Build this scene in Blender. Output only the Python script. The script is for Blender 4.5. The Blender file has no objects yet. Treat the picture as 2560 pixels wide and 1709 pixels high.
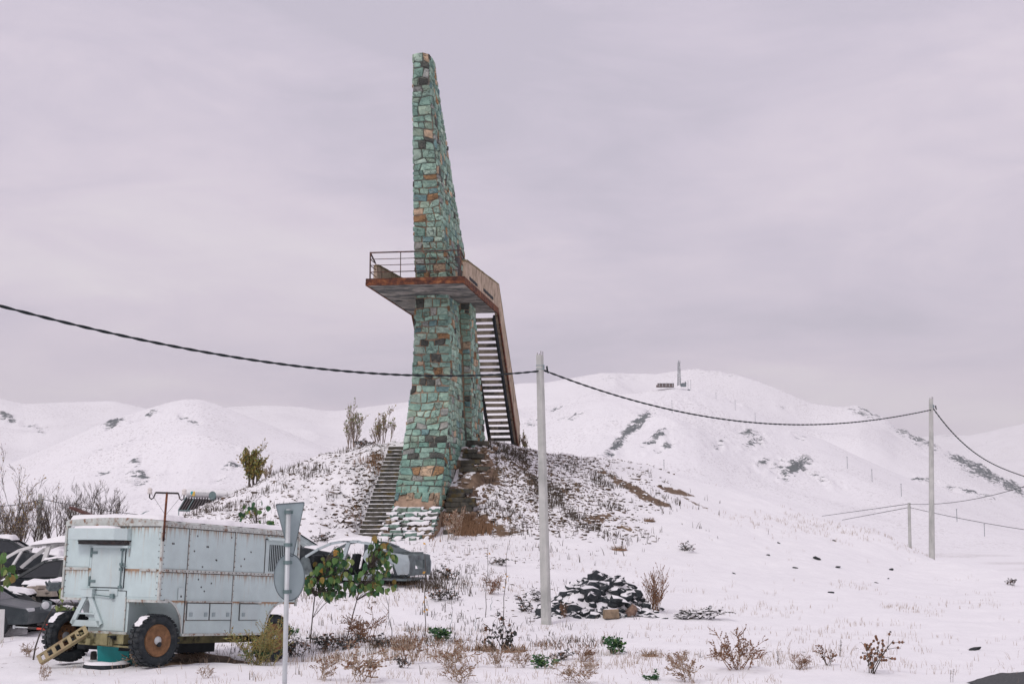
import bpy, bmesh, math, random
import numpy as np
from mathutils import Vector, Matrix

# ------------------------------------------------------------------ scene basics
scene = bpy.context.scene
F = 3600.0; PITCH = math.atan((1308 - 854.5) / F); CAMH = 2.75
CP, SP = math.cos(PITCH), math.sin(PITCH)
cam_d = bpy.data.cameras.new("camera"); cam = bpy.data.objects.new("camera", cam_d)
scene.collection.objects.link(cam); scene.camera = cam
cam_d.sensor_width = 36.0; cam_d.lens = F / 2560 * 36.0
cam_d.clip_start = 0.1; cam_d.clip_end = 30000
cam.location = (0, 0, CAMH); cam.rotation_euler = (math.pi / 2 + PITCH, 0, 0)

SUN_EL, SUN_AZ = math.radians(48), math.radians(215)      # azimuth clockwise from +Y: behind left
world = bpy.data.worlds.new("World"); scene.world = world; world.use_nodes = True
wn, wl = world.node_tree.nodes, world.node_tree.links
wn.clear()
w_out = wn.new("ShaderNodeOutputWorld"); w_bg = wn.new("ShaderNodeBackground")
w_sky = wn.new("ShaderNodeTexSky"); w_sky.sky_type = 'NISHITA'; w_sky.sun_disc = False
w_sky.sun_elevation = SUN_EL; w_sky.sun_rotation = SUN_AZ; w_sky.air_density = 1.5; w_sky.dust_density = 3
w_tc = wn.new("ShaderNodeTexCoord"); w_map = wn.new("ShaderNodeMapping")
w_map.inputs['Scale'].default_value = (1.0, 1.0, 3.4); w_map.inputs['Location'].default_value = (18.55, 16.58, 16.13)
w_n1 = wn.new("ShaderNodeTexNoise"); w_n1.inputs['Scale'].default_value = 2.3
w_n1.inputs['Detail'].default_value = 7; w_n1.inputs['Roughness'].default_value = 0.52; w_n1.inputs['Distortion'].default_value = 0.5
w_n2 = wn.new("ShaderNodeTexNoise"); w_n2.inputs['Scale'].default_value = 7.0
w_n2.inputs['Detail'].default_value = 6; w_n2.inputs['Roughness'].default_value = 0.6; w_n2.inputs['Distortion'].default_value = 0.8
w_add = wn.new("ShaderNodeMath"); w_add.operation = 'MULTIPLY_ADD'; w_add.inputs[1].default_value = 0.35
w_cr = wn.new("ShaderNodeValToRGB")
SKYC = [(0.50, (5.95, 5.5, 6.5)), (0.60, (6.6, 6.0, 7.05)), (0.72, (7.4, 6.65, 7.6)), (0.84, (8.0, 7.35, 8.0))]
e = w_cr.color_ramp.elements
e[0].position = SKYC[0][0]; e[0].color = (*SKYC[0][1], 1)
e[1].position = SKYC[3][0]; e[1].color = (*SKYC[3][1], 1)
for p, c in SKYC[1:3]:
    q = e.new(p); q.color = (*c, 1)
w_mix = wn.new("ShaderNodeMix"); w_mix.data_type = 'RGBA'; w_mix.inputs[0].default_value = 0.95
wl.new(w_tc.outputs['Generated'], w_map.inputs['Vector'])
wl.new(w_map.outputs[0], w_n1.inputs['Vector']); wl.new(w_map.outputs[0], w_n2.inputs['Vector'])
wl.new(w_n2.outputs[0], w_add.inputs[0]); wl.new(w_n1.outputs[0], w_add.inputs[2])
wl.new(w_add.outputs[0], w_cr.inputs[0])
wl.new(w_sky.outputs[0], w_mix.inputs[6]); wl.new(w_cr.outputs[0], w_mix.inputs[7])
wl.new(w_mix.outputs[2], w_bg.inputs['Color']); w_bg.inputs['Strength'].default_value = 0.1
wl.new(w_bg.outputs[0], w_out.inputs['Surface'])

sun_d = bpy.data.lights.new("sun", 'SUN'); sun = bpy.data.objects.new("sun", sun_d)
scene.collection.objects.link(sun); sun_d.energy = 1.3; sun_d.angle = math.radians(16); sun_d.color = (1.0, 0.97, 0.95)
sdir = Vector((math.sin(SUN_AZ) * math.cos(SUN_EL), math.cos(SUN_AZ) * math.cos(SUN_EL), math.sin(SUN_EL)))
sun.rotation_euler = sdir.to_track_quat('Z', 'Y').to_euler()
vs = scene.view_settings
vs.view_transform = 'Standard'; vs.look = 'None'; vs.exposure = 0.0; vs.gamma = 1.0; vs.use_curve_mapping = False

# ------------------------------------------------------------------ helpers
COL = scene.collection
R = random.Random(7)

def ray(x, y):
    a = x - 1280; b = 854.5 - y
    return (a, F * CP - b * SP, F * SP + b * CP)

def at(x, y, Y):
    r = ray(x, y); t = Y / r[1]
    return Vector((r[0] * t, Y, CAMH + r[2] * t))

def link(o, parent=None):
    COL.objects.link(o)
    if parent is not None:
        o.parent = parent
    return o

def tag(o, label=None, cat=None, group=None, kind=None):
    if label: o['label'] = label
    if cat: o['category'] = cat
    if group: o['group'] = group
    if kind: o['kind'] = kind
    return o

def thing(name, label, cat, loc=(0, 0, 0), rot=(0, 0, 0), group=None):
    o = bpy.data.objects.new(name, None); o.empty_display_size = 0.2
    COL.objects.link(o); o.location = loc; o.rotation_euler = rot
    return tag(o, label, cat, group)

def copy_tree(o, parent=None):
    c = o.copy(); COL.objects.link(c); c.parent = parent
    for ch in list(o.children):
        copy_tree(ch, c)
    return c

class MB:
    """collects faces, builds ONE mesh object"""
    def __init__(s):
        s.v = []; s.f = []; s.m = []; s.c = []
        s.cur = (0.5, 0.5, 0.5)
    def vert(s, p):
        s.v.append(tuple(p)); s.c.append(s.cur); return len(s.v) - 1
    def face(s, ids, m=0):
        s.f.append(tuple(ids)); s.m.append(m)
    def poly(s, pts, m=0):
        s.face([s.vert(p) for p in pts], m)
    def box(s, c, d, m=0, rot=None, taper=1.0):
        hx, hy, hz = d[0] / 2, d[1] / 2, d[2] / 2
        ids = []
        for z in (-1, 1):
            k = taper if z > 0 else 1.0
            for x, y in ((-1, -1), (1, -1), (1, 1), (-1, 1)):
                p = Vector((x * hx * k, y * hy * k, z * hz))
                if rot is not None: p = rot @ p
                ids.append(s.vert(p + Vector(c)))
        a = ids
        for q in ((0, 3, 2, 1), (4, 5, 6, 7), (0, 1, 5, 4), (1, 2, 6, 5), (2, 3, 7, 6), (3, 0, 4, 7)):
            s.face([a[i] for i in q], m)
    def bar(s, p, q, w, h, m=0, up=(0, 0, 1)):
        p, q = Vector(p), Vector(q); d = q - p
        if d.length < 1e-6: return
        x = d.normalized(); u = Vector(up)
        if abs(x.dot(u)) > 0.98: u = Vector((1, 0, 0))
        y = u.cross(x).normalized(); z = x.cross(y)
        rot = Matrix((x, y, z)).transposed()
        s.box((p + q) / 2, (d.length, w, h), m, rot)
    def tube(s, pts, rad, n=6, m=0, cap=True):
        pts = [Vector(p) for p in pts]
        if not isinstance(rad, (list, tuple)): rad = [rad] * len(pts)
        rings = []; ref = None
        for i, p in enumerate(pts):
            d = (pts[min(i + 1, len(pts) - 1)] - pts[max(i - 1, 0)])
            d = d.normalized() if d.length > 1e-9 else Vector((0, 0, 1))
            if ref is None:
                ref = Vector((0, 0, 1)) if abs(d.z) < 0.9 else Vector((1, 0, 0))
            x = ref.cross(d)
            if x.length < 1e-6: x = Vector((1, 0, 0)).cross(d)
            x.normalize(); y = d.cross(x); ref = y.cross(d) * -1 if False else ref
            rings.append([s.vert(p + (x * math.cos(2 * math.pi * k / n) + y * math.sin(2 * math.pi * k / n)) * rad[i]) for k in range(n)])
        for a, b in zip(rings, rings[1:]):
            for k in range(n):
                s.face((a[k], a[(k + 1) % n], b[(k + 1) % n], b[k]), m)
        if cap and n > 2:
            s.face(rings[0][::-1], m); s.face(rings[-1], m)
    def lathe(s, prof, c=(0, 0, 0), axis='Y', n=24, m=0, mats=None, closed=False):
        c = Vector(c); rings = []
        for r, h in prof:
            ring = []
            for k in range(n):
                a = 2 * math.pi * k / n; ca, sa = math.cos(a) * r, math.sin(a) * r
                p = {'Y': Vector((ca, h, sa)), 'Z': Vector((ca, sa, h)), 'X': Vector((h, ca, sa))}[axis]
                ring.append(s.vert(c + p))
            rings.append(ring)
        pairs = list(zip(rings, rings[1:]))
        if closed: pairs.append((rings[-1], rings[0]))
        for i, (a, b) in enumerate(pairs):
            mm = mats[i] if mats else m
            for k in range(n):
                s.face((a[k], a[(k + 1) % n], b[(k + 1) % n], b[k]), mm)
        if not closed:
            if prof[0][0] > 1e-4: s.face(rings[0][::-1], mats[0] if mats else m)
            if prof[-1][0] > 1e-4: s.face(rings[-1], mats[-1] if mats else m)
    def prism(s, pts, fa, fb, m=0, sides=True):
        """pts 2-D outline; fa/fb map a 2-D point to the two 3-D faces"""
        a = [s.vert(fa(*p)) for p in pts]; b = [s.vert(fb(*p)) for p in pts]
        s.face(a[::-1], m); s.face(b, m)
        n = len(pts)
        for i in range(n):
            s.face((a[i], a[(i + 1) % n], b[(i + 1) % n], b[i]), m)
    def mesh(s, name, mats, smooth=False, col=False):
        me = bpy.data.meshes.new(name); me.from_pydata(s.v, [], s.f)
        for mt in (mats if isinstance(mats, (list, tuple)) else [mats]): me.materials.append(mt)
        me.polygons.foreach_set('material_index', s.m)
        if smooth: me.polygons.foreach_set('use_smooth', [True] * len(s.f))
        if col:
            at_ = me.attributes.new('col', 'FLOAT_COLOR', 'POINT')
            at_.data.foreach_set('color', np.array([(*c, 1) for c in s.c], dtype=np.float32).ravel())
        bm = bmesh.new(); bm.from_mesh(me); bmesh.ops.recalc_face_normals(bm, faces=bm.faces); bm.to_mesh(me); bm.free()
        me.update(); return me
    def build(s, name, mats, parent=None, smooth=False, col=False, bevel=0):
        o = bpy.data.objects.new(name, s.mesh(name, mats, smooth, col)); link(o, parent)
        if bevel:
            b = o.modifiers.new('bevel', 'BEVEL'); b.width = bevel; b.segments = 2; b.limit_method = 'ANGLE'
        return o

# value noise --------------------------------------------------------
_tab = np.random.RandomState(3).rand(8, 256, 256)
def vnoise(x, y, k=0):
    x = np.asarray(x, float); y = np.asarray(y, float)
    xi = np.floor(x).astype(int); yi = np.floor(y).astype(int)
    fx, fy = x - xi, y - yi
    fx = fx * fx * fx * (fx * (fx * 6 - 15) + 10); fy = fy * fy * fy * (fy * (fy * 6 - 15) + 10)
    t = _tab[k % 8]; x0, x1, y0, y1 = xi & 255, (xi + 1) & 255, yi & 255, (yi + 1) & 255
    return ((t[x0, y0] * (1 - fx) + t[x1, y0] * fx) * (1 - fy) + (t[x0, y1] * (1 - fx) + t[x1, y1] * fx) * fy) * 2 - 1
def fbm(x, y, o=4, k=0, g=0.5):
    s = 0; a = 1.0
    for i in range(o):
        s = s + a * vnoise(x * 2 ** i + 17.3 * i, y * 2 ** i - 9.1 * i, k + i); a *= g
    return s
def sstep(a, b, x):
    t = np.clip((np.asarray(x, float) - a) / (b - a), 0, 1); return t * t * (3 - 2 * t)

# ------------------------------------------------------------------ materials
def nodes_of(name):
    m = bpy.data.materials.new(name); m.use_nodes = True
    nt = m.node_tree; nt.nodes.clear()
    out = nt.nodes.new("ShaderNodeOutputMaterial"); b = nt.nodes.new("ShaderNodeBsdfPrincipled")
    nt.links.new(b.outputs[0], out.inputs[0])
    return m, nt, b
def N(nt, t, **kw):
    n = nt.nodes.new(t)
    for k, v in kw.items():
        if k.startswith('i_'): n.inputs[k[2:]].default_value = v
        else: setattr(n, k, v)
    return n
def noise(nt, vec, scale, detail=4, rough=0.55, dist=0.0):
    n = N(nt, "ShaderNodeTexNoise"); n.inputs['Scale'].default_value = scale
    n.inputs['Detail'].default_value = detail; n.inputs['Roughness'].default_value = rough; n.inputs['Distortion'].default_value = dist
    if vec is not None: nt.links.new(vec, n.inputs['Vector'])
    return n.outputs[0]
def math_(nt, op, a, b=None, c=None, clamp=False):
    n = N(nt, "ShaderNodeMath", operation=op); n.use_clamp = clamp
    for i, x in enumerate((a, b, c)):
        if x is None: continue
        if isinstance(x, (int, float)): n.inputs[i].default_value = x
        else: nt.links.new(x, n.inputs[i])
    return n.outputs[0]
def ramp(nt, fac, stops, interp='LINEAR'):
    n = N(nt, "ShaderNodeValToRGB"); n.color_ramp.interpolation = interp
    e = n.color_ramp.elements
    while len(e) < len(stops): e.new(0.5)
    for i, (p, c) in enumerate(stops):
        e[i].position = p; e[i].color = (*c, 1) if len(c) == 3 else c
    nt.links.new(fac, n.inputs[0]); return n.outputs[0]
def mixc(nt, fac, a, b, mode='MIX'):
    n = N(nt, "ShaderNodeMix", data_type='RGBA', blend_type=mode)
    for i, x in ((0, fac), (6, a), (7, b)):
        if isinstance(x, (int, float)): n.inputs[i].default_value = x
        elif isinstance(x, tuple): n.inputs[i].default_value = (*x, 1) if len(x) == 3 else x
        else: nt.links.new(x, n.inputs[i])
    return n.outputs[2]
def step_(nt, x, a, b):
    n = N(nt, "ShaderNodeMapRange"); n.interpolation_type = 'SMOOTHSTEP'
    n.inputs['From Min'].default_value = a; n.inputs['From Max'].default_value = b
    nt.links.new(x, n.inputs['Value']); return n.outputs[0]
def bump(nt, b, h, strength, dist=0.02):
    n = N(nt, "ShaderNodeBump"); n.inputs['Strength'].default_value = strength; n.inputs['Distance'].default_value = dist
    nt.links.new(h, n.inputs['Height']); nt.links.new(n.outputs[0], b.inputs['Normal'])
def coords(nt, which='Object', scale=None):
    t = N(nt, "ShaderNodeTexCoord"); o = t.outputs[which]
    if scale:
        m = N(nt, "ShaderNodeMapping"); m.inputs['Scale'].default_value = scale
        nt.links.new(o, m.inputs['Vector']); return m.outputs[0]
    return o
def wpos(nt, scale=None):
    g = N(nt, "ShaderNodeNewGeometry"); o = g.outputs['Position']
    if scale:
        m = N(nt, "ShaderNodeMapping"); m.inputs['Scale'].default_value = scale
        nt.links.new(o, m.inputs['Vector']); return m.outputs[0]
    return o

def plain(name, col, rough=0.8, var=0.25, scale=6, bmp=0.15, bscale=40, metal=0.0, dirt=None, dscale=3, damt=0.5, spec=0.3):
    m, nt, b = nodes_of(name); v = coords(nt)
    n1 = noise(nt, v, scale, 5)
    lo = tuple(c * (1 - var) for c in col); hi = tuple(min(1, c * (1 + var)) for c in col)
    c = ramp(nt, n1, [(0.3, lo), (0.7, hi)])
    if dirt:
        f = step_(nt, noise(nt, v, dscale, 6, 0.65), 0.5, 0.68)
        c = mixc(nt, math_(nt, 'MULTIPLY', f, damt), c, dirt)
    nt.links.new(c, b.inputs['Base Color'])
    b.inputs['Roughness'].default_value = rough; b.inputs['Metallic'].default_value = metal
    b.inputs['Specular IOR Level'].default_value = spec
    if bmp: bump(nt, b, noise(nt, v, bscale, 4), bmp)
    return m

SNOWC = (0.83, 0.82, 0.83)
def snow_mat(name):
    m, nt, b = nodes_of(name); v = wpos(nt)
    c = ramp(nt, noise(nt, v, 1.3, 6, 0.6), [(0.3, (0.80, 0.79, 0.805)), (0.7, (0.855, 0.845, 0.85))])
    nt.links.new(c, b.inputs['Base Color']); b.inputs['Roughness'].default_value = 0.7
    b.inputs['Specular IOR Level'].default_value = 0.25
    h = math_(nt, 'ADD', noise(nt, v, 9, 5), math_(nt, 'MULTIPLY', noise(nt, v, 60, 3), 0.4))
    bump(nt, b, h, 0.25, 0.05); return m

def snowtop_mat(name, c1, c2, lo=0.35, hi=0.62, nscale=7, namt=0.5, cscale=4, attr=None):
    """rock or soil with snow lying where the surface faces up"""
    m, nt, b = nodes_of(name); v = wpos(nt)
    g = N(nt, "ShaderNodeNewGeometry"); s = N(nt, "ShaderNodeSeparateXYZ"); nt.links.new(g.outputs['Normal'], s.inputs[0])
    nn = math_(nt, 'MULTIPLY', math_(nt, 'SUBTRACT', noise(nt, v, nscale, 4), 0.5), namt)
    f = step_(nt, math_(nt, 'ADD', s.outputs[2], nn), lo, hi)
    if attr:
        a = N(nt, "ShaderNodeAttribute", attribute_name=attr); base = a.outputs['Color']
        base = mixc(nt, 0.6, base, ramp(nt, noise(nt, v, cscale, 5), [(0.3, (0.25, 0.25, 0.25)), (0.7, (1.2, 1.2, 1.2))]), 'MULTIPLY')
    else:
        base = ramp(nt, noise(nt, v, cscale, 5), [(0.3, c1), (0.7, c2)])
    nt.links.new(mixc(nt, f, base, SNOWC), b.inputs['Base Color'])
    b.inputs['Roughness'].default_value = 0.85; b.inputs['Specular IOR Level'].default_value = 0.2
    bump(nt, b, noise(nt, v, 25, 5), 0.4, 0.03); return m

def ground_mat():
    m, nt, b = nodes_of("snowy_ground"); v = wpos(nt)
    g = N(nt, "ShaderNodeNewGeometry"); s = N(nt, "ShaderNodeSeparateXYZ"); nt.links.new(g.outputs['Normal'], s.inputs[0])
    bare = N(nt, "ShaderNodeAttribute", attribute_name='bare').outputs['Fac']
    soil = N(nt, "ShaderNodeAttribute", attribute_name='soil').outputs['Fac']
    va = wpos(nt, (1, 0.55, 1))
    nz = math_(nt, 'ADD', math_(nt, 'MULTIPLY', noise(nt, va, 3.6, 5, 0.62, 0.6), 0.6), math_(nt, 'MULTIPLY', noise(nt, va, 11, 4, 0.6), 0.4))
    nz2 = noise(nt, v, 0.9, 3)
    thr = math_(nt, 'MULTIPLY_ADD', bare, -0.245, 0.735)
    thr = math_(nt, 'MULTIPLY_ADD', math_(nt, 'SUBTRACT', nz2, 0.5), -0.1, thr)
    f = math_(nt, 'SUBTRACT', nz, thr)
    f = step_(nt, f, -0.012, 0.03)
    sc = ramp(nt, noise(nt, v, 0.8, 6, 0.6), [(0.3, (0.80, 0.79, 0.805)), (0.7, (0.85, 0.84, 0.85))])
    # faint straw showing through thin snow
    st = step_(nt, noise(nt, wpos(nt, (1, .5, 1)), 14, 4, 0.7), 0.60, 0.72)
    sc = mixc(nt, math_(nt, 'MULTIPLY', st, 0.16), sc, (0.48, 0.36, 0.30))
    dirt = ramp(nt, noise(nt, v, 6, 5, 0.6), [(0.25, (0.035, 0.035, 0.03)), (0.5, (0.10, 0.07, 0.045)), (0.75, (0.22, 0.15, 0.09))])
    c = mixc(nt, f, sc, dirt)
    # bare earth patches
    f2 = step_(nt, math_(nt, 'ADD', soil, math_(nt, 'MULTIPLY', math_(nt, 'SUBTRACT', noise(nt, v, 3, 5, 0.65), 0.5), 1.3)), 0.45, 0.6)
    soilc = ramp(nt, noise(nt, v, 7, 5, 0.6), [(0.25, (0.07, 0.045, 0.03)), (0.55, (0.17, 0.115, 0.075)), (0.8, (0.27, 0.19, 0.13))])
    c = mixc(nt, f2, c, soilc)
    nt.links.new(c, b.inputs['Base Color']); b.inputs['Roughness'].default_value = 0.75
    b.inputs['Specular IOR Level'].default_value = 0.2
    h = math_(nt, 'ADD', noise(nt, v, 2.2, 5), math_(nt, 'MULTIPLY', noise(nt, v, 18, 4), 0.5))
    h = math_(nt, 'SUBTRACT', h, math_(nt, 'MULTIPLY', f, 0.35))
    bump(nt, b, h, 0.35, 0.08); return m

def hill_mat():
    m, nt, b = nodes_of("snowy_hill"); v = wpos(nt)
    g = N(nt, "ShaderNodeNewGeometry"); s = N(nt, "ShaderNodeSeparateXYZ"); nt.links.new(g.outputs['Normal'], s.inputs[0])
    rock = N(nt, "ShaderNodeAttribute", attribute_name='rock').outputs['Fac']
    va = wpos(nt, (1, 0.5, 1.6))
    rm = N(nt, "ShaderNodeMapping"); rm.inputs['Rotation'].default_value = (0, math.radians(38), 0); rm.inputs['Scale'].default_value = (0.5, 0.5, 1.7)
    nt.links.new(v, rm.inputs['Vector'])
    nz = noise(nt, rm.outputs[0], 0.16, 8, 0.74, 0.3)
    f = step_(nt, math_(nt, 'MULTIPLY_ADD', rock, 0.315, nz), 0.68, 0.75)
    steep = step_(nt, s.outputs[2], 0.70, 0.5)
    f = math_(nt, 'MULTIPLY', f, 0.9)
    sp = step_(nt, noise(nt, va, 0.42, 5, 0.75), 0.50, 0.66)
    spm = step_(nt, noise(nt, v, 0.008, 5, 0.65), 0.36, 0.64)
    sp = math_(nt, 'MULTIPLY', math_(nt, 'MULTIPLY', sp, math_(nt, 'MULTIPLY_ADD', spm, 0.85, 0.15)), 0.62)
    sc = mixc(nt, sp, (0.83, 0.82, 0.835), (0.28, 0.25, 0.24))
    rc = ramp(nt, noise(nt, v, 0.15, 5), [(0.3, (0.03, 0.048, 0.055)), (0.7, (0.11, 0.13, 0.13))])
    nt.links.new(mixc(nt, f, sc, rc), b.inputs['Base Color']); b.inputs['Roughness'].default_value = 0.85
    b.inputs['Specular IOR Level'].default_value = 0.1
    bump(nt, b, noise(nt, va, 0.05, 6, 0.6), 0.5, 2.0); return m

def stone_mat():
    m, nt, b = nodes_of("tower_stone"); v = wpos(nt)
    a = N(nt, "ShaderNodeAttribute", attribute_name='col').outputs['Color']
    n1 = noise(nt, v, 5, 6, 0.65, 0.6); n2 = noise(nt, wpos(nt, (1, 1, 2.2)), 16, 5, 0.65)
    c = mixc(nt, 0.85, a, ramp(nt, n1, [(0.28, (0.55, 0.55, 0.56)), (0.5, (0.95, 0.95, 0.95)), (0.75, (1.3, 1.27, 1.22))]), 'MULTIPLY')
    c = mixc(nt, math_(nt, 'MULTIPLY', step_(nt, n2, 0.58, 0.72), 0.45), c, (0.05, 0.06, 0.06))
    c = mixc(nt, math_(nt, 'MULTIPLY', step_(nt, noise(nt, v, 2.2, 5, 0.6), 0.60, 0.75), 0.45), c, (0.33, 0.24, 0.15))
    # fracture lines and bedding inside each stone
    vm = N(nt, "ShaderNodeMapping"); vm.inputs['Scale'].default_value = (1, 1, 1.7); vm.inputs['Rotation'].default_value = (.25, .3, 0)
    wv = mixc(nt, 0.12, v, N(nt, "ShaderNodeTexNoise", i_Scale=3.0).outputs['Color']); nt.links.new(wv, vm.inputs['Vector'])
    vo = N(nt, "ShaderNodeTexVoronoi", feature='DISTANCE_TO_EDGE'); vo.inputs['Scale'].default_value = 4.2; nt.links.new(vm.outputs[0], vo.inputs['Vector'])
    crack = math_(nt, 'MULTIPLY', step_(nt, vo.outputs['Distance'], 0.05, 0.0), step_(nt, noise(nt, v, 1.7, 4), 0.42, 0.58))
    vc = N(nt, "ShaderNodeTexVoronoi"); vc.inputs['Scale'].default_value = 4.2; nt.links.new(vm.outputs[0], vc.inputs['Vector'])
    sv = N(nt, "ShaderNodeSeparateColor"); nt.links.new(vc.outputs['Color'], sv.inputs[0])
    c = mixc(nt, 0.55, c, ramp(nt, sv.outputs[0], [(0.0, (0.62, 0.66, 0.66)), (0.5, (1.0, 1.0, 0.97)), (1.0, (1.35, 1.30, 1.22))]), 'MULTIPLY')
    c = mixc(nt, math_(nt, 'MULTIPLY', crack, 0.75), c, (0.05, 0.055, 0.05))
    n3 = noise(nt, wpos(nt, (1, 1, 3.0)), 34, 3, 0.6)
    c = mixc(nt, 0.35, c, ramp(nt, n3, [(0.3, (0.6, 0.6, 0.6)), (0.7, (1.3, 1.3, 1.3))]), 'MULTIPLY')
    nt.links.new(c, b.inputs['Base Color']); b.inputs['Roughness'].default_value = 0.85
    b.inputs['Specular IOR Level'].default_value = 0.2
    hh = math_(nt, 'SUBTRACT', math_(nt, 'ADD', n1, math_(nt, 'MULTIPLY', n2, 0.6)), math_(nt, 'MULTIPLY', crack, 0.5))
    bump(nt, b, hh, 0.9, 0.05); return m

def mortar_mat():
    m, nt, b = nodes_of("mortar"); v = wpos(nt)
    s = N(nt, "ShaderNodeSeparateXYZ"); nt.links.new(v, s.inputs[0])
    band = math_(nt, 'MULTIPLY', step_(nt, s.outputs[2], 6.3, 8.0), step_(nt, s.outputs[2], 19.0, 14.5))
    low = math_(nt, 'MULTIPLY', step_(nt, s.outputs[2], 4.3, 3.9), 1.0)
    k = math_(nt, 'ADD', math_(nt, 'MULTIPLY', band, 0.85), low)
    f = step_(nt, math_(nt, 'ADD', noise(nt, v, 1.2, 5, 0.6), math_(nt, 'MULTIPLY', k, 0.4)), 0.5, 0.8)
    tan = ramp(nt, noise(nt, v, 8, 5), [(0.3, (0.22, 0.15, 0.10)), (0.7, (0.42, 0.30, 0.21))])
    dk = ramp(nt, noise(nt, v, 8, 5), [(0.3, (0.08, 0.09, 0.085)), (0.7, (0.19, 0.20, 0.165))])
    nt.links.new(mixc(nt, f, dk, tan), b.inputs['Base Color']); b.inputs['Roughness'].default_value = 0.9
    bump(nt, b, noise(nt, v, 14, 6, 0.65), 0.7, 0.05); return m

def concrete_mat(name, c1, c2, stain=(0.05, 0.05, 0.045), samt=0.7, sscale=(1.2, 1.2, 0.5), moss=None, slo=0.5):
    m, nt, b = nodes_of(name); v = wpos(nt)
    c = ramp(nt, noise(nt, v, 3, 6, 0.6), [(0.3, c1), (0.7, c2)])
    f = step_(nt, noise(nt, wpos(nt, sscale), 1.6, 7, 0.68, 0.5), slo, slo + 0.14)
    c = mixc(nt, math_(nt, 'MULTIPLY', f, samt), c, stain)
    if moss:
        g = step_(nt, noise(nt, v, 2.6, 6, 0.65), 0.52, 0.68)
        c = mixc(nt, math_(nt, 'MULTIPLY', g, 0.7), c, moss)
    nt.links.new(c, b.inputs['Base Color']); b.inputs['Roughness'].default_value = 0.9
    b.inputs['Specular IOR Level'].default_value = 0.2
    bump(nt, b, noise(nt, v, 22, 5, 0.6), 0.45, 0.02); return m

def rust_mat(name, k=0.0):
    m, nt, b = nodes_of(name); v = wpos(nt)
    c = ramp(nt, noise(nt, wpos(nt, (1, 1, 1.5)), 3.2, 7, 0.66, 0.6), [(0.32, (0.035, 0.02, 0.018)), (0.47, (0.095, 0.04, 0.028)), (0.60, (0.20, 0.075, 0.035)), (0.72, (0.34, 0.17, 0.08)), (0.80, (0.48, 0.34, 0.2))])
    nt.links.new(c, b.inputs['Base Color']); b.inputs['Roughness'].default_value = 0.9
    b.inputs['Specular IOR Level'].default_value = 0.2
    bump(nt, b, noise(nt, v, 18, 5), 0.4, 0.02); return m

def trailer_mat(name, rails=(), base=(0.485, 0.59, 0.585), spots=0.5):
    """pale blue paint, rust runs hanging from the rails"""
    m, nt, b = nodes_of(name); v = coords(nt)
    s = N(nt, "ShaderNodeSeparateXYZ"); nt.links.new(v, s.inputs[0]); z = s.outputs[2]
    c = ramp(nt, noise(nt, v, 2.2, 5, 0.6), [(0.3, tuple(x * 0.90 for x in base)), (0.7, tuple(x * 1.08 for x in base))])
    # faint wash stains
    vz = N(nt, "ShaderNodeMapping"); vz.inputs['Scale'].default_value = (1, 1, 0.06); nt.links.new(v, vz.inputs['Vector'])
    w = step_(nt, noise(nt, vz.outputs[0], 16, 4, 0.6), 0.55, 0.75)
    c = mixc(nt, math_(nt, 'MULTIPLY', w, 0.22), c, (0.50, 0.40, 0.28))
    flat = N(nt, "ShaderNodeMapping"); flat.inputs['Scale'].default_value = (1, 1, 0.0); nt.links.new(v, flat.inputs['Vector'])
    runs = noise(nt, flat.outputs[0], 17, 5, 0.8)
    for r, ln in rails:
        d = math_(nt, 'SUBTRACT', r, z)
        length = math_(nt, 'MULTIPLY', step_(nt, runs, 0.40, 0.74), ln)
        k = math_(nt, 'SUBTRACT', 1.0, math_(nt, 'DIVIDE', d, math_(nt, 'ADD', length, 0.004)), clamp=True)
        k = math_(nt, 'MULTIPLY', k, math_(nt, 'GREATER_THAN', d, -0.03))
        c = mixc(nt, math_(nt, 'MULTIPLY', k, 0.9, clamp=True), c, ramp(nt, noise(nt, v, 20, 3), [(0.3, (0.16, 0.07, 0.03)), (0.7, (0.42, 0.24, 0.10))]))
    sp = step_(nt, noise(nt, v, 26, 3, 0.6), 0.735, 0.76)
    c = mixc(nt, math_(nt, 'MULTIPLY', sp, spots), c, (0.10, 0.07, 0.06))
    nt.links.new(c, b.inputs['Base Color']); b.inputs['Roughness'].default_value = 0.55
    bump(nt, b, noise(nt, v, 3, 4), 0.25, 0.02); return m

SNOW = snow_mat("snow")
GROUND = ground_mat(); HILL = hill_mat(); STONE = stone_mat(); MORTAR = mortar_mat()
CLUMP = snowtop_mat("snowy_grass_clump", (0.04, 0.04, 0.035), (0.16, 0.10, 0.06), 0.16, 0.42, 9, 0.5, 3)
BASALT = snowtop_mat("snowy_dark_rock", (0.012, 0.018, 0.022), (0.055, 0.062, 0.065), 0.70, 0.82, 5, 0.55, 7)
TANROCK = snowtop_mat("snowy_tan_block", (0.16, 0.12, 0.085), (0.36, 0.27, 0.18), 0.8, 0.9, 5, 0.3, 5)
LEDGE = snowtop_mat("snowy_ledge_stone", (0, 0, 0), (0, 0, 0), 0.42, 0.66, 6, 0.7, 5, attr='col')
CONC = concrete_mat("pole_concrete", (0.44, 0.45, 0.42), (0.56, 0.56, 0.53), (0.2, 0.21, 0.2), 0.35, (1, 1, .3))
CONC_TAN = concrete_mat("tan_parapet_concrete", (0.33, 0.255, 0.185), (0.54, 0.43, 0.33), (0.085, 0.07, 0.045), 0.85, (2.6, 2.6, .32), (0.17, 0.13, 0.08), 0.52)
CONC_UNDER = concrete_mat("stained_slab_concrete", (0.20, 0.185, 0.17), (0.38, 0.35, 0.32), (0.05, 0.058, 0.06), 0.9, (.45, 1.3, 1), (0.11, 0.11, 0.10), 0.44)
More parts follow.
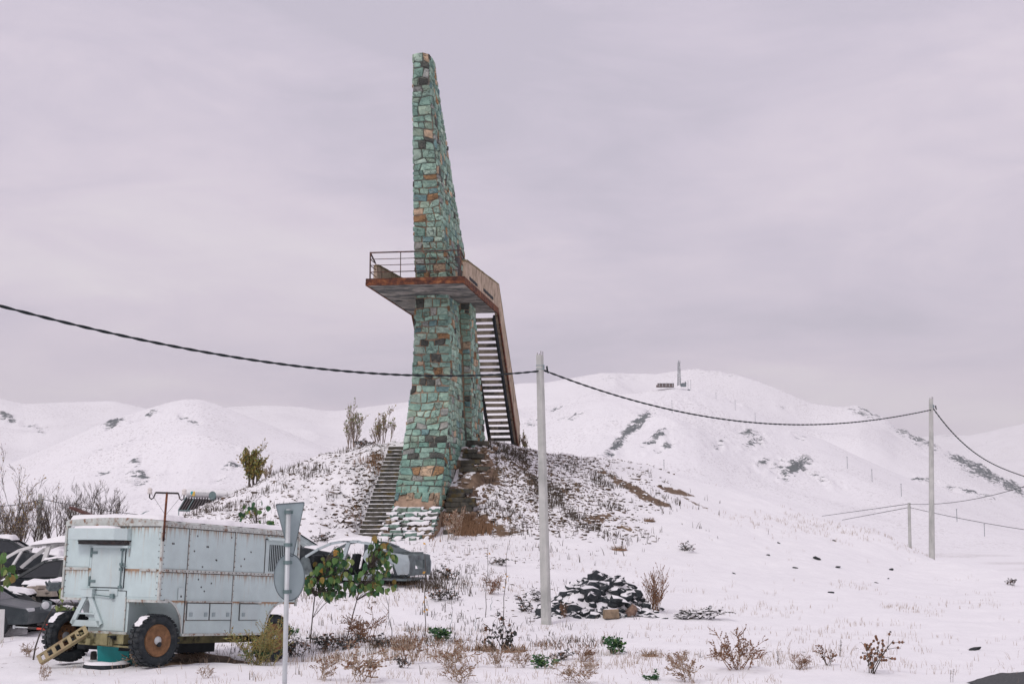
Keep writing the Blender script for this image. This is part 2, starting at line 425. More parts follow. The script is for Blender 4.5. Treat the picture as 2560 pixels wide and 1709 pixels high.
CONC_STEP = concrete_mat("dark_step_concrete", (0.05, 0.05, 0.042), (0.12, 0.11, 0.09), (0.022, 0.024, 0.022), 0.7, (1, 1, .6), (0.13, 0.09, 0.02))
CONC_TREAD = concrete_mat("stair_tread_concrete", (0.29, 0.25, 0.19), (0.44, 0.38, 0.30), (0.05, 0.05, 0.045), 0.85, (.8, .8, .5), None, 0.47)
RUST = rust_mat("rusty_steel")
DARKSTEEL = plain("dark_steel", (0.045, 0.04, 0.04), 0.7, 0.4, 8, dirt=(0.16, 0.07, 0.04), damt=0.7)
PAINT = trailer_mat("trailer_paint", [(2.66, 0.55), (1.785, 0.42), (1.2, 0.15)])
PAINT2 = trailer_mat("trailer_trim_paint", [], (0.49, 0.585, 0.58), 0.7)
RAILM = plain("trailer_rail_paint", (0.48, 0.51, 0.48), 0.7, 0.2, 5, 0.3, 30, dirt=(0.20, 0.085, 0.035), dscale=9, damt=0.95)
TYRE = plain("tyre_rubber", (0.022, 0.028, 0.032), 0.85, 0.3, 9, 0.3, 60, dirt=(0.09, 0.09, 0.085), damt=0.5, dscale=5)
RIM = plain("rusty_rim", (0.20, 0.105, 0.05), 0.75, 0.5, 7, 0.3, 30, dirt=(0.08, 0.04, 0.025), damt=0.8)
OLIVE = plain("olive_chassis", (0.22, 0.20, 0.105), 0.8, 0.35, 5, 0.3, 30, dirt=(0.03, 0.03, 0.028), damt=0.85, dscale=4)
BLACKM = plain("dark_grime_and_hollows", (0.018, 0.022, 0.025), 0.8, 0.3)  # near black; also stands for the shade inside slots, gaps and vent holes
TEAL = plain("teal_plastic", (0.015, 0.24, 0.24), 0.5, 0.2, 3)
REDP = plain("red_handle", (0.62, 0.07, 0.04), 0.45, 0.15)
SIGNB = plain("sign_back_grey", (0.30, 0.37, 0.38), 0.5, 0.10, 3, 0.1, 60, metal=0.2)
SIGNE = plain("sign_edge", (0.13, 0.16, 0.17), 0.6, 0.15)
POST = plain("galvanised_post", (0.50, 0.53, 0.54), 0.5, 0.12, 4, metal=0.2, dirt=(0.35, 0.33, 0.3), damt=0.4)
CERAM = plain("insulator_ceramic", (0.66, 0.62, 0.58), 0.35, 0.08)
WIREM = plain("black_cable", (0.012, 0.02, 0.022), 0.7, 0.2, bmp=0)
ASPH = plain("asphalt", (0.075, 0.078, 0.08), 0.9, 0.4, 30, 0.6, 90)
CARSIL = plain("silver_car_paint", (0.33, 0.38, 0.40), 0.4, 0.12, 3, 0, metal=0.3, dirt=(0.2, 0.21, 0.2), damt=0.4)
CARWHT = plain("white_car_paint", (0.58, 0.58, 0.57), 0.45, 0.08, 3, 0, dirt=(0.35, 0.34, 0.32), damt=0.4)
CARBLK = plain("black_car_paint", (0.018, 0.024, 0.028), 0.35, 0.3, 3, 0, dirt=(0.07, 0.075, 0.075), damt=0.5)
CARIN = plain("bare_car_metal", (0.13, 0.16, 0.165), 0.6, 0.35, 4, 0.1, 20, metal=0.2, dirt=(0.03, 0.03, 0.03), damt=0.7)
GLASS = plain("dark_glass", (0.015, 0.02, 0.024), 0.08, 0.1, bmp=0, spec=0.6)
LAMPG = plain("lamp_lens", (0.5, 0.52, 0.53), 0.15, 0.1, bmp=0)
JUNKT = plain("tan_junk", (0.30, 0.26, 0.22), 0.8, 0.3, 5)
SOLARD = plain("collector_tubes", (0.085, 0.075, 0.075), 0.35, 0.3, 20)
SOLARW = plain("tank_white", (0.72, 0.72, 0.72), 0.4, 0.06)
TEALST = plain("grey_green_steel", (0.14, 0.20, 0.20), 0.6, 0.2)
BRICKF = plain("far_brown_building", (0.12, 0.09, 0.085), 0.9, 0.3, 0.3)
FARST = plain("far_grey_steel", (0.14, 0.17, 0.18), 0.7, 0.2, 0.5, 0)
BARK = plain("bark_grey_brown", (0.085, 0.07, 0.06), 0.9, 0.35, 12)
BARKL = plain("pale_stem", (0.32, 0.26, 0.22), 0.9, 0.25, 12, 0)
STEMD = plain("dark_weed_stem", (0.075, 0.06, 0.045), 0.9, 0.35, 20, 0)
STEMB = plain("brown_weed_stem", (0.22, 0.13, 0.075), 0.9, 0.35, 20, 0)
STEMS = plain("straw_stem", (0.36, 0.28, 0.21), 0.9, 0.25, 20, 0)
STEMO = plain("olive_stem", (0.27, 0.23, 0.10), 0.9, 0.3, 20, 0)
def leaf_mat(name, col):
    m = plain(name, col, 0.55, 0.3, 8, 0)
    return m
RAILD = plain("dark_rusty_rail", (0.07, 0.045, 0.04), 0.8, 0.4, 6, 0.2, 30, dirt=(0.18, 0.075, 0.045), damt=0.8)
LEAFG = leaf_mat("leaf_green", (0.085, 0.17, 0.045)); LEAFD = leaf_mat("leaf_dark_green", (0.035, 0.105, 0.042))
LEAFY = leaf_mat("leaf_yellow", (0.50, 0.28, 0.06)); LEAFO = leaf_mat("leaf_olive_gold", (0.28, 0.20, 0.055))
LEAFB = leaf_mat("leaf_brown", (0.20, 0.10, 0.055)); LEAFDK = leaf_mat("leaf_withered_dark", (0.04, 0.045, 0.04))
LEAFL = leaf_mat("leaf_light_green", (0.20, 0.25, 0.08))

# ------------------------------------------------------------------ terrain
# tower frame: U runs back from the viewer, V to the right
AZ = math.radians(8.6)
TU = Vector((math.sin(AZ), math.cos(AZ), 0)); TV = Vector((math.cos(AZ), -math.sin(AZ), 0))
TO = Vector((-3.4925, 62.0, 0.0))
def tw(u, v, z): return TO + TU * u + TV * v + Vector((0, 0, z))

YS = [0, 20, 34, 40, 46, 52, 57, 60, 63, 66, 69, 72, 77, 84, 95, 120, 200, 400, 900, 9000]
def col(sx, pts, tail):
    """pts: list of (Y, z) on the near ground, tail: heights beyond"""
    return ((sx - 1280) / F * 0.995, pts + tail)
TAILM = [(84, 4.2), (95, 1.5), (120, -2.5), (200, -7), (400, -11), (900, -13), (9000, -14)]
TAILL = [(84, 1.9), (95, 1.7), (120, 1.2), (200, -3), (400, -9), (900, -13), (9000, -14)]
TAILR = [(84, -2.4), (95, -4), (120, -6), (200, -9), (400, -11.5), (900, -13), (9000, -14)]
def cz(sx, sy, Y): return at(sx, sy, Y).z
cols = [
 col(-3000, [(0, 0), (40, 0), (60, .6), (77, 1.0)], TAILL),
 col(0,   [(0, 0), (40, 0), (46, .25), (57, .8), (66, 1.4), (77, 1.8)], TAILL),
 col(300, [(0, 0), (40, 0), (46, .5), (57, 1.4), (63, 2.2), (66, cz(300, 1330, 66)), (77, 2.3)], TAILL),
 col(442, [(0, 0), (40, 0), (46, .6), (57, 1.6), (61, 2.6), (65, cz(442, 1298, 65)), (70, 2.9), (77, 2.4)], TAILL),
 col(559, [(0, 0), (40, 0), (46, .7), (57, 1.8), (61, 3.0), (65, cz(559, 1251, 65)), (70, 3.8), (77, 2.9)], TAILL),
 col(678, [(0, 0), (40, 0), (46, .8), (57, 1.95), (61.5, 3.9), (65.5, cz(678, 1190, 65.5)), (70, 5.0), (77, 3.8)], TAILL),
 col(797, [(0, 0), (40, 0), (46, .9), (57, 2.0), (61, 3.6), (65.5, cz(797, 1139, 65.5)), (70, 5.9), (77, 5.0)], TAILM),
 col(917, [(0, 0), (40, 0), (46, .9), (57, 2.0), (59.4, 2.2), (64.5, 6.0), (66.5, cz(917, 1117, 66.5)), (71, 6.4), (77, 6.0)], TAILM),
 col(1010, [(0, 0), (40, 0), (46, .9), (56, 2.0), (59.4, 2.25), (64.5, 6.1), (66.5, 6.4), (72, 6.7), (77, 6.5)], TAILM),
 col(1120, [(0, 0), (40, 0), (46, .9), (56, 1.95), (58.5, 2.3), (64, 6.0), (66, 6.4), (72, 6.75), (77, 6.7)], TAILM),
 col(1240, [(0, 0), (40, 0), (46, .8), (56, 1.85), (59, 2.5), (64.5, 5.7), (68, 6.5), (73, 6.75), (77, 6.65)], TAILM),
 col(1369, [(0, 0), (40, 0), (46, .7), (56, 1.75), (60, 2.7), (66, 5.1), (72, cz(1369, 1136, 72)), (77, 6.3)], TAILM),
 col(1479, [(0, 0), (40, 0), (46, .6), (56, 1.65), (60, 2.5), (66, 4.6), (73, cz(1479, 1147, 73)), (78, 6.0)], TAILM),
 col(1560, [(0, 0), (40, 0), (46, .55), (56, 1.55), (60, 2.3), (66, 4.2), (74, cz(1560, 1152, 74)), (78, 6.0)], TAILM),
 col(1628, [(0, 0), (40, 0), (46, .5), (56, 1.5), (60, 2.2), (66, 3.9), (74, cz(1628, 1163, 74)), (78, 5.8)], TAILM),
 col(1700, [(0, 0), (40, 0), (46, .45), (56, 1.4), (66, 3.6), (74, cz(1700, 1189, 74)), (78, 5.0)], TAILM),
 col(1807, [(0, 0), (40, 0), (46, .4), (56, 1.2), (66, 3.1), (74, cz(1807, 1220, 74)), (78, 4.3)], TAILM),
 col(1911, [(0, 0), (40, 0), (46, .35), (56, 1.05), (66, 2.6), (73, cz(1911, 1248, 73)), (78, 3.5)], [(84, 2.2), (95, 0)] + TAILR[2:]),
 col(2047, [(0, 0), (40, 0), (46, .3), (56, .85), (66, 2.2), (72, cz(2047, 1291, 72)), (78, 2.2)], TAILR),
 col(2193, [(0, 0), (40, 0), (46, .2), (56, .6), (64, 1.3), (70, cz(2193, 1326, 70)), (76, 1.2)], TAILR),
 col(2270, [(0, 0), (40, 0), (46, .15), (56, .5), (64, 1.0), (69, cz(2270, 1365, 69)), (75, .3)], TAILR),
 col(2381, [(0, 0), (40, 0), (46, .1), (56, .35), (64, cz(2381, 1399, 64)), (70, .4), (76, -.6)], TAILR),
 col(2487, [(0, 0), (40, 0), (46, .1), (54, .3), (61, cz(2487, 1421, 61)), (68, -.1), (76, -1.2)], TAILR),
 col(2560, [(0, 0), (40, 0), (46, .1), (54, .25), (59, cz(2560, 1441, 59)), (66, -.3), (76, -1.5)], TAILR),
 col(3100, [(0, 0), (40, 0), (50, .1), (58, 0), (66, -.6), (76, -1.8)], TAILR),
 col(6500, [(0, 0), (40, 0), (60, -.2), (76, -1.8)], TAILR)]
TD = np.concatenate([np.linspace(-1.2, -.42, 20)[:-1], np.linspace(-.42, .42, 421), np.linspace(.42, 1.45, 20)[1:]])
YD = np.concatenate([np.linspace(0, 90, 361), np.geomspace(90, 9000, 80)[1:]])
_cy = np.stack([np.interp(YD, [p[0] for p in c[1]], [p[1] for p in c[1]]) for c in cols])      # cols x Y
_ct = [c[0] for c in cols]
TAB = np.stack([np.interp(TD, _ct, _cy[:, j]) for j in range(len(YD))], axis=1)
def smooth(a, n, ax):
    for _ in range(n):
        p = np.take(a, [0] + list(range(a.shape[ax] - 1)), ax); q = np.take(a, list(range(1, a.shape[ax])) + [a.shape[ax] - 1], ax)
        a = (p + 2 * a + q) / 4
    return a
TAB = smooth(TAB, 14, 0)
TAB[:, :361] = smooth(TAB[:, :361], 5, 1)
def base_z(X, Y):
    X = np.asarray(X, float); Y = np.asarray(Y, float)
    t = X / np.maximum(Y, 1.0)
    i = np.clip(np.interp(t, TD, np.arange(len(TD))), 0, len(TD) - 1.001); j = np.clip(np.interp(Y, YD, np.arange(len(YD))), 0, len(YD) - 1.001)
    a, b = i.astype(int), j.astype(int); fa, fb = i - a, j - b
    return (TAB[a, b] * (1 - fa) + TAB[a + 1, b] * fa) * (1 - fb) + (TAB[a, b + 1] * (1 - fa) + TAB[a + 1, b + 1] * fa) * fb
def mound_w(X, Y):
    """how much of the rough mound front this is"""
    t = np.asarray(X, float) / np.maximum(Y, 1.0)
    return sstep(57, 60, Y) * sstep(80, 74, Y) * sstep(-.30, -.24, t) * sstep(.12, .03, t)
def ground_z(X, Y):
    X = np.asarray(X, float); Y = np.asarray(Y, float)
    z = base_z(X, Y)
    z = z - 0.24 * np.exp(-(((X + 5.2) / 1.7) ** 2 + ((Y - 31.6) / 1.7) ** 2))
    near = sstep(120, 70, Y)
    z = z + near * (0.05 * fbm(X * .35, Y * .35, 3, 0) + 0.022 * fbm(X * 1.7, Y * 1.7, 3, 2))
    w = mound_w(X, Y)
    z = z + w * (0.10 * fbm(X * 1.1, Y * 1.1, 3, 4) + 0.055 * np.abs(fbm(X * 3.1 + 5, Y * 2.2, 2, 1)))
    # ruts where the track crosses the right shoulder
    # keep the soil below the stairs
    du = (X - TO.x) * TU.x + (Y - TO.y) * TU.y; dv = (X - TO.x) * TV.x + (Y - TO.y) * TV.y
    line = 2.25 + np.clip((du + 2.8) / 5.3, 0, 1) * 4.0
    ins = sstep(-2.75, -2.45, dv) * sstep(-.6, -.9, dv) * sstep(-3.6, -2.9, du) * sstep(3.2, 2.6, du)
    z = z * (1 - ins) + np.minimum(z, line - 0.16) * ins
    # verge and road at the lower right corner sit a little low
    return z
def gz(x, y): return float(ground_z(x, y))
def on_ground(px, py, y0=20.0, y1=110.0):
    r = ray(px, py); prev = y0
    Y = y0
    while Y < y1:
        t = Y / r[1]; z = CAMH + r[2] * t
        if z <= gz(r[0] * t, Y):
            lo, hi = prev, Y
            for _ in range(18):
                m = (lo + hi) / 2; t = m / r[1]
                if CAMH + r[2] * t <= gz(r[0] * t, m): hi = m
                else: lo = m
            t = hi / r[1]; return Vector((r[0] * t, hi, gz(r[0] * t, hi)))
        prev = Y; Y += 0.25
    t = 60 / r[1]; return Vector((r[0] * t, 60, gz(r[0] * t, 60)))

def grid_mesh(name, P, mat, attrs=None, smooth_=True):
    r, c = P.shape[:2]
    me = bpy.data.meshes.new(name)
    me.vertices.add(r * c); me.vertices.foreach_set('co', P.reshape(-1).astype(np.float32))
    idx = np.arange(r * c).reshape(r, c)
    q = np.stack([idx[:-1, :-1], idx[:-1, 1:], idx[1:, 1:], idx[1:, :-1]], -1).reshape(-1)
    nf = (r - 1) * (c - 1)
    me.loops.add(nf * 4); me.loops.foreach_set('vertex_index', q.astype(np.int32))
    me.polygons.add(nf); me.polygons.foreach_set('loop_start', np.arange(0, nf * 4, 4, dtype=np.int32))
    me.polygons.foreach_set('use_smooth', np.ones(nf, bool))
    for k, a in (attrs or {}).items():
        at_ = me.attributes.new(k, 'FLOAT', 'POINT'); at_.data.foreach_set('value', a.reshape(-1).astype(np.float32))
    me.materials.append(mat); me.update(calc_edges=True); me.validate()
    o = bpy.data.objects.new(name, me); COL.objects.link(o); return o

rows = np.concatenate([np.arange(1, 22, 1.5), np.arange(22, 34, .15), np.arange(34, 57, .16), np.arange(57, 70, .075), np.arange(70, 80, .16), np.arange(80, 100, .6), np.geomspace(100, 5400, 80)])
tcol = np.concatenate([np.linspace(-1.2, -.43, 40)[:-1], np.arange(-.43, .43, .00125), np.linspace(.43, 1.2, 40)[1:]])
GY, GT = np.meshgrid(rows, tcol, indexing='ij'); GX = GT * GY
GZ = ground_z(GX, GY)
# where the snow is thin: tufts on the mound, stubble in front, and the bare streaks on the shoulder
bare = 0.18 + 0.25 * sstep(57, 40, GY) * np.clip(0.5 + fbm(GX * .2, GY * .2, 3, 5), 0, 1)
lft = mound_w(GX, GY) * sstep(-.02, -.06, GT)
rgt = mound_w(GX, GY) * sstep(-.04, -.015, GT)
bare = np.maximum(bare, 0.60 * lft + 0.12 * lft * fbm(GX * .5, GY * .5, 2, 6))
bare = np.maximum(bare, (0.98 + 0.2 * fbm(GX * .5, GY * .5, 2, 6)) * rgt)
du = (GX - TO.x) * TU.x + (GY - TO.y) * TU.y; dv = (GX - TO.x) * TV.x + (GY - TO.y) * TV.y
bare = np.maximum(bare, 1.0 * np.exp(-((dv + 2.9) / .6) ** 2) * sstep(-4, -2, du) * sstep(4, 2, du))
bare = np.maximum(bare, 0.55 * np.exp(-((GT + .02) / .12) ** 2) * sstep(46, 52, GY) * sstep(60, 57, GY))
bare = bare * (1 - 0.85 * sstep(.06, .14, GT) * sstep(36, 44, GY)) * sstep(130, 85, GY)
bare = np.where(GY > 150, 0.0, bare)
far = sstep(250, 330, GY) * sstep(1500, 700, GY)
bare = np.maximum(bare, far * (0.3 + 0.5 * np.clip(fbm(GX * .02, GY * .02, 3, 3), 0, 1)))
soil = far * 0.42 * sstep(-.1, .6, fbm(GX * .02, GY * .02, 4, 3))
_c, _s = 0.478, 0.878
_lx = (GX + 6.9) * _c + (GY - 28.0) * _s; _ly = -(GX + 6.9) * _s + (GY - 28.0) * _c
soil = np.maximum(soil, .9 * sstep(.3, .9, _lx) * sstep(4.4, 3.9, _lx) * sstep(-.05, .35, _ly) * sstep(2.6, 2.2, _ly))
def soil_line(p, q, wid, s=1.0):
    global soil
    ax, ay = p.x, p.y; bx, by = q.x, q.y
    L2 = (bx - ax) ** 2 + (by - ay) ** 2
    t = np.clip(((GX - ax) * (bx - ax) + (GY - ay) * (by - ay)) / L2, 0, 1)
    d = np.hypot(GX - ax - t * (bx - ax), (GY - ay - t * (by - ay)))
    soil = np.maximum(soil, s * np.clip(1 - d / wid, 0, 1) ** .6)
for a, b_, wd, s in [((1505, 1178), (1570, 1212), .5, .8), ((1560, 1205), (1625, 1248), .85, 1.0), ((1610, 1235), (1655, 1260), .7, .9), ((1665, 1222), (1705, 1232), .8, .9),
                     ((1715, 1245), (1760, 1268), .5, .55), ((1460, 1302), (1530, 1292), .5, 1.0), ((1545, 1318), (1575, 1322), .3, .7), ((1480, 1172), (1500, 1176), .4, .6),
                     ((1155, 1150), (1215, 1190), 1.1, .95), ((1170, 1290), (1260, 1330), 1.2, .75), ((1130, 1300), (1180, 1320), .7, .8)]:
    soil_line(on_ground(*a), on_ground(*b_), wd, s)
ground = grid_mesh("ground", np.stack([GX, GY, GZ], -1), GROUND, {'bare': bare, 'soil': soil})
tag(ground, "snow covered ground rising to a mound under the tower", kind="structure")

# road corner at the lower right
ctrl = [on_ground(2415, 1708), on_ground(2470, 1692), on_ground(2530, 1683), on_ground(2600, 1677), on_ground(2800, 1668)]
mb = MB()
far_e = [Vector((p.x, p.y + .05 * math.sin(i * 2.1), gz(p.x, p.y) + .02)) for i, p in enumerate(ctrl)]
fine = []
for a, b_ in zip(far_e, far_e[1:]):
    for k in range(8):
        p = a.lerp(b_, k / 8); p.y += R.uniform(-.04, .04); fine.append(p)
near_e = [Vector((p.x + 1.2, p.y - 7, .0 + .03)) for p in fine]
for i in range(len(fine) - 1):
    n = 10
    for k in range(n):
        def pt(j, kk):
            p = fine[j].lerp(near_e[j], kk / n); p.z = gz(p.x, p.y) + .025; return p
        mb.poly([pt(i, k), pt(i, k + 1), pt(i + 1, k + 1), pt(i + 1, k)])
o = mb.build("road", ASPH); tag(o, "grey asphalt road edge showing at the snowy corner", kind="structure")

# ------------------------------------------------------------------ hills
def hill(name, label, crest, Yc, Yf, zf, rocks, noise_amp=1.0, seed=0, ncol=260, nrow=150, back=1.35, sag=1.25, bulge=0.12, yfun=None):
    cx = [c[0] for c in crest]; cyv = [c[1] for c in crest]
    sx = np.linspace(cx[0], cx[-1], ncol)
    sy = np.interp(sx, cx, cyv)
    for _ in range(4): sy[1:-1] = (sy[:-2] + 2 * sy[1:-1] + sy[2:]) / 4
    zc = np.array([at(a, b_, Yc).z for a, b_ in zip(sx, sy)])
    s = np.concatenate([np.linspace(0, 1, nrow), 1 + np.linspace(.03, back - 1, 16)])
    S, T = np.meshgrid(s, np.arange(ncol), indexing='ij')
    Y = Yf + (Yc - Yf) * S
    X = (sx[T] - 1280) / F * (Yc * CP + (zc[T] - CAMH) * SP) * (Y / Yc)
    front = np.clip(S, 0, 1)
    Z = zf + (zc[T] - zf) * front ** sag
    Z = np.where(S > 1, zc[T] - (S - 1) / (back - 1) * (zc[T] - zf) * .8, Z)
    hh = np.maximum(zc[T] - zf, 1)
    env = np.clip(np.sin(np.clip(front, 0, 1) * math.pi), 0, 1) ** .7
    lam = (Yc - Yf) * .33
    rid = 1 - np.abs(fbm(X / lam + seed, Y / lam * .8 + seed * 2, 3, seed))
    Z = Z + env * hh * bulge * (rid - .6) * 2 * noise_amp
    Z = Z + noise_amp * (env * .5 + .25) * hh * .012 * fbm(X / 45, Y / 60, 4, seed + 1)
    # rock outcrops, placed by hand where the slope breaks
    Zr = Z - CAMH; f = Y * CP + Zr * SP
    PX = 1280 + F * X / f; PY = 854.5 - F * (-Y * SP + Zr * CP) / f
    rock = np.zeros_like(X)
    for (rx, ry, a, b_, ang, st) in rocks:
        ca, sa = math.cos(math.radians(ang)), math.sin(math.radians(ang))
        dx, dy = PX - rx, PY - ry
        p = dx * ca + dy * sa; q = -dx * sa + dy * ca
        rock = np.maximum(rock, st * np.exp(-((p / a) ** 2 + (q / b_) ** 2)))
    rock = np.where(S > 1.02, 0, rock)
    Z = Z + rock * 5.5 * np.clip(fbm(X / 11, Y / 30, 4, seed + 2, .62), -1, 1)
    o = grid_mesh(name, np.stack([X, Y, Z], -1), HILL, {'rock': rock})
    return tag(o, label, kind="structure")

hill("hill", "high snowy ridge behind the radio mast", [(960, 1030), (1060, 1004), (1200, 980), (1300, 957), (1369, 955), (1440, 943), (1500, 933), (1560, 933), (1640, 936), (1700, 926), (1735, 922), (1800, 930), (1850, 938), (1900, 955), (1960, 978), (2030, 1008), (2090, 1016), (2150, 1014), (2200, 1040), (2240, 1070), (2330, 1105), (2450, 1160), (2560, 1215), (2700, 1260), (2950, 1320)],
     2300, 1250, -13, [(2160, 1030, 55, 18, 15, .7), (2290, 1090, 90, 22, 28, .8), (1800, 935, 60, 10, 10, .4), (1540, 945, 60, 10, 0, .45), (2450, 1175, 100, 22, 27, .95), (2400, 1150, 45, 14, 25, .9), (2530, 1215, 60, 18, 30, .9), (1960, 1018, 40, 8, 0, .5), (2300, 1200, 50, 8, 5, .8), (2420, 1230, 90, 6, 14, .8)], 1.0, 3, 420, 150)
hill("hill", "broad rocky snow spur carrying the radio mast", [(1180, 1120), (1240, 1090), (1300, 1060), (1369, 1022), (1440, 990), (1500, 980), (1560, 984), (1600, 980), (1640, 972), (1690, 967), (1745, 972), (1800, 990), (1850, 1010), (1900, 1034), (1960, 1062), (2000, 1078), (2060, 1100), (2120, 1128), (2200, 1165), (2300, 1208), (2400, 1255), (2500, 1295), (2620, 1330)],
     1500, 700, -13, [(1590, 1062, 75, 16, -40, 1.0), (1545, 1110, 60, 12, -45, .95), (1530, 1135, 45, 12, -20, .7), (1640, 1090, 40, 14, -25, .85), (1660, 1115, 50, 10, -20, .6), (1790, 1115, 40, 14, -25, .55), (1870, 1082, 28, 14, 10, .9), (1890, 1105, 50, 16, -30, .65), (1985, 1170, 45, 22, -35, 1.1), (1950, 1160, 40, 16, -30, .7), (2020, 1150, 22, 12, 20, .8), (1900, 1160, 40, 14, -20, .65), (1380, 1020, 45, 10, -15, .6), (1430, 1040, 50, 9, -10, .55), (1340, 1060, 40, 18, 0, .6), (1450, 985, 60, 8, -5, .6), (1520, 980, 40, 8, 0, .55), (1690, 1000, 60, 12, 0, .3), (1760, 1060, 200, 60, 0, .14), (1560, 1060, 260, 70, -20, .16), (2060, 1200, 70, 16, 20, .45), (1990, 1090, 30, 7, 20, .5), (1840, 1005, 60, 6, 25, .35)], 1.0, 1, 480, 210, bulge=.09)
hill("hill", "pale distant snow ridge at the far right", [(2150, 1180), (2240, 1130), (2300, 1092), (2360, 1086), (2420, 1088), (2480, 1076), (2560, 1058), (2700, 1030), (2900, 1010), (3100, 1030)], 4200, 2600, -13, [(2365, 1090, 30, 6, 0, .5), (2480, 1100, 70, 8, -20, .35)], .8, 5, 200, 90)
hill("hill", "long pale snow ridge at the far left", [(-500, 960), (-200, 965), (0, 996), (60, 1010), (160, 1005), (230, 1003), (285, 1002), (330, 1012), (380, 1024), (430, 1040), (560, 1080), (700, 1130)], 2500, 1500, -13, [(15, 1040, 40, 12, 30, .9), (75, 1065, 40, 8, 5, .75), (100, 1080, 18, 8, 0, .6)], .8, 6, 220, 110)
hill("hill", "rounded snowy hill with dark scrub behind the trailer", [(-300, 1250), (-120, 1215), (0, 1168), (120, 1120), (220, 1075), (300, 1042), (380, 1018), (430, 1003), (470, 996), (500, 997), (540, 1010), (600, 1034), (680, 1064), (740, 1088), (800, 1112), (900, 1150), (1020, 1200), (1150, 1250)], 1450, 680, -13, [(285, 1058, 45, 8, -22, .9), (380, 1034, 26, 8, -15, .75), (330, 1058, 22, 6, -20, .6), (450, 1042, 32, 7, 5, .6), (490, 1055, 20, 6, 20, .7), (310, 1110, 60, 8, -20, .55), (240, 1128, 50, 6, -25, .45), (330, 1160, 45, 10, -10, .75), (260, 1175, 30, 9, -15, .7), (350, 1190, 55, 12, 0, .75), (330, 1205, 45, 10, 0, .6), (575, 1165, 35, 12, 0, .7), (555, 1195, 35, 10, -15, .55), (385, 1265, 20, 8, 0, .6), (600, 1120, 30, 7, 20, .4), (380, 1190, 160, 60, 0, .2)], 1.0, 2, 380, 190, bulge=.08)
hill("hill", "far low snow ridge left of the tower", [(420, 1060), (500, 1030), (570, 1017), (640, 1014), (700, 1014), (760, 1018), (820, 1027), (850, 1026), (880, 1022), (950, 1012), (1040, 1002), (1120, 992), (1240, 985), (1400, 990), (1600, 1010)], 3000, 1700, -13, [(655, 1028, 16, 4, 0, .4), (920, 1032, 14, 4, 0, .5)], .8, 4, 220, 110)

# ------------------------------------------------------------------ scattered snowy clumps on the mound (nobody could count these)
ICO_V = []; ICO_F = []
def _ico():
    bm = bmesh.new(); bmesh.ops.create_icosphere(bm, subdivisions=1, radius=1.0)
    bm.verts.ensure_lookup_table()
    v = np.array([x.co[:] for x in bm.verts]); f = np.array([[x.index for x in q.verts] for q in bm.faces]); bm.free()
    return v, f
ICO1 = _ico()
def _ico2():
    bm = bmesh.new(); bmesh.ops.create_icosphere(bm, subdivisions=2, radius=1.0)
    v = np.array([x.co[:] for x in bm.verts]); f = np.array([[x.index for x in q.verts] for q in bm.faces]); bm.free()
    return v, f
ICO2 = _ico2()
def np_mesh(name, V, Fc, mat, smooth_=False, parent=None):
    me = bpy.data.meshes.new(name); me.from_pydata(V.tolist(), [], Fc.tolist())
    for m in (mat if isinstance(mat, list) else [mat]): me.materials.append(m)
    if smooth_: me.polygons.foreach_set('use_smooth', np.ones(len(me.polygons), bool))
    o = bpy.data.objects.new(name, me); link(o, parent); return o
def blobs(name, pts, sizes, mat, seed=0, flat=.55, ico=ICO1):
    rs = np.random.RandomState(seed); V, Fc = [], []; off = 0
    bv, bf = ico
    for (x, y, z), s in zip(pts, sizes):
        a = rs.rand() * 6.28; ca, sa = math.cos(a), math.sin(a)
        sc = s * np.array([rs.uniform(.8, 1.7), rs.uniform(.5, 1.0), rs.uniform(.7, 1.2) * flat])
        v = bv * sc * rs.uniform(.72, 1.2, (len(bv), 1))
        v = np.stack([v[:, 0] * ca - v[:, 1] * sa, v[:, 0] * sa + v[:, 1] * ca, v[:, 2]], 1) + (x, y, z)
        V.append(v); Fc.append(bf + off); off += len(bv)
    return np_mesh(name, np.concatenate(V), np.concatenate(Fc), mat)
rs = np.random.RandomState(11)
pts, szs = [], []
cand = np.stack([rs.uniform(-.27, .13, 30000), rs.uniform(57.5, 76, 30000)], 1)
X = cand[:, 0] * cand[:, 1]; Y = cand[:, 1]; w = mound_w(X, Y)
u_ = (X - TO.x) * TU.x + (Y - TO.y) * TU.y; v_ = (X - TO.x) * TV.x + (Y - TO.y) * TV.y
dens = w * np.where(cand[:, 0] < -.055, .30, .62) * (.55 + .6 * fbm(X * .45, Y * .45, 2, 3))
dens = dens + .5 * np.exp(-((v_ + 2.9) / .5) ** 2) * (np.abs(u_) < 3.2)
keep = (rs.rand(30000) < dens) & ~((np.abs(v_) < 2.7) & (u_ > -6) & (u_ < 13) & (v_ > -2.5)) 
Zg = ground_z(X, Y)
for i in np.where(keep)[0]:
    pts.append((X[i], Y[i], Zg[i] - .01)); szs.append(rs.uniform(.05, .15) * (1.0 if rs.rand() < .9 else 1.6))
o = blobs("grass_clumps", pts, szs, CLUMP, 5)
tag(o, "snow capped clumps of dead grass over the mound", "grass clumps", kind="stuff")

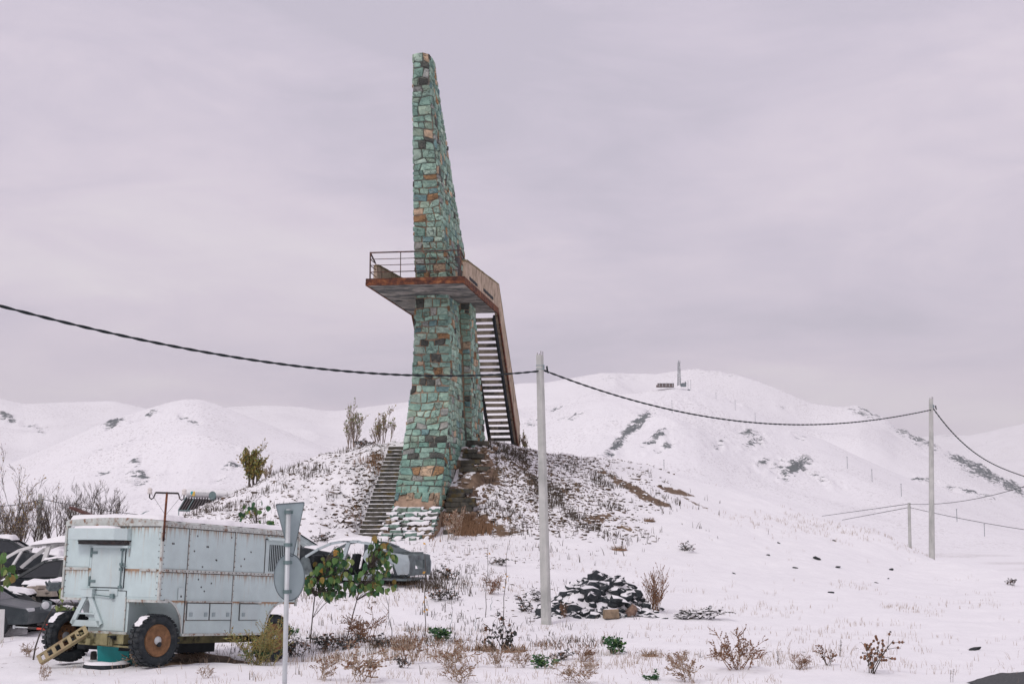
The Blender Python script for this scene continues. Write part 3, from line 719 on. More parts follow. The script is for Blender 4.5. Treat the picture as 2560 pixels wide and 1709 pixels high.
# small dark litter and clods showing through the thin snow in front of the tower
pts, szs = [], []
for (t0, st_, y0, sy_, num, s0, s1) in ((-.035, .05, 50, 4.5, 900, .025, .09), (-.06, .05, 34, 2.2, 420, .02, .06), (.09, .10, 31, 1.6, 320, .018, .05), (-.01, .05, 42, 4, 300, .02, .07), (-.10, .03, 47, 3, 160, .03, .1)):
    tt = rs.normal(t0, st_, num); yy = rs.normal(y0, sy_, num)
    X = tt * yy; ok = (fbm(X * .7, yy * .7, 2, 4) + rs.uniform(-.4, .4, num) > .05) & (yy > 26)
    for x, y, z in zip(X[ok], yy[ok], ground_z(X[ok], yy[ok])):
        pts.append((x, y, z)); szs.append(rs.uniform(s0, s1))
o = blobs("soil_clods", pts, szs, CLUMP, 15, .45)
tag(o, "small dark clods and litter showing through the snow", "clods", kind="stuff")

# fine dry grass: single blades standing out of the snow
def blades(name, n, seed, region, size, mats, label, cat):
    rs = np.random.RandomState(seed); V, Fc, mi = [], [], []; k = 0
    for (t0, t1, y0, y1, num, lo, hi, bend, w0, m, clump) in region:
        num = int(num * 1.5)
        tt = (t0 + t1) / 2 + (t1 - t0) / 2 * rs.normal(0, .52, num); yy = (y0 + y1) / 2 + (y1 - y0) / 2 * rs.normal(0, .55, num)
        tt, yy = tt[yy > 24], yy[yy > 24]; num = len(yy)
        X = tt * yy; ok = fbm(X * clump, yy * clump, 2, seed) + rs.uniform(-.35, .35, num) > .32
        X, yy = X[ok], yy[ok]; zz = ground_z(X, yy)
        u_ = (X - TO.x) * TU.x + (yy - TO.y) * TU.y; v_ = (X - TO.x) * TV.x + (yy - TO.y) * TV.y
        ok = ~((v_ > -2.5) & (v_ < 1.1) & (u_ > -5.5) & (u_ < 6))
        for x, y, z in zip(X[ok], yy[ok], zz[ok]):
            for _ in range(rs.randint(1, 4)):
                h = rs.uniform(lo, hi); a = rs.rand() * 6.28; b_ = rs.uniform(0, bend) * h; w = w0 * rs.uniform(.6, 1.3)
                ox, oy = rs.normal(0, .05, 2); dx, dy = math.cos(a) * b_, math.sin(a) * b_
                V += [(x + ox - w, y + oy, z - .03), (x + ox + w, y + oy, z - .03), (x + ox + dx * .45 + w * .7, y + oy + dy * .45, z + h * .65), (x + ox + dx * .45 - w * .7, y + oy + dy * .45, z + h * .65), (x + ox + dx, y + oy + dy, z + h)]
                Fc += [(k, k + 1, k + 2, k + 3), (k + 3, k + 2, k + 4)]; mi += [m, m]; k += 5
    me = bpy.data.meshes.new(name); me.from_pydata(V, [], Fc)
    for m in mats: me.materials.append(m)
    me.polygons.foreach_set('material_index', mi)
    o = bpy.data.objects.new(name, me); COL.objects.link(o); return tag(o, label, cat, kind="stuff")
blades("dry_grass", 0, 21, [
    (-.36, .36, 25, 33, 1700, .04, .16, 1.3, .003, 0, .5), (-.36, .10, 33, 57, 3200, .05, .20, 1.2, .004, 0, .35),
    (-.20, .02, 33, 57, 1400, .06, .25, .7, .007, 1, .5), (-.19, .24, 28.2, 32.4, 900, .06, .24, 1.1, .004, 0, 1.1), (-.19, .08, 31, 36, 900, .05, .18, 1.2, .006, 1, 1.1), (-.19, .10, 30, 35, 900, .05, .2, 1.2, .005, 2, 1.1),
    (.10, .36, 33, 60, 1300, .05, .16, .6, .004, 0, .4), (.08, .30, 64, 74, 700, .06, .2, .5, .005, 0, .5),
    (-.23, -.08, 60, 66.5, 1500, .08, .35, .6, .009, 1, .8), (-.03, .10, 58, 70, 3600, .08, .36, .8, .011, 1, .7), (-.055, .0, 57, 60.5, 1600, .10, .5, .8, .011, 2, .6), (-.11, -.08, 59.5, 65, 700, .1, .35, .8, .012, 2, .8),
    (-.078, -.03, 44, 47, 300, .10, .4, .7, .009, 1, .8)],
    0, [STEMS, STEMD, STEMB], "scattered dry grass blades poking through the snow", "grass")

# ------------------------------------------------------------------ stone tower
ZU = [(1.5, -3.1), (2.25, -2.95), (3.4, -2.85), (3.64, -2.75), (4.92, -1.83), (6.03, -1.19), (7.38, -.63), (8.73, -.13), (10.26, .07), (12.36, 0), (12.93, -.06), (14.74, -.72), (17.61, -1.55), (21.16, -2.5), (22.62, -2.69)]
ZW = [(1.5, 2.0), (3.64, 1.92), (4.92, 1.92), (6.03, 1.88), (7.38, 1.78), (8.73, 1.67), (10.26, 1.6), (12.36, 1.46), (14.74, 1.31), (17.61, 1.06), (21.16, .76), (22.62, .68)]
ZR = [(12.5, 6.6), (13.5, 5.8), (15.09, 4.48), (16.2, 3.55), (17.39, 2.54), (18.6, 1.8), (19.86, .78), (20.97, -.18), (21.88, -.81), (22.62, -1.35)]
def li(tab, z): return float(np.interp(z, [a for a, _ in tab], [b for _, b in tab]))
def uf(z): return li(ZU, z)
def hw(z): return li(ZW, z) / 2
def ur(z): return li(ZR, z) if z > 12.5 else 2.9
ZBF = [(3.0, 3.2), (7.4, 3.0), (12.7, 2.45)]; ZBR = [(3.0, 7.6), (6.0, 6.9), (7.0, 6.4), (12.7, 3.7)]
BW = 1.25

tower = thing("stone_tower", "tall leaning green stone tower with a concrete platform on a snowy mound", "tower", TO)
tower.rotation_euler = (0, 0, -AZ)     # local axes: x = V (right), y = U (back)
def lp(u, v, z): return Vector((v, u, z))

def loft(mb, rings, m=0):
    ids = [[mb.vert(p) for p in r] for r in rings]
    for a, b in zip(ids, ids[1:]):
        n = len(a)
        for k in range(n): mb.face((a[k], a[(k + 1) % n], b[(k + 1) % n], b[k]), m)
    mb.face(ids[0][::-1], m); mb.face(ids[-1], m)
mb = MB()
for za, zb in ((1.5, 12.6), (12.6, 22.55)):
    rings = []
    for z in np.linspace(za, zb, 40):
        w = hw(z) - .02; f = uf(z) + .03; r = ur(z if za < 12 and z < 12.5 else max(z, 12.51)) if za > 12 else 2.9
        rings.append([lp(f, -w, z), lp(f, w, z), lp(r, w, z), lp(r, -w, z)])
    loft(mb, rings)
rings = []
for z in np.linspace(3.0, 12.7, 12):
    f, r, w = li(ZBF, z), li(ZBR, z), BW - .02
    rings.append([lp(f, -w, z), lp(f, w, z), lp(r, w, z), lp(r, -w, z)])
loft(mb, rings)
core = mb.build("masonry_core", MORTAR, tower)

SR = random.Random(42)
def stone_col(z, lowtan=True):
    r = SR.random()
    g = SR.uniform(.95, 1.45)
    if r < .76:
        base = SR.choice([(.25, .37, .305), (.22, .35, .29), (.28, .40, .335), (.25, .335, .265), (.31, .41, .345), (.20, .31, .265)])
    elif r < .81: base = (.15, .25, .25)
    elif r < .86: base = (.075, .08, .072)
    elif r < .91: base = (.28, .17, .09)
    elif r < .955: base = (.44, .33, .23)
    else: base = (.28, .29, .27)
    if 3.3 < z < 6.2 and r < .7: base = (base[0] * .80, base[1] * .90, base[2] * .90)
    return tuple(c * g for c in base)
def warp(p):
    s, z = p; return Vector((s + .06 * float(vnoise(s * 2.3 + 3, z * 2.1, 1)), z + .085 * float(vnoise(s * 2.0, z * 1.7 + 9, 5)) + .04 * float(vnoise(s * 5, z * 4, 6))))
def stone(mb, corners, fmap, d, gap=.006, wp=False):
    """corners: 4 (s,z) points; fmap(s,z,off) -> 3-D"""
    c = [(warp(p) if wp else Vector(p)) for p in corners]; cen = sum(c, Vector((0, 0))) / 4
    ring = []
    for i in range(4):
        a, b = c[i], c[(i + 1) % 4]
        ring.append(a + (cen - a).normalized() * SR.uniform(.0, .05) * min(1, (b - a).length * 3))
        m = (a + b) / 2; ring.append(m + (cen - m) * SR.uniform(-.03, .10))
    def shr(p, k, g):
        dv = cen - p; L = max(dv.length, 1e-4); return p + dv * min(.6, k + g / L)
    out = [mb.vert(fmap(*shr(p, 0, gap), -.03)) for p in ring]
    mid = [mb.vert(fmap(*shr(p, .01, gap + .008), d * SR.uniform(.5, .95))) for p in ring]
    tp = [mb.vert(fmap(*shr(p, .12, gap + .02), d * SR.uniform(.85, 1.25))) for p in ring]
    ce = mb.vert(fmap(*cen, d * SR.uniform(.9, 1.4)))
    for k in range(8):
        j = (k + 1) % 8
        mb.face((out[k], out[j], mid[j], mid[k])); mb.face((mid[k], mid[j], tp[j], tp[k])); mb.face((tp[k], tp[j], ce))
def courses(z0, z1, s0f, s1f, hlo, hhi, wlo, whi):
    """yield quads (s,z) covering the strip between s0f(z) and s1f(z)"""
    z = z0
    while z < z1 - .05:
        h = min(SR.uniform(hlo, hhi), z1 - z)
        if z1 - z - h < hlo * .5: h = z1 - z
        zm = z + h / 2; a, b = s0f(zm), s1f(zm)
        cuts = [a]
        while b - cuts[-1] > whi * 1.0:
            cuts.append(cuts[-1] + SR.uniform(wlo, whi))
            if b - cuts[-1] < wlo * .7: cuts.pop(); break
        cuts.append(b)
        wav = SR.uniform(-.02, .02)
        for i in range(len(cuts) - 1):
            l, r = cuts[i], cuts[i + 1]
            js = [SR.uniform(-.03, .03) * (0 if k in (0, len(cuts) - 1) else 1) for k in (i, i + 1)]
            q = [(l + js[0], z), (r + js[1], z + wav), (r - js[1], z + h + wav), (l - js[0], z + h)]
            def edge(p):
                return (min(max(p[0], s0f(p[1]) - .02), s1f(p[1]) + .02), p[1])
            q = [edge(p) for p in q]
            w = r - l
            if h > .34 and w < .5 and SR.random() < .35:
                k = SR.uniform(.4, .6)
                lm = (q[0][0] * (1 - k) + q[3][0] * k, q[0][1] * (1 - k) + q[3][1] * k); rm = (q[1][0] * (1 - k) + q[2][0] * k, q[1][1] * (1 - k) + q[2][1] * k)
                yield [q[0], q[1], rm, lm]; yield [lm, rm, q[2], q[3]]
            else: yield q
        z += h

# front face: every stone is a part
n_front = 0
for q in courses(3.95, 22.62, lambda z: -hw(z), lambda z: hw(z), .18, .42, .24, .58):
    zm = sum(p[1] for p in q) / 4
    if 12.62 < zm < 12.9: continue
    mb = MB(); mb.cur = stone_col(zm)
    stone(mb, q, lambda s, z, o: lp(uf(z) + .03 - o, max(-hw(z) - .02, min(hw(z) + .02, s)), z), SR.uniform(.03, .08), wp=True)
    mb.build("stone", STONE, tower, col=True); n_front += 1
# side faces and buttress: far more than can be picked apart, joined
side = MB()
def add_face(z0, z1, a, b, fmap, hlo=.16, hhi=.34, wlo=.22, whi=.6, skip=None):
    for q in courses(z0, z1, a, b, hlo, hhi, wlo, whi):
        zm = sum(p[1] for p in q) / 4; sm = sum(p[0] for p in q) / 4
        if skip and skip(sm, zm): continue
        side.cur = stone_col(zm); stone(side, q, fmap, SR.uniform(.02, .065), wp=True)
DARK_OPENING = (2.3, 2.95, 13.0, 15.35)
for sgn in (1, -1):
    add_face(1.9, 12.6, uf, lambda z: li(ZBF, z) if z > 3 else 3.2, lambda s, z, o, g=sgn: lp(s, g * (hw(z) - .02 + o), z))
    add_face(12.9, 22.6, uf, ur, lambda s, z, o, g=sgn: lp(s, g * (hw(z) - .02 + o), z), skip=lambda s, z: DARK_OPENING[0] < s < DARK_OPENING[1] and DARK_OPENING[2] < z < DARK_OPENING[3])
    add_face(4.2, 12.6, lambda z: li(ZBF, z), lambda z: li(ZBR, z), lambda s, z, o, g=sgn: lp(s, g * (BW - .02 + o), z))
    add_face(4.2, 12.6, lambda z, g=sgn: hw(z) + .05, lambda z: BW, lambda s, z, o, g=sgn: lp(li(ZBF, z) - o, g * s, z), wlo=.2, whi=.4)
add_face(13.1, 22.6, lambda z: -hw(z), lambda z: hw(z), lambda s, z, o: lp(ur(z) + o, s, z))
add_face(4.5, 12.4, lambda z: -BW, lambda z: BW, lambda s, z, o: lp(li(ZBR, z) + o, s, z))
# capstones
for k in range(5):
    side.cur = stone_col(20); x0 = -hw(22.6) + k * hw(22.6) * .4
    stone(side, [(x0, -2.6), (x0 + .14, -2.6), (x0 + .14, -1.4), (x0, -1.4)], lambda s, u, o: lp(u, s, 22.52 + o), .10)
o = side.build("side_stones", STONE, tower, col=True); tag(o, "small green rubble stones of the tower sides", kind="stuff")
mb = MB(); mb.box(lp((DARK_OPENING[0] + DARK_OPENING[1]) / 2, hw(14.2) - .012, 14.2), (.03, .62, 2.3)); mb.build("door", DARKSTEEL, tower)  # dark panel painted in place of the shaded doorway opening

# stepped rubble foot with snow on each ledge
for k in range(7):
    z = 1.95 + .2 * k; u1 = -5.05 + .33 * k
    s = -1.12 + R.uniform(0, .1) + .02 * k
    while s < 1.0 - .02 * k:
        w = R.uniform(.18, .6); mb = MB(); mb.cur = tuple(.55 * c + .45 * g for c, g in zip(stone_col(5), (.15, .17, .14)))
        dd = .62; h = .2 + R.uniform(-.06, .07)
        ju = R.uniform(-.18, .14)
        if R.random() < .1: s += w; continue
        q = [(s, 0), (min(s + w, 1.08), 0), (min(s + w, 1.08), h), (s, h)]
        stone(mb, q, lambda a, zz, off, uu=u1 + ju, z0=z: lp(uu - off, a, z0 + zz), .05)
        # top of the ledge
        stone(mb, [(s, 0), (min(s + w, 1.08), 0), (min(s + w, 1.08), dd), (s, dd)], lambda a, b, off, uu=u1 + ju, z0=z + h - .03: lp(uu + b, a, z0 + off), .03)
        mb.build("ledge_stone", LEDGE, tower, col=True); s += w
for k in range(8):      # snow lying on the ledges and spilling over their edges
    z = 1.95 + .2 * k + .005; u1 = -5.05 + .33 * (k - 1); mb = MB(); prev = None; n = 34
    for i in range(n + 1):
        v = -1.1 + 2.16 * i / n; a = float(vnoise(i * .42 + k * 7.7, k * 2.9, 3)) + .25; b = float(vnoise(i * .9 + k * 3.1, k * 1.3, 5))
        th = max(.0, .03 + .06 * a); dr = .07 * max(0, b) ; f = u1 - .02 - .06 * a
        ring = [lp(f, v, z - .05 - dr), lp(f - .03, v, z + th * .4 - dr * .3), lp(f + .07, v, z + th), lp(f + .30, v, z + th + .02), lp(f + .48, v, z + .02)]
        ids = [mb.vert(p) for p in ring]
        if prev and a > .02:
            for q in range(4): mb.face((prev[q], ids[q], ids[q + 1], prev[q + 1]))
        prev = ids
    mb.build("snow_cap", SNOW, tower, smooth=True)
mb = MB()
for k in range(7):
    ua = -5.05 + .33 * k + .12; mb.box(lp((ua - 1.6) / 2, 0, 1.95 + .2 * k - .02 + (0 if k else -.3)), (2.06, -1.6 - ua, .2 + (0 if k else .6)))
mb.build("footing", MORTAR, tower)
# bare plaster scar above the ledges
mb = MB()
pl = [(-.88, 3.2), (.78, 3.2), (.82, 3.55), (.66, 3.8), (.5, 3.86), (.3, 3.78), (.1, 3.9), (-.15, 3.95), (-.35, 3.8), (-.6, 3.72), (-.86, 3.8)]
mb.prism(pl, lambda s, z: lp(uf(z) - .05, s, z), lambda s, z: lp(uf(z) + .2, s, z))
mb.build("plaster_patch", plain("tan_plaster", (.34, .24, .17), .9, .3, 4, .6, 15), tower)
s = -.93
while s < .85:
    w = SR.uniform(.14, .34); b0 = 3.5 + .4 * SR.random(); mb = MB(); mb.cur = (.36, .27, .19) if SR.random() < .45 else stone_col(5)
    stone(mb, [(s, b0), (s + w, b0 + SR.uniform(-.06, .06)), (s + w, 4.05), (s, 4.03)], lambda a, z, off: lp(uf(z) - off, a, z), .09); s += w
    mb.build("stone", STONE, tower, col=True)

# ---- platform
PU0, PU1, PV0, PV1, PZ = -3.0, 5.65, -2.15, 1.95, 12.6
mb = MB(); mb.box(lp((PU0 + PU1) / 2, (PV0 + PV1) / 2, PZ + .13), (PV1 - PV0 - .04, PU1 - PU0 - .04, .25)); slab = mb.build("platform_slab", CONC_UNDER, tower, bevel=.02)
mb = MB(); mb.box(lp((PU0 + PU1) / 2, (PV0 + PV1) / 2, PZ + .03), (PV1 - PV0 - .5, .14, .12)); mb.build("cross_beam", CONC_UNDER, tower)
for (a, b, nm) in ((lp(PU0, PV0 - .03, 0), lp(PU0, PV1 + .03, 0), 'front'), (lp(PU0, PV1 + .02, 0), lp(PU1 + .3, PV1 + .02, 0), 'r'), (lp(PU0, PV0 - .02, 0), lp(PU1 + .3, PV0 - .02, 0), 'l')):
    for zz, hh in ((PZ + .215, .15), (PZ + .065, .145)):
        mb = MB(); mb.bar(a + Vector((0, 0, zz)), b + Vector((0, 0, zz)), .05 if zz > PZ + .1 else .07, hh - .006); mb.build("steel_edge", RUST, tower)
# railing
RU = PU0 + .08; vl, vr = PV0 + .12, PV1 - .13; zt = 14.0; zp = PZ + .28
rail = MB(); rail.bar(lp(RU, vl - .02, zt), lp(RU, vr + .02, zt), .06, .05); rail.build("top_rail", RAILD, tower)
for zz, w in ((13.72, .025), (13.46, .025), (13.17, .035)):
    mb = MB(); mb.bar(lp(RU, vl, zz), lp(RU, vr, zz), w, w); mb.build("rail_bar", RAILD, tower)
for v, w in ((vl, .05), (-.73, .03), (.52, .03), (vr, .055)):
    mb = MB(); mb.bar(lp(RU, v, zp - .02), lp(RU, v, zt), w, w); mb.build("rail_post", RAILD, tower)
for v, ue in ((vr, -2.35), (vl, -1.9)):
    mb = MB(); mb.bar(lp(RU, v, zt), lp(ue, v * 1.02, 13.75), .05, .05)
    for zz in (13.72, 13.46, 13.17): mb.bar(lp(RU, v, zz), lp(ue, v, zz - .02), .025, .025)
    mb.build("side_rail", RAILD, tower)
# solid parapets: platform part and the flank of the stair, one outline each
SA, SB = (5.75, 12.62), (12.3, 6.75)          # soffit line of the stair
def par_outline(front):
    return [(front, PZ + .25), (front + .05, 13.62), (front + .35, 13.72), (2.5, 13.9), (6.25, 14.08), (13.2, 7.85), (13.2, 6.4), (12.5, 6.4), (5.95, 12.55), (5.7, PZ + .25)]
for vv, front in ((PV1, -2.45), (PV0, -1.9)):
    sg = 1 if vv > 0 else -1
    mb = MB(); mb.prism(par_outline(front), lambda u, z: lp(u, vv - sg * .14, z), lambda u, z: lp(u, vv - sg * .0, z))
    pr = mb.build("parapet", CONC_TAN, tower)
    mb = MB()
    for (ua, ub) in ((-1.6, .35), (1.9, 4.6)):
        mb.box(lp((ua + ub) / 2, vv + sg * .004, PZ + .48 + .02 * ua), (.02, ub - ua, .13))
    mb.build("slot", BLACKM, pr)
    mb = MB(); cp_ = [(front + .05, 13.62), (front + .35, 13.72)] + [(front + .35 + (6.25 - front - .35) * i / 14, 13.72 + .36 * i / 14) for i in range(1, 15)] + [(6.25 + 6.95 * i / 16, 14.08 - 6.23 * i / 16) for i in range(1, 17)]
    for i, (a, b) in enumerate(zip(cp_, cp_[1:])):
        h_ = .05 + .05 * R.random(); mb.bar(lp(a[0], vv - sg * .07, a[1] - h_ * .2), lp(b[0], vv - sg * .07, b[1] - h_ * .2), .15 + .01 * R.random(), h_)
    mb.build("mossy_coping", concrete_mat("mossy_edge", (.13, .10, .05), (.28, .22, .13), (.06, .05, .03), .7), pr)
    mb = MB(); mb.bar(lp(5.9, vv + sg * .03, 12.66), lp(12.35, vv + sg * .03, 6.62), .06, .2); mb.build("steel_stringer", RUST, tower)
    mb = MB(); mb.bar(lp(5.75, vv - sg * .16, 12.42), lp(12.2, vv - sg * .16, 6.42), .1, .34); mb.build("stringer", BLACKM, tower)
    # inner stringer along the buttress
    inn = .62 if sg > 0 else -.82
    mb = MB(); mb.bar(lp(5.75, inn, 12.45), lp(12.2, inn, 6.45), .12, .26); mb.build("stringer", BLACKM, tower)
    v0, v1 = sorted((inn, vv - sg * .14))
    for k in range(22):
        t = (k + .3) / 21.6
        u = 5.85 + t * 6.35; z = 12.40 - t * 5.75
        mb = MB(); mb.box(lp(u, (v0 + v1) / 2, z + R.uniform(-.012, .012)), (v1 - v0, .30, .155), rot=Matrix.Rotation(R.uniform(-.012, .012), 3, 'Y'))
        mb.build("stair_tread", CONC_TREAD, tower, bevel=.012)

# ------------------------------------------------------------------ concrete steps climbing the mound
st = thing("concrete_stairs", "long flight of dark snow edged concrete steps left of the tower", "stairs", TO, (0, 0, -AZ))
for k in range(23):
    u = -2.8 + k * .23; z = 2.25 + .174 * k
    v0 = -2.42 + R.uniform(-.02, .02); v1 = -.95 if k > 6 else -1.15
    mb = MB(); mb.box(lp(u + .17, (v0 + v1) / 2, z + .005), (v1 - v0, .34, .174), rot=Matrix.Rotation(R.uniform(-.008, .008), 3, 'Y'))
    s = mb.build("step", CONC_STEP, st, bevel=.01)
    mb = MB(); n = 14; prev = None
    for i in range(n + 1):
        v = v0 - .01 + (v1 - v0 + .02) * i / n; th = .012 + .016 * (vnoise(i * .7 + k * 9.1, k * 3.3) + .5)
        ring = [lp(u - .005, v, z + .085), lp(u - .012, v, z + .092 + th * .55), lp(u + .05, v, z + .09 + th), lp(u + .36, v, z + .09 + th), lp(u + .36, v, z + .08)]
        ids = [mb.vert(p) for p in ring]
        if prev:
            for a in range(4): mb.face((prev[a], ids[a], ids[a + 1], prev[a + 1]))
        prev = ids
    mb.build("snow_cap", SNOW, s, smooth=True)

rt = thing("broken_stairs", "collapsed mossy concrete steps sunk in brown soil right of the tower", "stairs", TO, (0, 0, -AZ))
for (u, v0, v1, z) in [(2.3, 1.15, 1.6, 6.32), (2.35, 1.62, 2.1, 6.30), (1.55, 1.15, 1.72, 5.9), (1.3, 1.15, 2.05, 5.68), (.95, 1.15, 2.0, 5.40), (.75, 1.2, 1.75, 5.22), (.55, 1.95, 2.45, 5.1), (.5, 1.15, 1.93, 5.06),
                       (-1.35, 1.05, 2.0, 4.10), (-1.6, 1.05, 1.75, 3.92), (-1.85, 1.05, 2.25, 3.72), (-2.1, 1.05, 2.3, 3.52), (-2.3, 1.15, 2.2, 3.32), (-3.6, 1.3, 2.0, 2.42)]:
    mb = MB(); mb.box(lp(u + .2, (v0 + v1) / 2, z), (v1 - v0, .5, .19), rot=Matrix.Rotation(R.uniform(-.03, .03), 3, 'Y') @ Matrix.Rotation(R.uniform(-.06, .06), 3, 'Z'))
    mb.build("step", CONC_STEP, rt, bevel=.012)
SOILM = snowtop_mat("brown_soil_rubble", (.08, .055, .04), (.27, .19, .13), .80, .92, 5, .5, 3)
V, Fc = [], []
mb = MB(); n1, n2 = 40, 20; ids = []
for i in range(n1 + 1):
    row = []
    for j in range(n2 + 1):
        u = -4.3 + 7.0 * i / n1; v = .9 + 1.55 * j / n2
        zc_ = float(np.interp(u, [-4.3, -3.2, -2.4, 2.2, 2.7], [1.9, 2.25, 3.2, 6.15, 6.2])) - .12
        edge = min(1, (n2 - j) / 7)
        z = zc_ - (1 - edge) * .8 + .14 * float(fbm(u * 1.6, v * 1.9, 4, 3))
        row.append(mb.vert(lp(u, v, z)))
    ids.append(row)
for i in range(n1):
    for j in range(n2): mb.face((ids[i][j], ids[i + 1][j], ids[i + 1][j + 1], ids[i][j + 1]))
mb.build("soil_bank", SOILM, rt, smooth=True)
pts, szs = [], []
for _ in range(130):
    u = R.uniform(-4, 2.4); v = R.uniform(1.1, 2.6)
    z = float(np.interp(u, [-4.3, -3.2, -2.4, 2.2, 2.7], [1.9, 2.25, 3.2, 6.15, 6.2])) - .1
    pts.append(lp(u, v, z)); szs.append(R.uniform(.05, .16))
o = blobs("rubble", pts, szs, SOILM, 8, .7); o.parent = rt; tag(o, "loose brown rubble among the broken steps", kind="stuff")

# ------------------------------------------------------------------ utility trailer
TC = at(393, 1400, 28.0); TANG = math.atan2(3.8, 2.07); TL, TW_ = 4.33, 2.52
trailer = thing("utility_trailer", "rusty pale blue box trailer with snow on its roof and barred window", "trailer", (TC.x, TC.y, gz(TC.x, TC.y) + .05))
trailer.rotation_euler = (Matrix.Rotation(TANG, 3, 'Z') @ Matrix.Rotation(math.radians(3.2), 3, 'Y')).to_euler()
ZT, ZM, ZL, ZB = 2.70, 1.80, 1.19, .55
def arc_pts(cx, cz, rx, rz, a0, a1, n=9):
    return [(cx + rx * math.cos(math.radians(a0 + (a1 - a0) * i / n)), cz + rz * math.sin(math.radians(a0 + (a1 - a0) * i / n))) for i in range(n + 1)]
fa_ = arc_pts(.16, .60, .52, .64, 90, 0)            # front arch, flat then curving down
ra_ = arc_pts(3.86, .60, .56, .62, 180, 90)
side_out = [(0, ZL)] + fa_ + [(.68, ZB), (3.30, ZB)] + ra_ + [(TL, 1.22), (TL, ZT), (0, ZT)]
mb = MB()
for y0, y1 in ((.0, .03), (TW_ - .03, TW_)):
    mb.prism(side_out, lambda x, z: Vector((x, y0, z)), lambda x, z: Vector((x, y1, z)))
mb.box((.015, TW_ / 2, (ZL + ZT) / 2), (.03, TW_ - .07, ZT - ZL)); mb.box((TL - .015, TW_ / 2, (ZL + ZT) / 2), (.03, TW_ - .07, ZT - ZL))
mb.box((TL / 2, TW_ / 2, ZL + .012), (TL - .08, TW_ - .08, .024))
mb.box((TL / 2, TW_ / 2, (ZB + ZL) / 2 + .0), (TL - .012, TW_ - 1.5, ZL - ZB))
body = mb.build("body", PAINT, trailer)
mb = MB()
for y0, y1 in ((.035, .75), (TW_ - .75, TW_ - .035)):
    for arc in (fa_, ra_):
        for a, b in zip(arc, arc[1:]):
            mb.poly([(a[0], y0, a[1]), (b[0], y0, b[1]), (b[0], y1, b[1]), (a[0], y1, a[1])])
    mb.poly([(.68, y0, .6), (.68, y1, .6), (.68, y1, .55), (.68, y0, .55)])
    mb.box(((.7 + 3.28) / 2, (y0 + y1) / 2, ZB + .012), (2.56, y1 - y0, .024))
mb.build("wheel_arch", PAINT2, trailer, smooth=True)
# panels standing proud of the body, seams between them
sx_ = [.03, .74, .78, 2.16, 2.20, TL - .04]
for i in range(3):
    x0, x1 = sx_[2 * i], sx_[2 * i + 1]
    mb = MB(); mb.box(((x0 + x1) / 2, -.004, (1.835 + 2.635) / 2), (x1 - x0, .008, .80)); mb.build("side_panel", PAINT, trailer, bevel=.003)
mb = MB(); mb.box((1.47, -.004, 1.165), (1.38, .008, 1.19)); mb.build("side_panel", PAINT, trailer, bevel=.003)
mb = MB(); mb.prism([(2.2, .58), (3.22, .58), (3.25, .72), (3.36, .95), (3.55, 1.14), (3.8, 1.24), (4.29, 1.25), (4.29, 1.765), (2.2, 1.765)], lambda x, z: Vector((x, -.008, z)), lambda x, z: Vector((x, 0, z))); mb.build("side_panel", PAINT, trailer)
for (y0, y1, z0, z1) in ((.03, .80, 1.28, 2.66), (1.86, 2.49, 1.28, 1.79), (1.86, 2.49, 1.84, 2.66)):
    mb = MB(); mb.box((-.004, (y0 + y1) / 2, (z0 + z1) / 2), (.008, y1 - y0, z1 - z0)); mb.build("front_panel", PAINT, trailer, bevel=.003)
def tbox(name, c, d, m=RAILM, parent=trailer, bevel=.004, rot=None):
    mb = MB(); mb.box(c, d, rot=rot); return mb.build(name, m, parent, bevel=bevel)
# rails and corner strips
tbox("rail", (TL / 2, -.018, ZM), (TL, .028, .055)); tbox("rail", (TL / 2, -.022, ZT - .03), (TL + .03, .036, .06)); tbox("rail", (-.022, TW_ / 2, ZT - .03), (.036, TW_ + .06, .06))
tbox("rail", (-.018, 2.19, ZM), (.026, .64, .05)); tbox("rail", (-.018, .30, ZM), (.026, .42, .05))
tbox("rail", (-.018, .40, ZL + .015), (.028, .78, .05)); tbox("rail", (-.018, 2.15, ZL + .015), (.028, .72, .05)); tbox("rail", (.11, -.018, ZL + .01), (.25, .028, .045))
for x in (.76, 2.18): tbox("seam_strip", (x, -.012, (ZB + ZT) / 2), (.022, .020, ZT - ZB - .08))
tbox("corner_post", (-.006, -.006, (ZL + ZT) / 2), (.05, .05, ZT - ZL)); tbox("corner_post", (-.006, TW_ + .006, (ZL + ZT) / 2), (.05, .05, ZT - ZL)); tbox("corner_post", (TL, -.006, (ZL + ZT) / 2 - .02), (.05, .05, ZT - ZL + .04))
tbox("seam_strip", (-.012, .82, 2.36), (.02, .022, .62)); tbox("seam_strip", (-.012, .82, .92), (.02, .022, .7))
tbox("sill_rail", (1.99, -.012, ZB + .02), (2.58, .026, .05)); tbox("sill_rail", (-.012, 1.26, ZB + .03), (.022, 1.04, .05))
mb = MB()
for arc in (fa_, ra_):
    for a, b in zip(arc, arc[1:]): mb.bar((a[0], -.014, a[1]), (b[0], -.014, b[1]), .024, .035)
mb.build("arch_trim", RAILM, trailer)
# rivets along the strips: too small to pick apart
mb = MB()
for i in range(36):
    x = .06 + i * .12
    for z in (ZM, ZT - .03): mb.box((x, -.04, z), (.014, .012, .014))
for i in range(11):
    z = 1.32 + i * .12
    for y in (.06, TW_ - .05): mb.box((-.016, y, z), (.012, .014, .014))
    mb.box((.05, -.016, z), (.014, .012, .014))
    for x in (.76, 2.18): mb.box((x, -.026, z), (.012, .01, .014))
o = mb.build("rivets", DARKSTEEL, trailer); tag(o, kind="stuff")
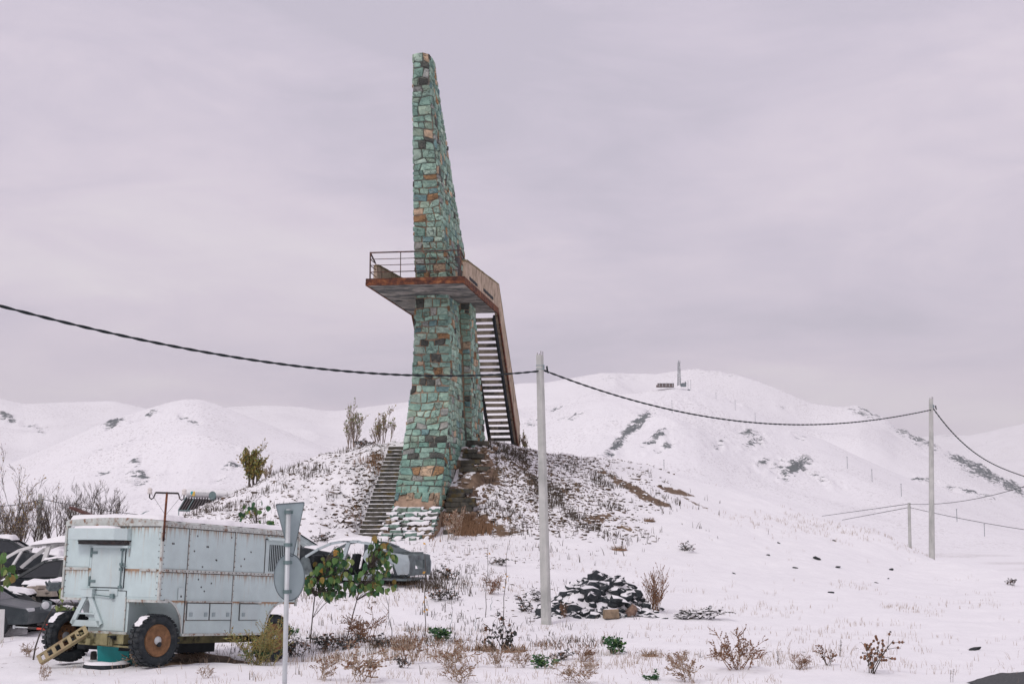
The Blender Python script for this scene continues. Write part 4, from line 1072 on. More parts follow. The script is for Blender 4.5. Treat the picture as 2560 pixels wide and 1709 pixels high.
# crowned roof with lip, and its snow
def roof_z(x, y): return ZT + .058 + .05 * math.sin(math.pi * min(1, max(0, y / TW_)))
mb = MB(); prof = [(-.03, ZT), (-.035, ZT + .03), (.02, ZT + .058)] + [(TW_ * i / 10, roof_z(0, TW_ * i / 10)) for i in range(1, 10)] + [(TW_ - .02, ZT + .058), (TW_ + .035, ZT + .03), (TW_ + .03, ZT)]
mb.prism(prof, lambda y, z: Vector((-.035, y, z)), lambda y, z: Vector((TL + .03, y, z))); mb.build("roof", RAILM, trailer)
def snow_sheet(name, zf, x0, x1, y0, y1, th, parent, nx=40, ny=24, fall=.09, seed=0.0, rag=.04, mat=None):
    """snow lying on a surface z = zf(x,y), rounded at its edges"""
    mb = MB(); ids = []
    for i in range(nx + 1):
        row = []
        for j in range(ny + 1):
            s, t = i / nx, j / ny
            x = x0 + (x1 - x0) * s; y = y0 + (y1 - y0) * t
            ex = min(s, 1 - s) * abs(x1 - x0); ey = min(t, 1 - t) * abs(y1 - y0)
            d = min(ex, ey)
            k = math.sqrt(max(0, 1 - (1 - min(1, d / fall)) ** 2))
            nz = float(vnoise(x * 2.3 + seed, y * 2.3 + seed * 1.7, 2)); n2 = float(vnoise(x * 7 + seed, y * 7, 4))
            if d < 1e-6:
                x += rag * n2 * (1 if s == 0 else -1 if s == 1 else 0); y += rag * n2 * (1 if t == 0 else -1 if t == 1 else 0)
            row.append(mb.vert((x, y, zf(x, y) - .004 + k * (th * (1 + .35 * nz + .12 * n2)))))
        ids.append(row)
    for i in range(nx):
        for j in range(ny): mb.face((ids[i][j], ids[i + 1][j], ids[i + 1][j + 1], ids[i][j + 1]))
    return mb.build(name, mat or SNOW, parent, smooth=True)
snow_sheet("snow_cap", roof_z, -.02, TL + .02, .0, TW_ - .01, .085, trailer, 70, 40)
# hood over the door
mb = MB(); HO = [(.80, 0), (2.20, 0), (2.20, -.30), (.98, -.30), (.80, -.12)]
mb.prism(HO, lambda y, x: Vector((x - .005, y, 2.36)), lambda y, x: Vector((x - .005, y, 2.585))); hood = mb.build("door_hood", PAINT2, trailer, bevel=.006)
snow_sheet("snow_cap", lambda x, y: 2.587, -.27, -.03, 1.02, 2.12, .05, hood, 10, 26, .07, 4.0)
tbox("hood_bracket", (-.08, 1.45, 2.315), (.12, 1.25, .07), DARKSTEEL); tbox("gutter", (-.06, 1.25, 2.235), (.09, .92, .05), PAINT2)
tbox("door_gap", (-.006, 1.35, 1.84), (.016, .886, .806), BLACKM, bevel=0)
door = tbox("door", (-.012, 1.35, 1.84), (.024, .86, .78), PAINT2)
for z in (2.12, 1.56):
    mb = MB(); mb.box((-.03, 1.80, z), (.03, .035, .19)); mb.box((-.03, 1.72, z), (.016, .15, .05)); mb.build("hinge", TEALST, door)
mb = MB(); mb.tube([(-.05, .97, 1.44), (-.05, .97, 2.24)], .013, 6)
for z in (1.46, 1.80, 1.90, 2.18): mb.box((-.045, .97, z), (.05, .07, .05))
mb.box((-.06, .91, 1.86), (.03, .14, .022)); mb.build("latch_bar", TEALST, door)
tbox("lower_panel", (-.006, 1.30, 1.0), (.012, .93, .76), PAINT2)
tbox("hood_gap", (-.012, 1.5, 2.35), (.02, 1.42, .03), BLACKM, bevel=0); tbox("plate_gap", (-.004, 1.30, 1.385), (.014, .95, .012), BLACKM, bevel=0); tbox("plate_gap", (-.004, .83, .98), (.014, .012, .8), BLACKM, bevel=0)
for x in (.76, 2.18): tbox("seam_gap", (x, -.0055, (ZB + ZT) / 2), (.04, .012, ZT - ZB - .1), DARKSTEEL, bevel=0)
tbox("seam_gap", (TL / 2, -.0095, ZM - .03), (TL - .05, .012, .022), DARKSTEEL, bevel=0); tbox("seam_gap", (TL / 2, -.0105, ZT - .068), (TL - .05, .012, .016), DARKSTEEL, bevel=0); tbox("seam_gap", (-.0105, TW_ / 2, ZT - .068), (.012, TW_ - .05, .016), DARKSTEEL, bevel=0)
tbox("bracket_plate", (-.02, 1.15, 1.36), (.02, .22, .13), PAINT2)
# folded A frame
mb = MB(); mb.box((-.05, 1.79, 1.33), (.10, .30, .16)); mb.box((-.05, 1.79, 1.41), (.12, .36, .018)); mb.build("frame_bracket", PAINT2, trailer, bevel=.004)
mb = MB()
for y in (2.16, 1.40): mb.bar((-.05, 1.79 + (.06 if y > 1.79 else -.06), 1.26), (-.05, y, .72), .10, .04, up=(1, 0, 0))
mb.bar((-.05, 2.14, .74), (-.05, 1.42, .74), .12, .04, up=(1, 0, 0)); mb.bar((-.052, 2.0, .93), (-.052, 1.56, .93), .03, .05, up=(1, 0, 0)); mb.build("a_frame", PAINT2, trailer)
mb = MB(); mb.tube([(-.06, 1.62, 1.30), (-.06, 1.2, 1.27)], .012, 6); mb.box((-.05, 1.15, 1.28), (.05, .09, .09)); mb.build("link_rod", TEALST, trailer)
mb = MB(); mb.lathe([(.001, -.10), (.045, -.10), (.06, -.05), (.04, 0)], (0, 2.30, 2.60), 'X', 14); mb.build("marker_lamp", LAMPG, trailer, smooth=True)
# window with bars
tbox("window_gap", (3.56, -.006, 2.16), (.80, .016, .78), DARKSTEEL, bevel=0)
wnd = tbox("window", (3.56, -.014, 2.16), (.76, .028, .74), PAINT2, bevel=.02)
tbox("pane", (3.56, -.030, 2.15), (.54, .008, .56), GLASS, wnd, .003)
tbox("window_visor", (3.56, -.06, 2.55), (.72, .10, .035), PAINT2, wnd, rot=Matrix.Rotation(math.radians(35), 3, 'X'))
for i in range(9): tbox("bar", (3.56 - .25 + i * .0625, -.046, 2.15), (.012, .012, .58), PAINT2, wnd, .002)
# lockers on the flank
for (x0, x1) in ((.80, 1.46), (1.48, 2.14), (2.42, 3.02)):
    l = tbox("locker_door", ((x0 + x1) / 2, -.022, 1.02), (x1 - x0 - .02, .03, .32), PAINT2, bevel=.006)
    tbox("locker_gap", ((x0 + x1) / 2, -.012, 1.02), (x1 - x0 + .004, .02, .345), DARKSTEEL, l, 0); tbox("handle", ((x0 + .11), -.042, .965), (.09, .016, .08), SIGNB, l); 
    if x0 < 2: tbox("handle", ((x1 - .11), -.042, .965), (.09, .016, .08), SIGNB, l)
tbox("locker_visor", (1.47, -.04, 1.215), (1.36, .05, .03), RAILM); tbox("locker_visor", (2.74, -.04, 1.215), (.68, .05, .03), RAILM)
h = tbox("hatch", (.60, -.016, 1.36), (.15, .022, .24), PAINT2, bevel=.02); tbox("catch", (.60, -.032, 1.31), (.03, .012, .04), DARKSTEEL, h)
# holes and scars
mb = MB()
for (x, z) in ((.93, 2.2), (1.3, 2.3), (1.34, 2.3), (1.6, 2.05), (1.62, 2.04), (1.2, 1.9), (1.1, 1.65), (1.5, 1.58), (1.2, 1.50), (1.3, 1.42), (.28, 2.32), (.32, 2.32), (2.5, 2.1), (2.7, 2.25), (2.4, 1.95), (1.0, 2.5), (2.05, 2.52)):
    mb.box((x, -.0095, z), (.028, .005, .034), rot=Matrix.Rotation(x * 9, 3, 'Y'))
o = mb.build("paint_chips", DARKSTEEL, trailer); tag(o, kind="stuff")
# chassis
mb = MB()
for y in (.85, 1.67): mb.box((TL / 2 + .02, y, .44), (TL + .1, .10, .16))
mb.box((-.12, 1.26, .47), (.16, 1.25, .18)); mb.box((-.26, 1.12, .46), (.05, .30, .22)); mb.box((-.20, 1.72, .50), (.22, .20, .14))
mb.box((-.16, .95, .44), (.2, .16, .2)); mb.box((-.18, 1.45, .40), (.26, .12, .12)); mb.build("chassis_frame", OLIVE, trailer, bevel=.01)
mb = MB(); mb.tube([(.1, -.02, .40), (.1, TW_ + .02, .40)], .05, 8); mb.box((.1, 1.26, .30), (.12, 1.6, .12)); mb.tube([(3.72, .0, .42), (3.72, TW_, .42)], .05, 8)
for y in (.85, 1.67):
    for zz in range(4): mb.box((.1, y, .52 - .028 * zz), (.95 - .16 * zz, .07, .024))
mb.box((2.1, 1.26, .33), (1.2, .9, .3)); mb.build("axle", BLACKM, trailer)
mb = MB(); mb.tube([(-.24, 1.75, .36), (-.18, .45, .33)], .02, 6); mb.build("tie_rod", OLIVE, trailer)
# perforated leg leaning on the ground in front
mb = MB(); p0, p1 = Vector((-.30, 1.55, .62)), Vector((-.72, 2.30, .03)); ax = (p1 - p0).normalized(); L_ = (p1 - p0).length
sd = ax.cross(Vector((-1, -.3, 0.25))).normalized(); nr = sd.cross(ax).normalized()
def lg(t, s, n): return p0 + ax * (t * L_) + sd * s + nr * n
W_ = .085
for s0 in (-1, 1):
    mb.bar(lg(0, s0 * (W_ - .012), -.01), lg(1, s0 * (W_ - .012), -.01), .024, .02, up=nr)
    mb.bar(lg(0, s0 * (W_ + .004), -.05), lg(1, s0 * (W_ + .004), -.05), .012, .11, up=nr)
for k in range(7):
    t = k / 6.0; mb.bar(lg(min(t, .97), -W_, -.01), lg(min(t, .97), W_, -.01), .075, .018, up=nr)
mb.build("perforated_leg", plain("worn_olive", (.36, .30, .17), .8, .3, 6, .3, 30, dirt=(.22, .13, .09), damt=.7), trailer)
# wheels
def wheel(parent, x, y, steer, outer, snow=True, r=.49, w=.30):
    wobj = bpy.data.objects.new("wheel", None); wobj.empty_display_size = .1; link(wobj, parent)
    wobj.location = (x, y, r - .02); wobj.rotation_euler = (0, 0, steer)
    mb = MB(); ri = .31
    prof = [(ri, -w * .36), (ri + .05, -w * .48), (r - .09, -w * .5), (r - .03, -w * .44), (r - .012, -w * .3), (r - .012, w * .3), (r - .03, w * .44), (r - .09, w * .5), (ri + .05, w * .48), (ri, w * .36)]
    mb.lathe(prof, (0, 0, 0), 'Y', 44, closed=True)
    for k in range(30):
        a = 2 * math.pi * k / 30
        for sy in (-1, 1):
            a2 = a + (.05 if sy > 0 else 0)
            rot = Matrix.Rotation(-a2, 3, 'Y') @ Matrix.Rotation(.3 * sy, 3, 'X')
            mb.box(Vector((math.cos(a2) * (r - .006), sy * w * .27, math.sin(a2) * (r - .006))), (.032, w * .40, .062), rot=Matrix.Rotation(-a2, 3, 'Y'))
    ty = mb.build("tyre", TYRE, wobj)
    mb = MB(); s = outer
    pr = [(ri, s * .36 * w), (ri - .015, s * .42 * w), (ri - .04, s * .36 * w), (ri - .055, s * .05), (ri - .085, s * .015), (.17, s * .055), (.12, s * .07), (.001, s * .07)]
    mb.lathe(pr, (0, 0, 0), 'Y', 32); rm = mb.build("rim", RIM, wobj, smooth=False)
    mb = MB(); mb.lathe([(.085, s * .065), (.08, s * .12), (.055, s * .135), (.03, s * .15), (.001, s * .15)], (0, 0, 0), 'Y', 16); mb.build("hub", POST, rm, smooth=True)
    mb = MB()
    for k in range(8):
        a = 2 * math.pi * k / 8; mb.lathe([(.018, s * .06), (.018, s * .095), (.001, s * .095)], (math.cos(a) * .13, 0, math.sin(a) * .13), 'Y', 6)
    mb.build("wheel_nuts", DARKSTEEL, rm)
    mb = MB()
    for k in range(4):
        a = 2 * math.pi * k / 4 + .4; rot = Matrix.Rotation(-a, 3, 'Y'); mb.box((math.cos(a) * .222, s * .034, math.sin(a) * .222), (.03, .02, .11), rot=rot)
    mb.build("vent_hole", BLACKM, rm)
    if snow:
        mb = MB(); n = 12; prev = None
        for i in range(n + 1):
            a = math.radians(112 + 36 * i / n); k = math.sin(math.pi * i / n)
            ring = []
            for j in range(7):
                yy = (-.5 + j / 6) * w * (.62 + .25 * float(vnoise(i * .8 + x * 9, y * 7 + 1))); rr = r + .0 + (.05 * k * (1 - abs(j - 3) / 3.6)) * (1 + .5 * float(vnoise(i * .9, j * .8))) + .012
                ring.append(mb.vert((math.cos(a) * rr, yy, math.sin(a) * rr)))
            if prev:
                for j in range(6): mb.face((prev[j], ring[j], ring[j + 1], prev[j + 1]))
            prev = ring
        mb.build("snow_patch", SNOW, ty, smooth=True)
    return wobj
wheel(trailer, .10, .13, math.radians(-10), -1)
wheel(trailer, .10, TW_ - .13, math.radians(-10), 1)
wheel(trailer, 3.74, .17, 0, -1, False); wheel(trailer, 3.74, TW_ - .17, 0, 1, False)
# wire mast on the near corner
mb = MB(); mb.tube([(-.03, -.05, 2.35), (-.03, -.05, 2.9), (-.02, -.05, 3.30)], .022, 8); mast = mb.build("mast", RUST, trailer)
mb = MB(); dirx = Vector((.55, -.83, 0)); c0 = Vector((-.02, -.05, 3.28))
mb.bar(c0 - dirx * .22, c0 + dirx * .22, .035, .035)
for s in (-1, 1):
    e0 = c0 + dirx * .22 * s
    mb.tube([e0, e0 + dirx * .03 * s + Vector((0, 0, -.10)), e0 + dirx * .07 * s + Vector((0, 0, -.13)), e0 + dirx * .11 * s + Vector((0, 0, -.10)), e0 + dirx * .11 * s + Vector((0, 0, -.02))], .014, 6)
mb.build("cross_arm", DARKSTEEL, mast)
for s in (-1, 1):
    mb = MB(); mb.lathe([(.03, -.03), (.045, -.03), (.045, .02), (.036, .03), (.045, .04), (.045, .07), (.02, .09), (.001, .09)], c0 + dirx * .33 * s + Vector((0, 0, .0)), 'Z', 14); mb.build("insulator", CERAM, mast, smooth=True)
    mb = MB(); mb.tube([c0 + dirx * .3 * s + Vector((0, 0, -.02)), Vector((-.02, -.05, 2.85))], .003, 4); mb.build("stay_wire", DARKSTEEL, mast)
mb = MB(); mb.box((.25, 2.45, 3.02), (.16, .50, .045), rot=Matrix.Rotation(math.radians(18), 3, 'X') @ Matrix.Rotation(.2, 3, 'Z'))
o = mb.build("board", plain("rusty_board", (.09, .045, .04), .9, .4)); o.matrix_world = Matrix.LocRotScale(trailer.location, trailer.rotation_euler.to_quaternion(), None)
o.location.z -= .07; tag(o, "dark rusty board sticking out over the trailer roof edge", "board")

# things lying under and beside the trailer
def tloc(x, y, z=0.0):
    return Matrix.LocRotScale(trailer.location, trailer.rotation_euler.to_quaternion(), None) @ Vector((x, y, z))
p = tloc(.35, 1.25); mb = MB(); mb.box((0, 0, .22), (.75, .6, .44), taper=1.06); mb.box((0, 0, .455), (.82, .66, .04))
o = mb.build("storage_box", TEAL, None, bevel=.02); o.location = (p.x, p.y, gz(p.x, p.y) - .02); o.rotation_euler = (0, 0, TANG + .5); tag(o, "bright teal plastic box under the trailer axle", "box")
p = tloc(.45, 2.0); mb = MB(); mb.lathe([(.10, -.05), (.13, -.05), (.14, .0), (.13, .05), (.10, .05)], (0, 0, 0), 'Y', 20, closed=True)
o = mb.build("jockey_wheel", plain("grey_small_tyre", (.12, .115, .11), .9)); o.location = (p.x, p.y, gz(p.x, p.y) + .12); o.rotation_euler = (0, 0, TANG + .9); tag(o, "small grey wheel lying behind the far trailer tyre", "wheel")
wb = on_ground(175, 1600); wb = at(150, 1590, 30.6); wb.z = gz(wb.x, wb.y)
whl = thing("wheelbarrow", "wheelbarrow with bent red handles behind the trailer wheel", "wheelbarrow", wb)
for dy, gx in ((0, 0), (.45, .18)):
    mb = MB(); a = [at(92 + gx * 130, 1570 - dy * 20, 30.3 + dy), at(107 + gx * 130, 1571 - dy * 20, 30.3 + dy), at(122 + gx * 100, 1585 - dy * 25, 30.5 + dy), at(175, 1622 - dy * 40, 31 + dy)]
    mb.tube([q - wb for q in a[:]], .022, 8); hnd = mb.build("handle", REDP, whl, smooth=True)
    mb = MB(); mb.tube([at(70 + gx * 130, 1568 - dy * 20, 30.3 + dy) - wb, a[0] - wb], .024, 8); mb.build("grip", DARKSTEEL, hnd)
    mb = MB(); b0 = at(35 + gx * 250, 1566 - dy * 22, 30.3 + dy) - wb
    if dy == 0: mb.tube([b0, at(72, 1568, 30.3) - wb], .014, 6); mb.box(b0, (.04, .04, .07)); mb.build("grey_rod", POST, whl)
bx, by = 176, 1635
mb = MB(); mb.prism([(-.3, .55), (.3, .55), (.2, .25), (-.2, .25)], lambda x, z: Vector((x, -.25, z)), lambda x, z: Vector((x, .3, z))); o = mb.build("tray", CARIN, whl); o.location = at(195, 1615, 31.3) - wb; o.location.z = 0

# ------------------------------------------------------------------ sign seen from behind
SD = 18.0
sb = at(712.5, 1709, SD); sz0 = gz(sb.x, sb.y); top = at(721, 1272, SD)
sign = thing("road_sign", "backs of a triangular and a round road sign on one post", "road sign", (sb.x, sb.y, sz0))
def sl(px, py, d=SD): return at(px, py, d) - Vector((sb.x, sb.y, sz0))
mb = MB(); pt_ = sl(721, 1272); bt = Vector((sl(713, 1709).x - .01, 0, -.3)); mb.tube([bt, pt_], .03, 14); mb.build("post", POST, sign, smooth=True)
def plate(name, outline, d, th=.016):
    """outline in pixels on a vertical plate standing at distance d; turned a little"""
    pts = [sl(x, y, d) for x, y in outline]
    mb = MB(); c = sum(pts, Vector()) / len(pts); yaw = math.radians(-28)
    def turn(p, off):
        q = p - c; return c + Vector((q.x, q.x * math.tan(yaw) * -1, q.z)) + Vector((math.sin(yaw) * off, math.cos(yaw) * off, 0))
    a = [mb.vert(turn(p, 0)) for p in pts]; b = [mb.vert(turn(p, th)) for p in pts]
    k = .955; ai = [mb.vert(turn(c + (p - c) * k, .012)) for p in pts]
    n = len(pts)
    mb.face(b)
    for i in range(n):
        j = (i + 1) % n
        mb.face((a[i], a[j], b[j], b[i]), 1); mb.face((a[i], a[j], ai[j], ai[i]), 1)
    mb.face(ai)
    return mb.build(name, [SIGNB, SIGNE], sign)
def rounded(pts, r, n=5):
    out = []
    for i in range(len(pts)):
        p, a, b = Vector(pts[i]), Vector(pts[i - 1]), Vector(pts[(i + 1) % len(pts)])
        s, e = p + (a - p).normalized() * r, p + (b - p).normalized() * r
        for k in range(n + 1):
            t = k / n; q = s * (1 - t) ** 2 + p * 2 * t * (1 - t) + e * t * t; out.append((q.x, q.y))
    return out
plate("triangle_plate", rounded([(692, 1259), (760, 1253), (733, 1392), (724, 1388)], 5), SD + .06)
plate("round_plate", [(724 + 36 * math.cos(a), 1442 + 60 * math.sin(a)) for a in [2 * math.pi * i / 40 for i in range(40)]], SD + .06)
for py in (1279, 1361, 1405, 1478):
    c = sl(721 - (py - 1272) * 8 / 437, py); mb = MB(); mb.lathe([(.036, -.022), (.036, .022)], c, 'Z', 14); mb.box(c + Vector((0, .035, 0)), (.11, .02, .04)); mb.build("clamp", TEALST, sign)

# ------------------------------------------------------------------ utility poles and cables
def pole(name, label, base, topw, lean, h, w0, w1, bars=True, group="concrete utility poles"):
    t = thing(name, label, "utility pole", base, group=group)
    mb = MB(); rings = []
    for k in range(9):
        s = -.03 + 1.03 * k / 8; w = w0 + (w1 - w0) * s; c = Vector((lean[0] * s, lean[1] * s, s * h)); a, b = w / 2, w * .42
        ch = w * .12
        rings.append([c + Vector(p) for p in ((-a, -b, 0), (a - ch * 3.0, -b * 1.1, 0), (a - ch, -b * .6, 0), (a, b * .3, 0), (a - ch, b, 0), (-a + ch, b, 0), (-a, b * .6, 0))])
    loft(mb, rings); sh = mb.build("shaft", CONC, t, bevel=.008)
    tp = Vector((lean[0], lean[1], h))
    if bars:
        for dx, dy, hh in ((-.07, 0, .06), (-.01, .03, .04), (.03, -.03, .11), (.085, .02, .10)):
            mb = MB(); mb.tube([tp + Vector((dx, dy, -.02)), tp + Vector((dx, dy, hh))], .009, 6); mb.build("rebar_end", DARKSTEEL, t)
        mb = MB(); mb.box(tp + Vector((.0, 0, -.30)), (w1 * 1.06, w1 * .98, .018)); mb.box(tp + Vector((0, 0, -.40)), (w1 * 1.06, w1 * .98, .018)); mb.box(tp + Vector((w1 * .52, -.02, -.35)), (.05, .06, .14)); mb.build("steel_band", SIGNB, t)
        mb = MB(); q = tp + Vector((w1 * .5 + .04, -.02, -.34)); mb.box(q + Vector((.06, 0, -.05)), (.05, .04, .15), rot=Matrix.Rotation(-.12, 3, 'Y')); mb.tube([q + Vector((.07, 0, -.13)), q + Vector((.1, 0, -.17))], .025, 6)
        mb.build("cable_clamp", WIREM, t)
    return t, tp + Vector(base)
b1 = at(1366, 1553, 40.0); b1.z = gz(b1.x, b1.y); t1 = at(1349.5, 887, 40.0)
pole("utility_pole", "nearest tall concrete pole in front of the mound beside the rock pile", b1, None, (t1.x - b1.x, 0), t1.z - b1.z, .29, .205)
b2 = at(2330, 1385, 69.5); b2.z = min(gz(b2.x, b2.y), b2.z); t2 = at(2328, 997, 69.5)
pole("utility_pole", "tall concrete pole on the right shoulder against the hills", b2, None, (t2.x - b2.x, 0), t2.z - b2.z, .29, .20)
b3 = at(2273, 1372, 95); b3.z = gz(b3.x, b3.y); t3 = at(2273, 1256, 95)
pole("utility_pole", "short concrete pole half hidden behind the right snow bank", b3, None, (t3.x - b3.x, 0), t3.z - b3.z, .24, .2, False)
b4 = at(96, 1420, 62); b4.z = gz(b4.x, b4.y); t4 = at(100.5, 1233, 62)
pole("utility_pole", "concrete pole among bare shrubs at the far left", b4, None, (t4.x - b4.x, 0), t4.z - b4.z, .19, .15, False)

def cable(name, label, A, B, px, s0, s1, rad, twist=True, deg=2, pts_extra=(), group="overhead cables"):
    """hangs in the vertical plane through A and B; px are points it passes"""
    A, B = Vector(A), Vector(B); d = (B - A).xy; L = d.length; d = d / L; nrm = Vector((-d.y, d.x))
    ss, zz = [], []
    for x, y in px:
        r = Vector(ray(x, y)); t = (A.xy.dot(nrm)) / r.xy.dot(nrm); p = Vector((0, 0, CAMH)) + r * t
        ss.append((p.xy - A.xy).dot(d)); zz.append(p.z)
    for s, z in pts_extra: ss.append(s); zz.append(z)
    c = np.polyfit(ss, zz, deg)
    mb = MB(); n = 90
    def P(s): return Vector((A.x + d.x * s, A.y + d.y * s, float(np.polyval(c, s))))
    if twist:
        for ph in (0, math.pi):
            path = []
            m = 260
            for i in range(m + 1):
                s = s0 + (s1 - s0) * i / m; a = s * 7 + ph; path.append(P(s) + Vector((nrm.x * math.cos(a), nrm.y * math.cos(a), math.sin(a))) * rad * .8)
            mb.tube(path, rad, 5)
    else: mb.tube([P(s0 + (s1 - s0) * i / n) for i in range(n + 1)], rad, 5)
    o = mb.build(name, WIREM, None, smooth=True); tag(o, label, "cable", group); return P
P1 = Vector((t1.x, t1.y, 0)); P2 = Vector((t2.x, t2.y, 0)); dl = (P1 - P2).normalized()
cable("overhead_cable", "twisted black cable running from the left edge to the nearest pole", P1, P1 + dl * 30, [(1330, 931), (1200, 936), (1013, 935), (760, 918), (500, 880), (250, 829), (109, 791), (0, 763)], -.15, 24, .017)
cable("overhead_cable", "twisted black cable sagging between the two tall poles", P1, P2, [(1376, 930), (1500, 977), (1640, 1016), (1800, 1046), (1950, 1058), (2080, 1060), (2200, 1048), (2318, 1026)], .2, (P2 - P1).length - .1, .017, deg=3)
P2b = at(2720, 1230, 105)
cable("overhead_cable", "black cable dropping from the right pole to the right edge", P2, P2b, [(2334, 1022), (2380, 1080), (2450, 1140), (2510, 1172), (2560, 1190)], .1, 36, .02, deg=3)
P3 = Vector((t3.x, t3.y, 0))
cable("overhead_cable", "upper thin cable left of the short pole", P3, at(2050, 1290, 130), [(2265, 1260), (2150, 1276), (2050, 1290)], 0, 34, .02, False)
cable("overhead_cable", "lower thin cable left of the short pole", P3, at(2100, 1300, 120), [(2265, 1269), (2180, 1285), (2106, 1299)], 0, 24, .02, False)
cable("overhead_cable", "thin cable rising right of the short pole", P3, at(2560, 1216, 70), [(2280, 1259), (2340, 1260), (2430, 1247), (2500, 1232), (2560, 1216)], 0, 34, .016, False)
cable("overhead_cable", "thin cable falling right of the short pole", P3, at(2560, 1323, 80), [(2280, 1269), (2380, 1291), (2560, 1323)], 0, 22, .016, False)
P4 = Vector((t4.x, t4.y, 0))
cable("overhead_cable", "thin cable left of the pole among the shrubs", P4, at(-60, 1268, 55), [(94, 1250), (40, 1261), (0, 1264)], 0, 10, .014, False)
cable("overhead_cable", "thin cable from the far left pole to behind the trailer mast", P4, at(440, 1293, 74), [(106, 1247), (180, 1262), (250, 1274), (350, 1285), (440, 1292)], 0, 28, .014, False)

# ------------------------------------------------------------------ wrecked cars
def side_y(z, W): return W / 2 - max(0, z - .75) * .34
def strip(mb, pts, wid, W, sgn, th=.05, m=0):
    """a pillar or rail: polyline in (x,z) on the car flank"""
    for a, b in zip(pts, pts[1:]):
        d = Vector(b) - Vector(a); n = Vector((-d.y, d.x)).normalized() * wid / 2
        e = d.normalized() * wid * .15
        q = [Vector(a) - e + n, Vector(a) - e - n, Vector(b) + e - n, Vector(b) + e + n]
        mb.prism([(p.x, p.y) for p in q], lambda x, z: Vector((x, sgn * side_y(z, W), z)), lambda x, z: Vector((x, sgn * (side_y(z, W) - th), z)), m)
def spanel(mb, pts, W, sgn, th=.04, m=0):
    mb.prism(pts, lambda x, z: Vector((x, sgn * side_y(z, W), z)), lambda x, z: Vector((x, sgn * (side_y(z, W) - th), z)), m)
def shell(name, label, loc, yaw, paint, W=1.74, H=1.0, roll=0, snow=.07, van=False, trunk=True):
    t = thing(name, label, "car", loc, (roll, 0, yaw), "stripped car wrecks")
    rf = [(1.35, .86), (.95, 1.1), (.55, 1.27), (.1, 1.35), (-.4, 1.34), (-.85, 1.27), (-1.2, 1.14)]
    if van: rf = [(1.7, .9), (1.25, 1.2), (.85, 1.42), (.35, 1.56), (-.4, 1.63), (-1.2, 1.64), (-1.9, 1.6), (-2.2, 1.5)]
    for s in (1, -1):
        mb = MB(); spanel(mb, [(-1.05, .14), (1.5, .14), (1.5, .30), (-1.05, .30)], W, s, .1); mb.build("sill", paint, t)
        mb = MB(); strip(mb, rf, .085, W, s); mb.build("roof_rail", paint, t)
        bt_ = 1.33 if not van else 1.60
        mb = MB(); strip(mb, [(.12, .28), (.02, .8), (-.08, bt_)], .13, W, s, .07); mb.build("pillar", paint, t)
        if van:
            mb = MB(); strip(mb, [(1.05, .28), (1.02, .85), (.75, 1.42)], .07, W, s, .06); mb.build("pillar", paint, t)
            mb = MB(); strip(mb, [(-1.1, .28), (-1.12, .9), (-1.2, 1.62)], .16, W, s, .06); mb.build("pillar", paint, t)
        if trunk:
            if not van:
                q = [(-1.12, 1.19), (-1.6, 1.0), (-2.2, .93), (-2.27, .7), (-2.25, .36), (-1.86, .32)] + [(-1.5 + .36 * math.cos(math.radians(a)), .28 + .38 * math.sin(math.radians(a))) for a in (10, 40, 70, 100, 130, 160)] + [(-1.0, .2), (-.92, .3), (-.85, .62), (-.62, .86), (-.72, 1.08), (-.95, 1.23)]
                # order: go round once
                q = [(-.95, 1.24), (-1.2, 1.15), (-1.6, 1.0), (-2.2, .93), (-2.27, .7), (-2.25, .36), (-1.88, .32)] + [(-1.5 + .37 * math.cos(math.radians(a)), .28 + .40 * math.sin(math.radians(a))) for a in (170, 140, 110, 80, 50, 20)] + [(-1.05, .16), (-.98, .3), (-.90, .58), (-.66, .84), (-.72, 1.06)]
            else:
                q = [(-1.9, 1.58), (-2.2, 1.5), (-2.35, .9), (-2.35, .4), (-2.0, .35)] + [(-1.6 + .38 * math.cos(math.radians(a)), .3 + .40 * math.sin(math.radians(a))) for a in (170, 140, 110, 80, 50, 20)] + [(-1.1, .2), (-1.1, .9), (-2.0, .98)]
            mb = MB(); spanel(mb, q, W, s, .05); mb.build("quarter_panel", paint, t)
        # firewall side
        mb = MB(); spanel(mb, [(1.05, .3), (1.45, .3), (1.5, .8), (1.35, .9), (1.2, .78), (1.12, .5)], W, s, .05); mb.build("door_post", CARIN, t)
    # roof skin
    mb = MB(); ids = []
    rp = [p for p in rf if p[1] > (1.2 if not van else 1.5)]
    for (x, z) in rp:
        w = side_y(z, W) + .0
        ids.append([mb.vert((x, w * (k / 4 - 1), z + .05 * (1 - (k / 4 - 1) ** 2) + .02)) for k in range(9)])
    for a, b in zip(ids, ids[1:]):
        for k in range(8): mb.face((a[k], a[k + 1], b[k + 1], b[k]))
    rfp = mb.build("roof_panel", paint, t, smooth=True)
    if snow:
        xs = [p[0] for p in rp][::-1]; zs = [p[1] for p in rp][::-1]
        snow_sheet("snow_cap", lambda x, y: float(np.interp(x, xs, zs)) + .025 + .05 * (1 - min(1, abs(y) / side_y(1.4, W)) ** 2), min(xs) - .05, max(xs) + .15, -side_y(1.38, W) - .02, side_y(1.38, W) + .02, snow, t, 26, 16, .1, loc[0])
    mb = MB(); mb.box((-.2, 0, .17), (3.9, W - .16, .06)); mb.box((-.2, 0, .24), (3.2, .3, .12)); mb.build("floor", CARIN, t)
    mb = MB(); mb.box((1.25, 0, .72), (.34, W - .2, .34)); mb.box((1.45, 0, .5), (.05, W - .15, .62)); mb.build("dashboard", BLACKM, t, bevel=.03)
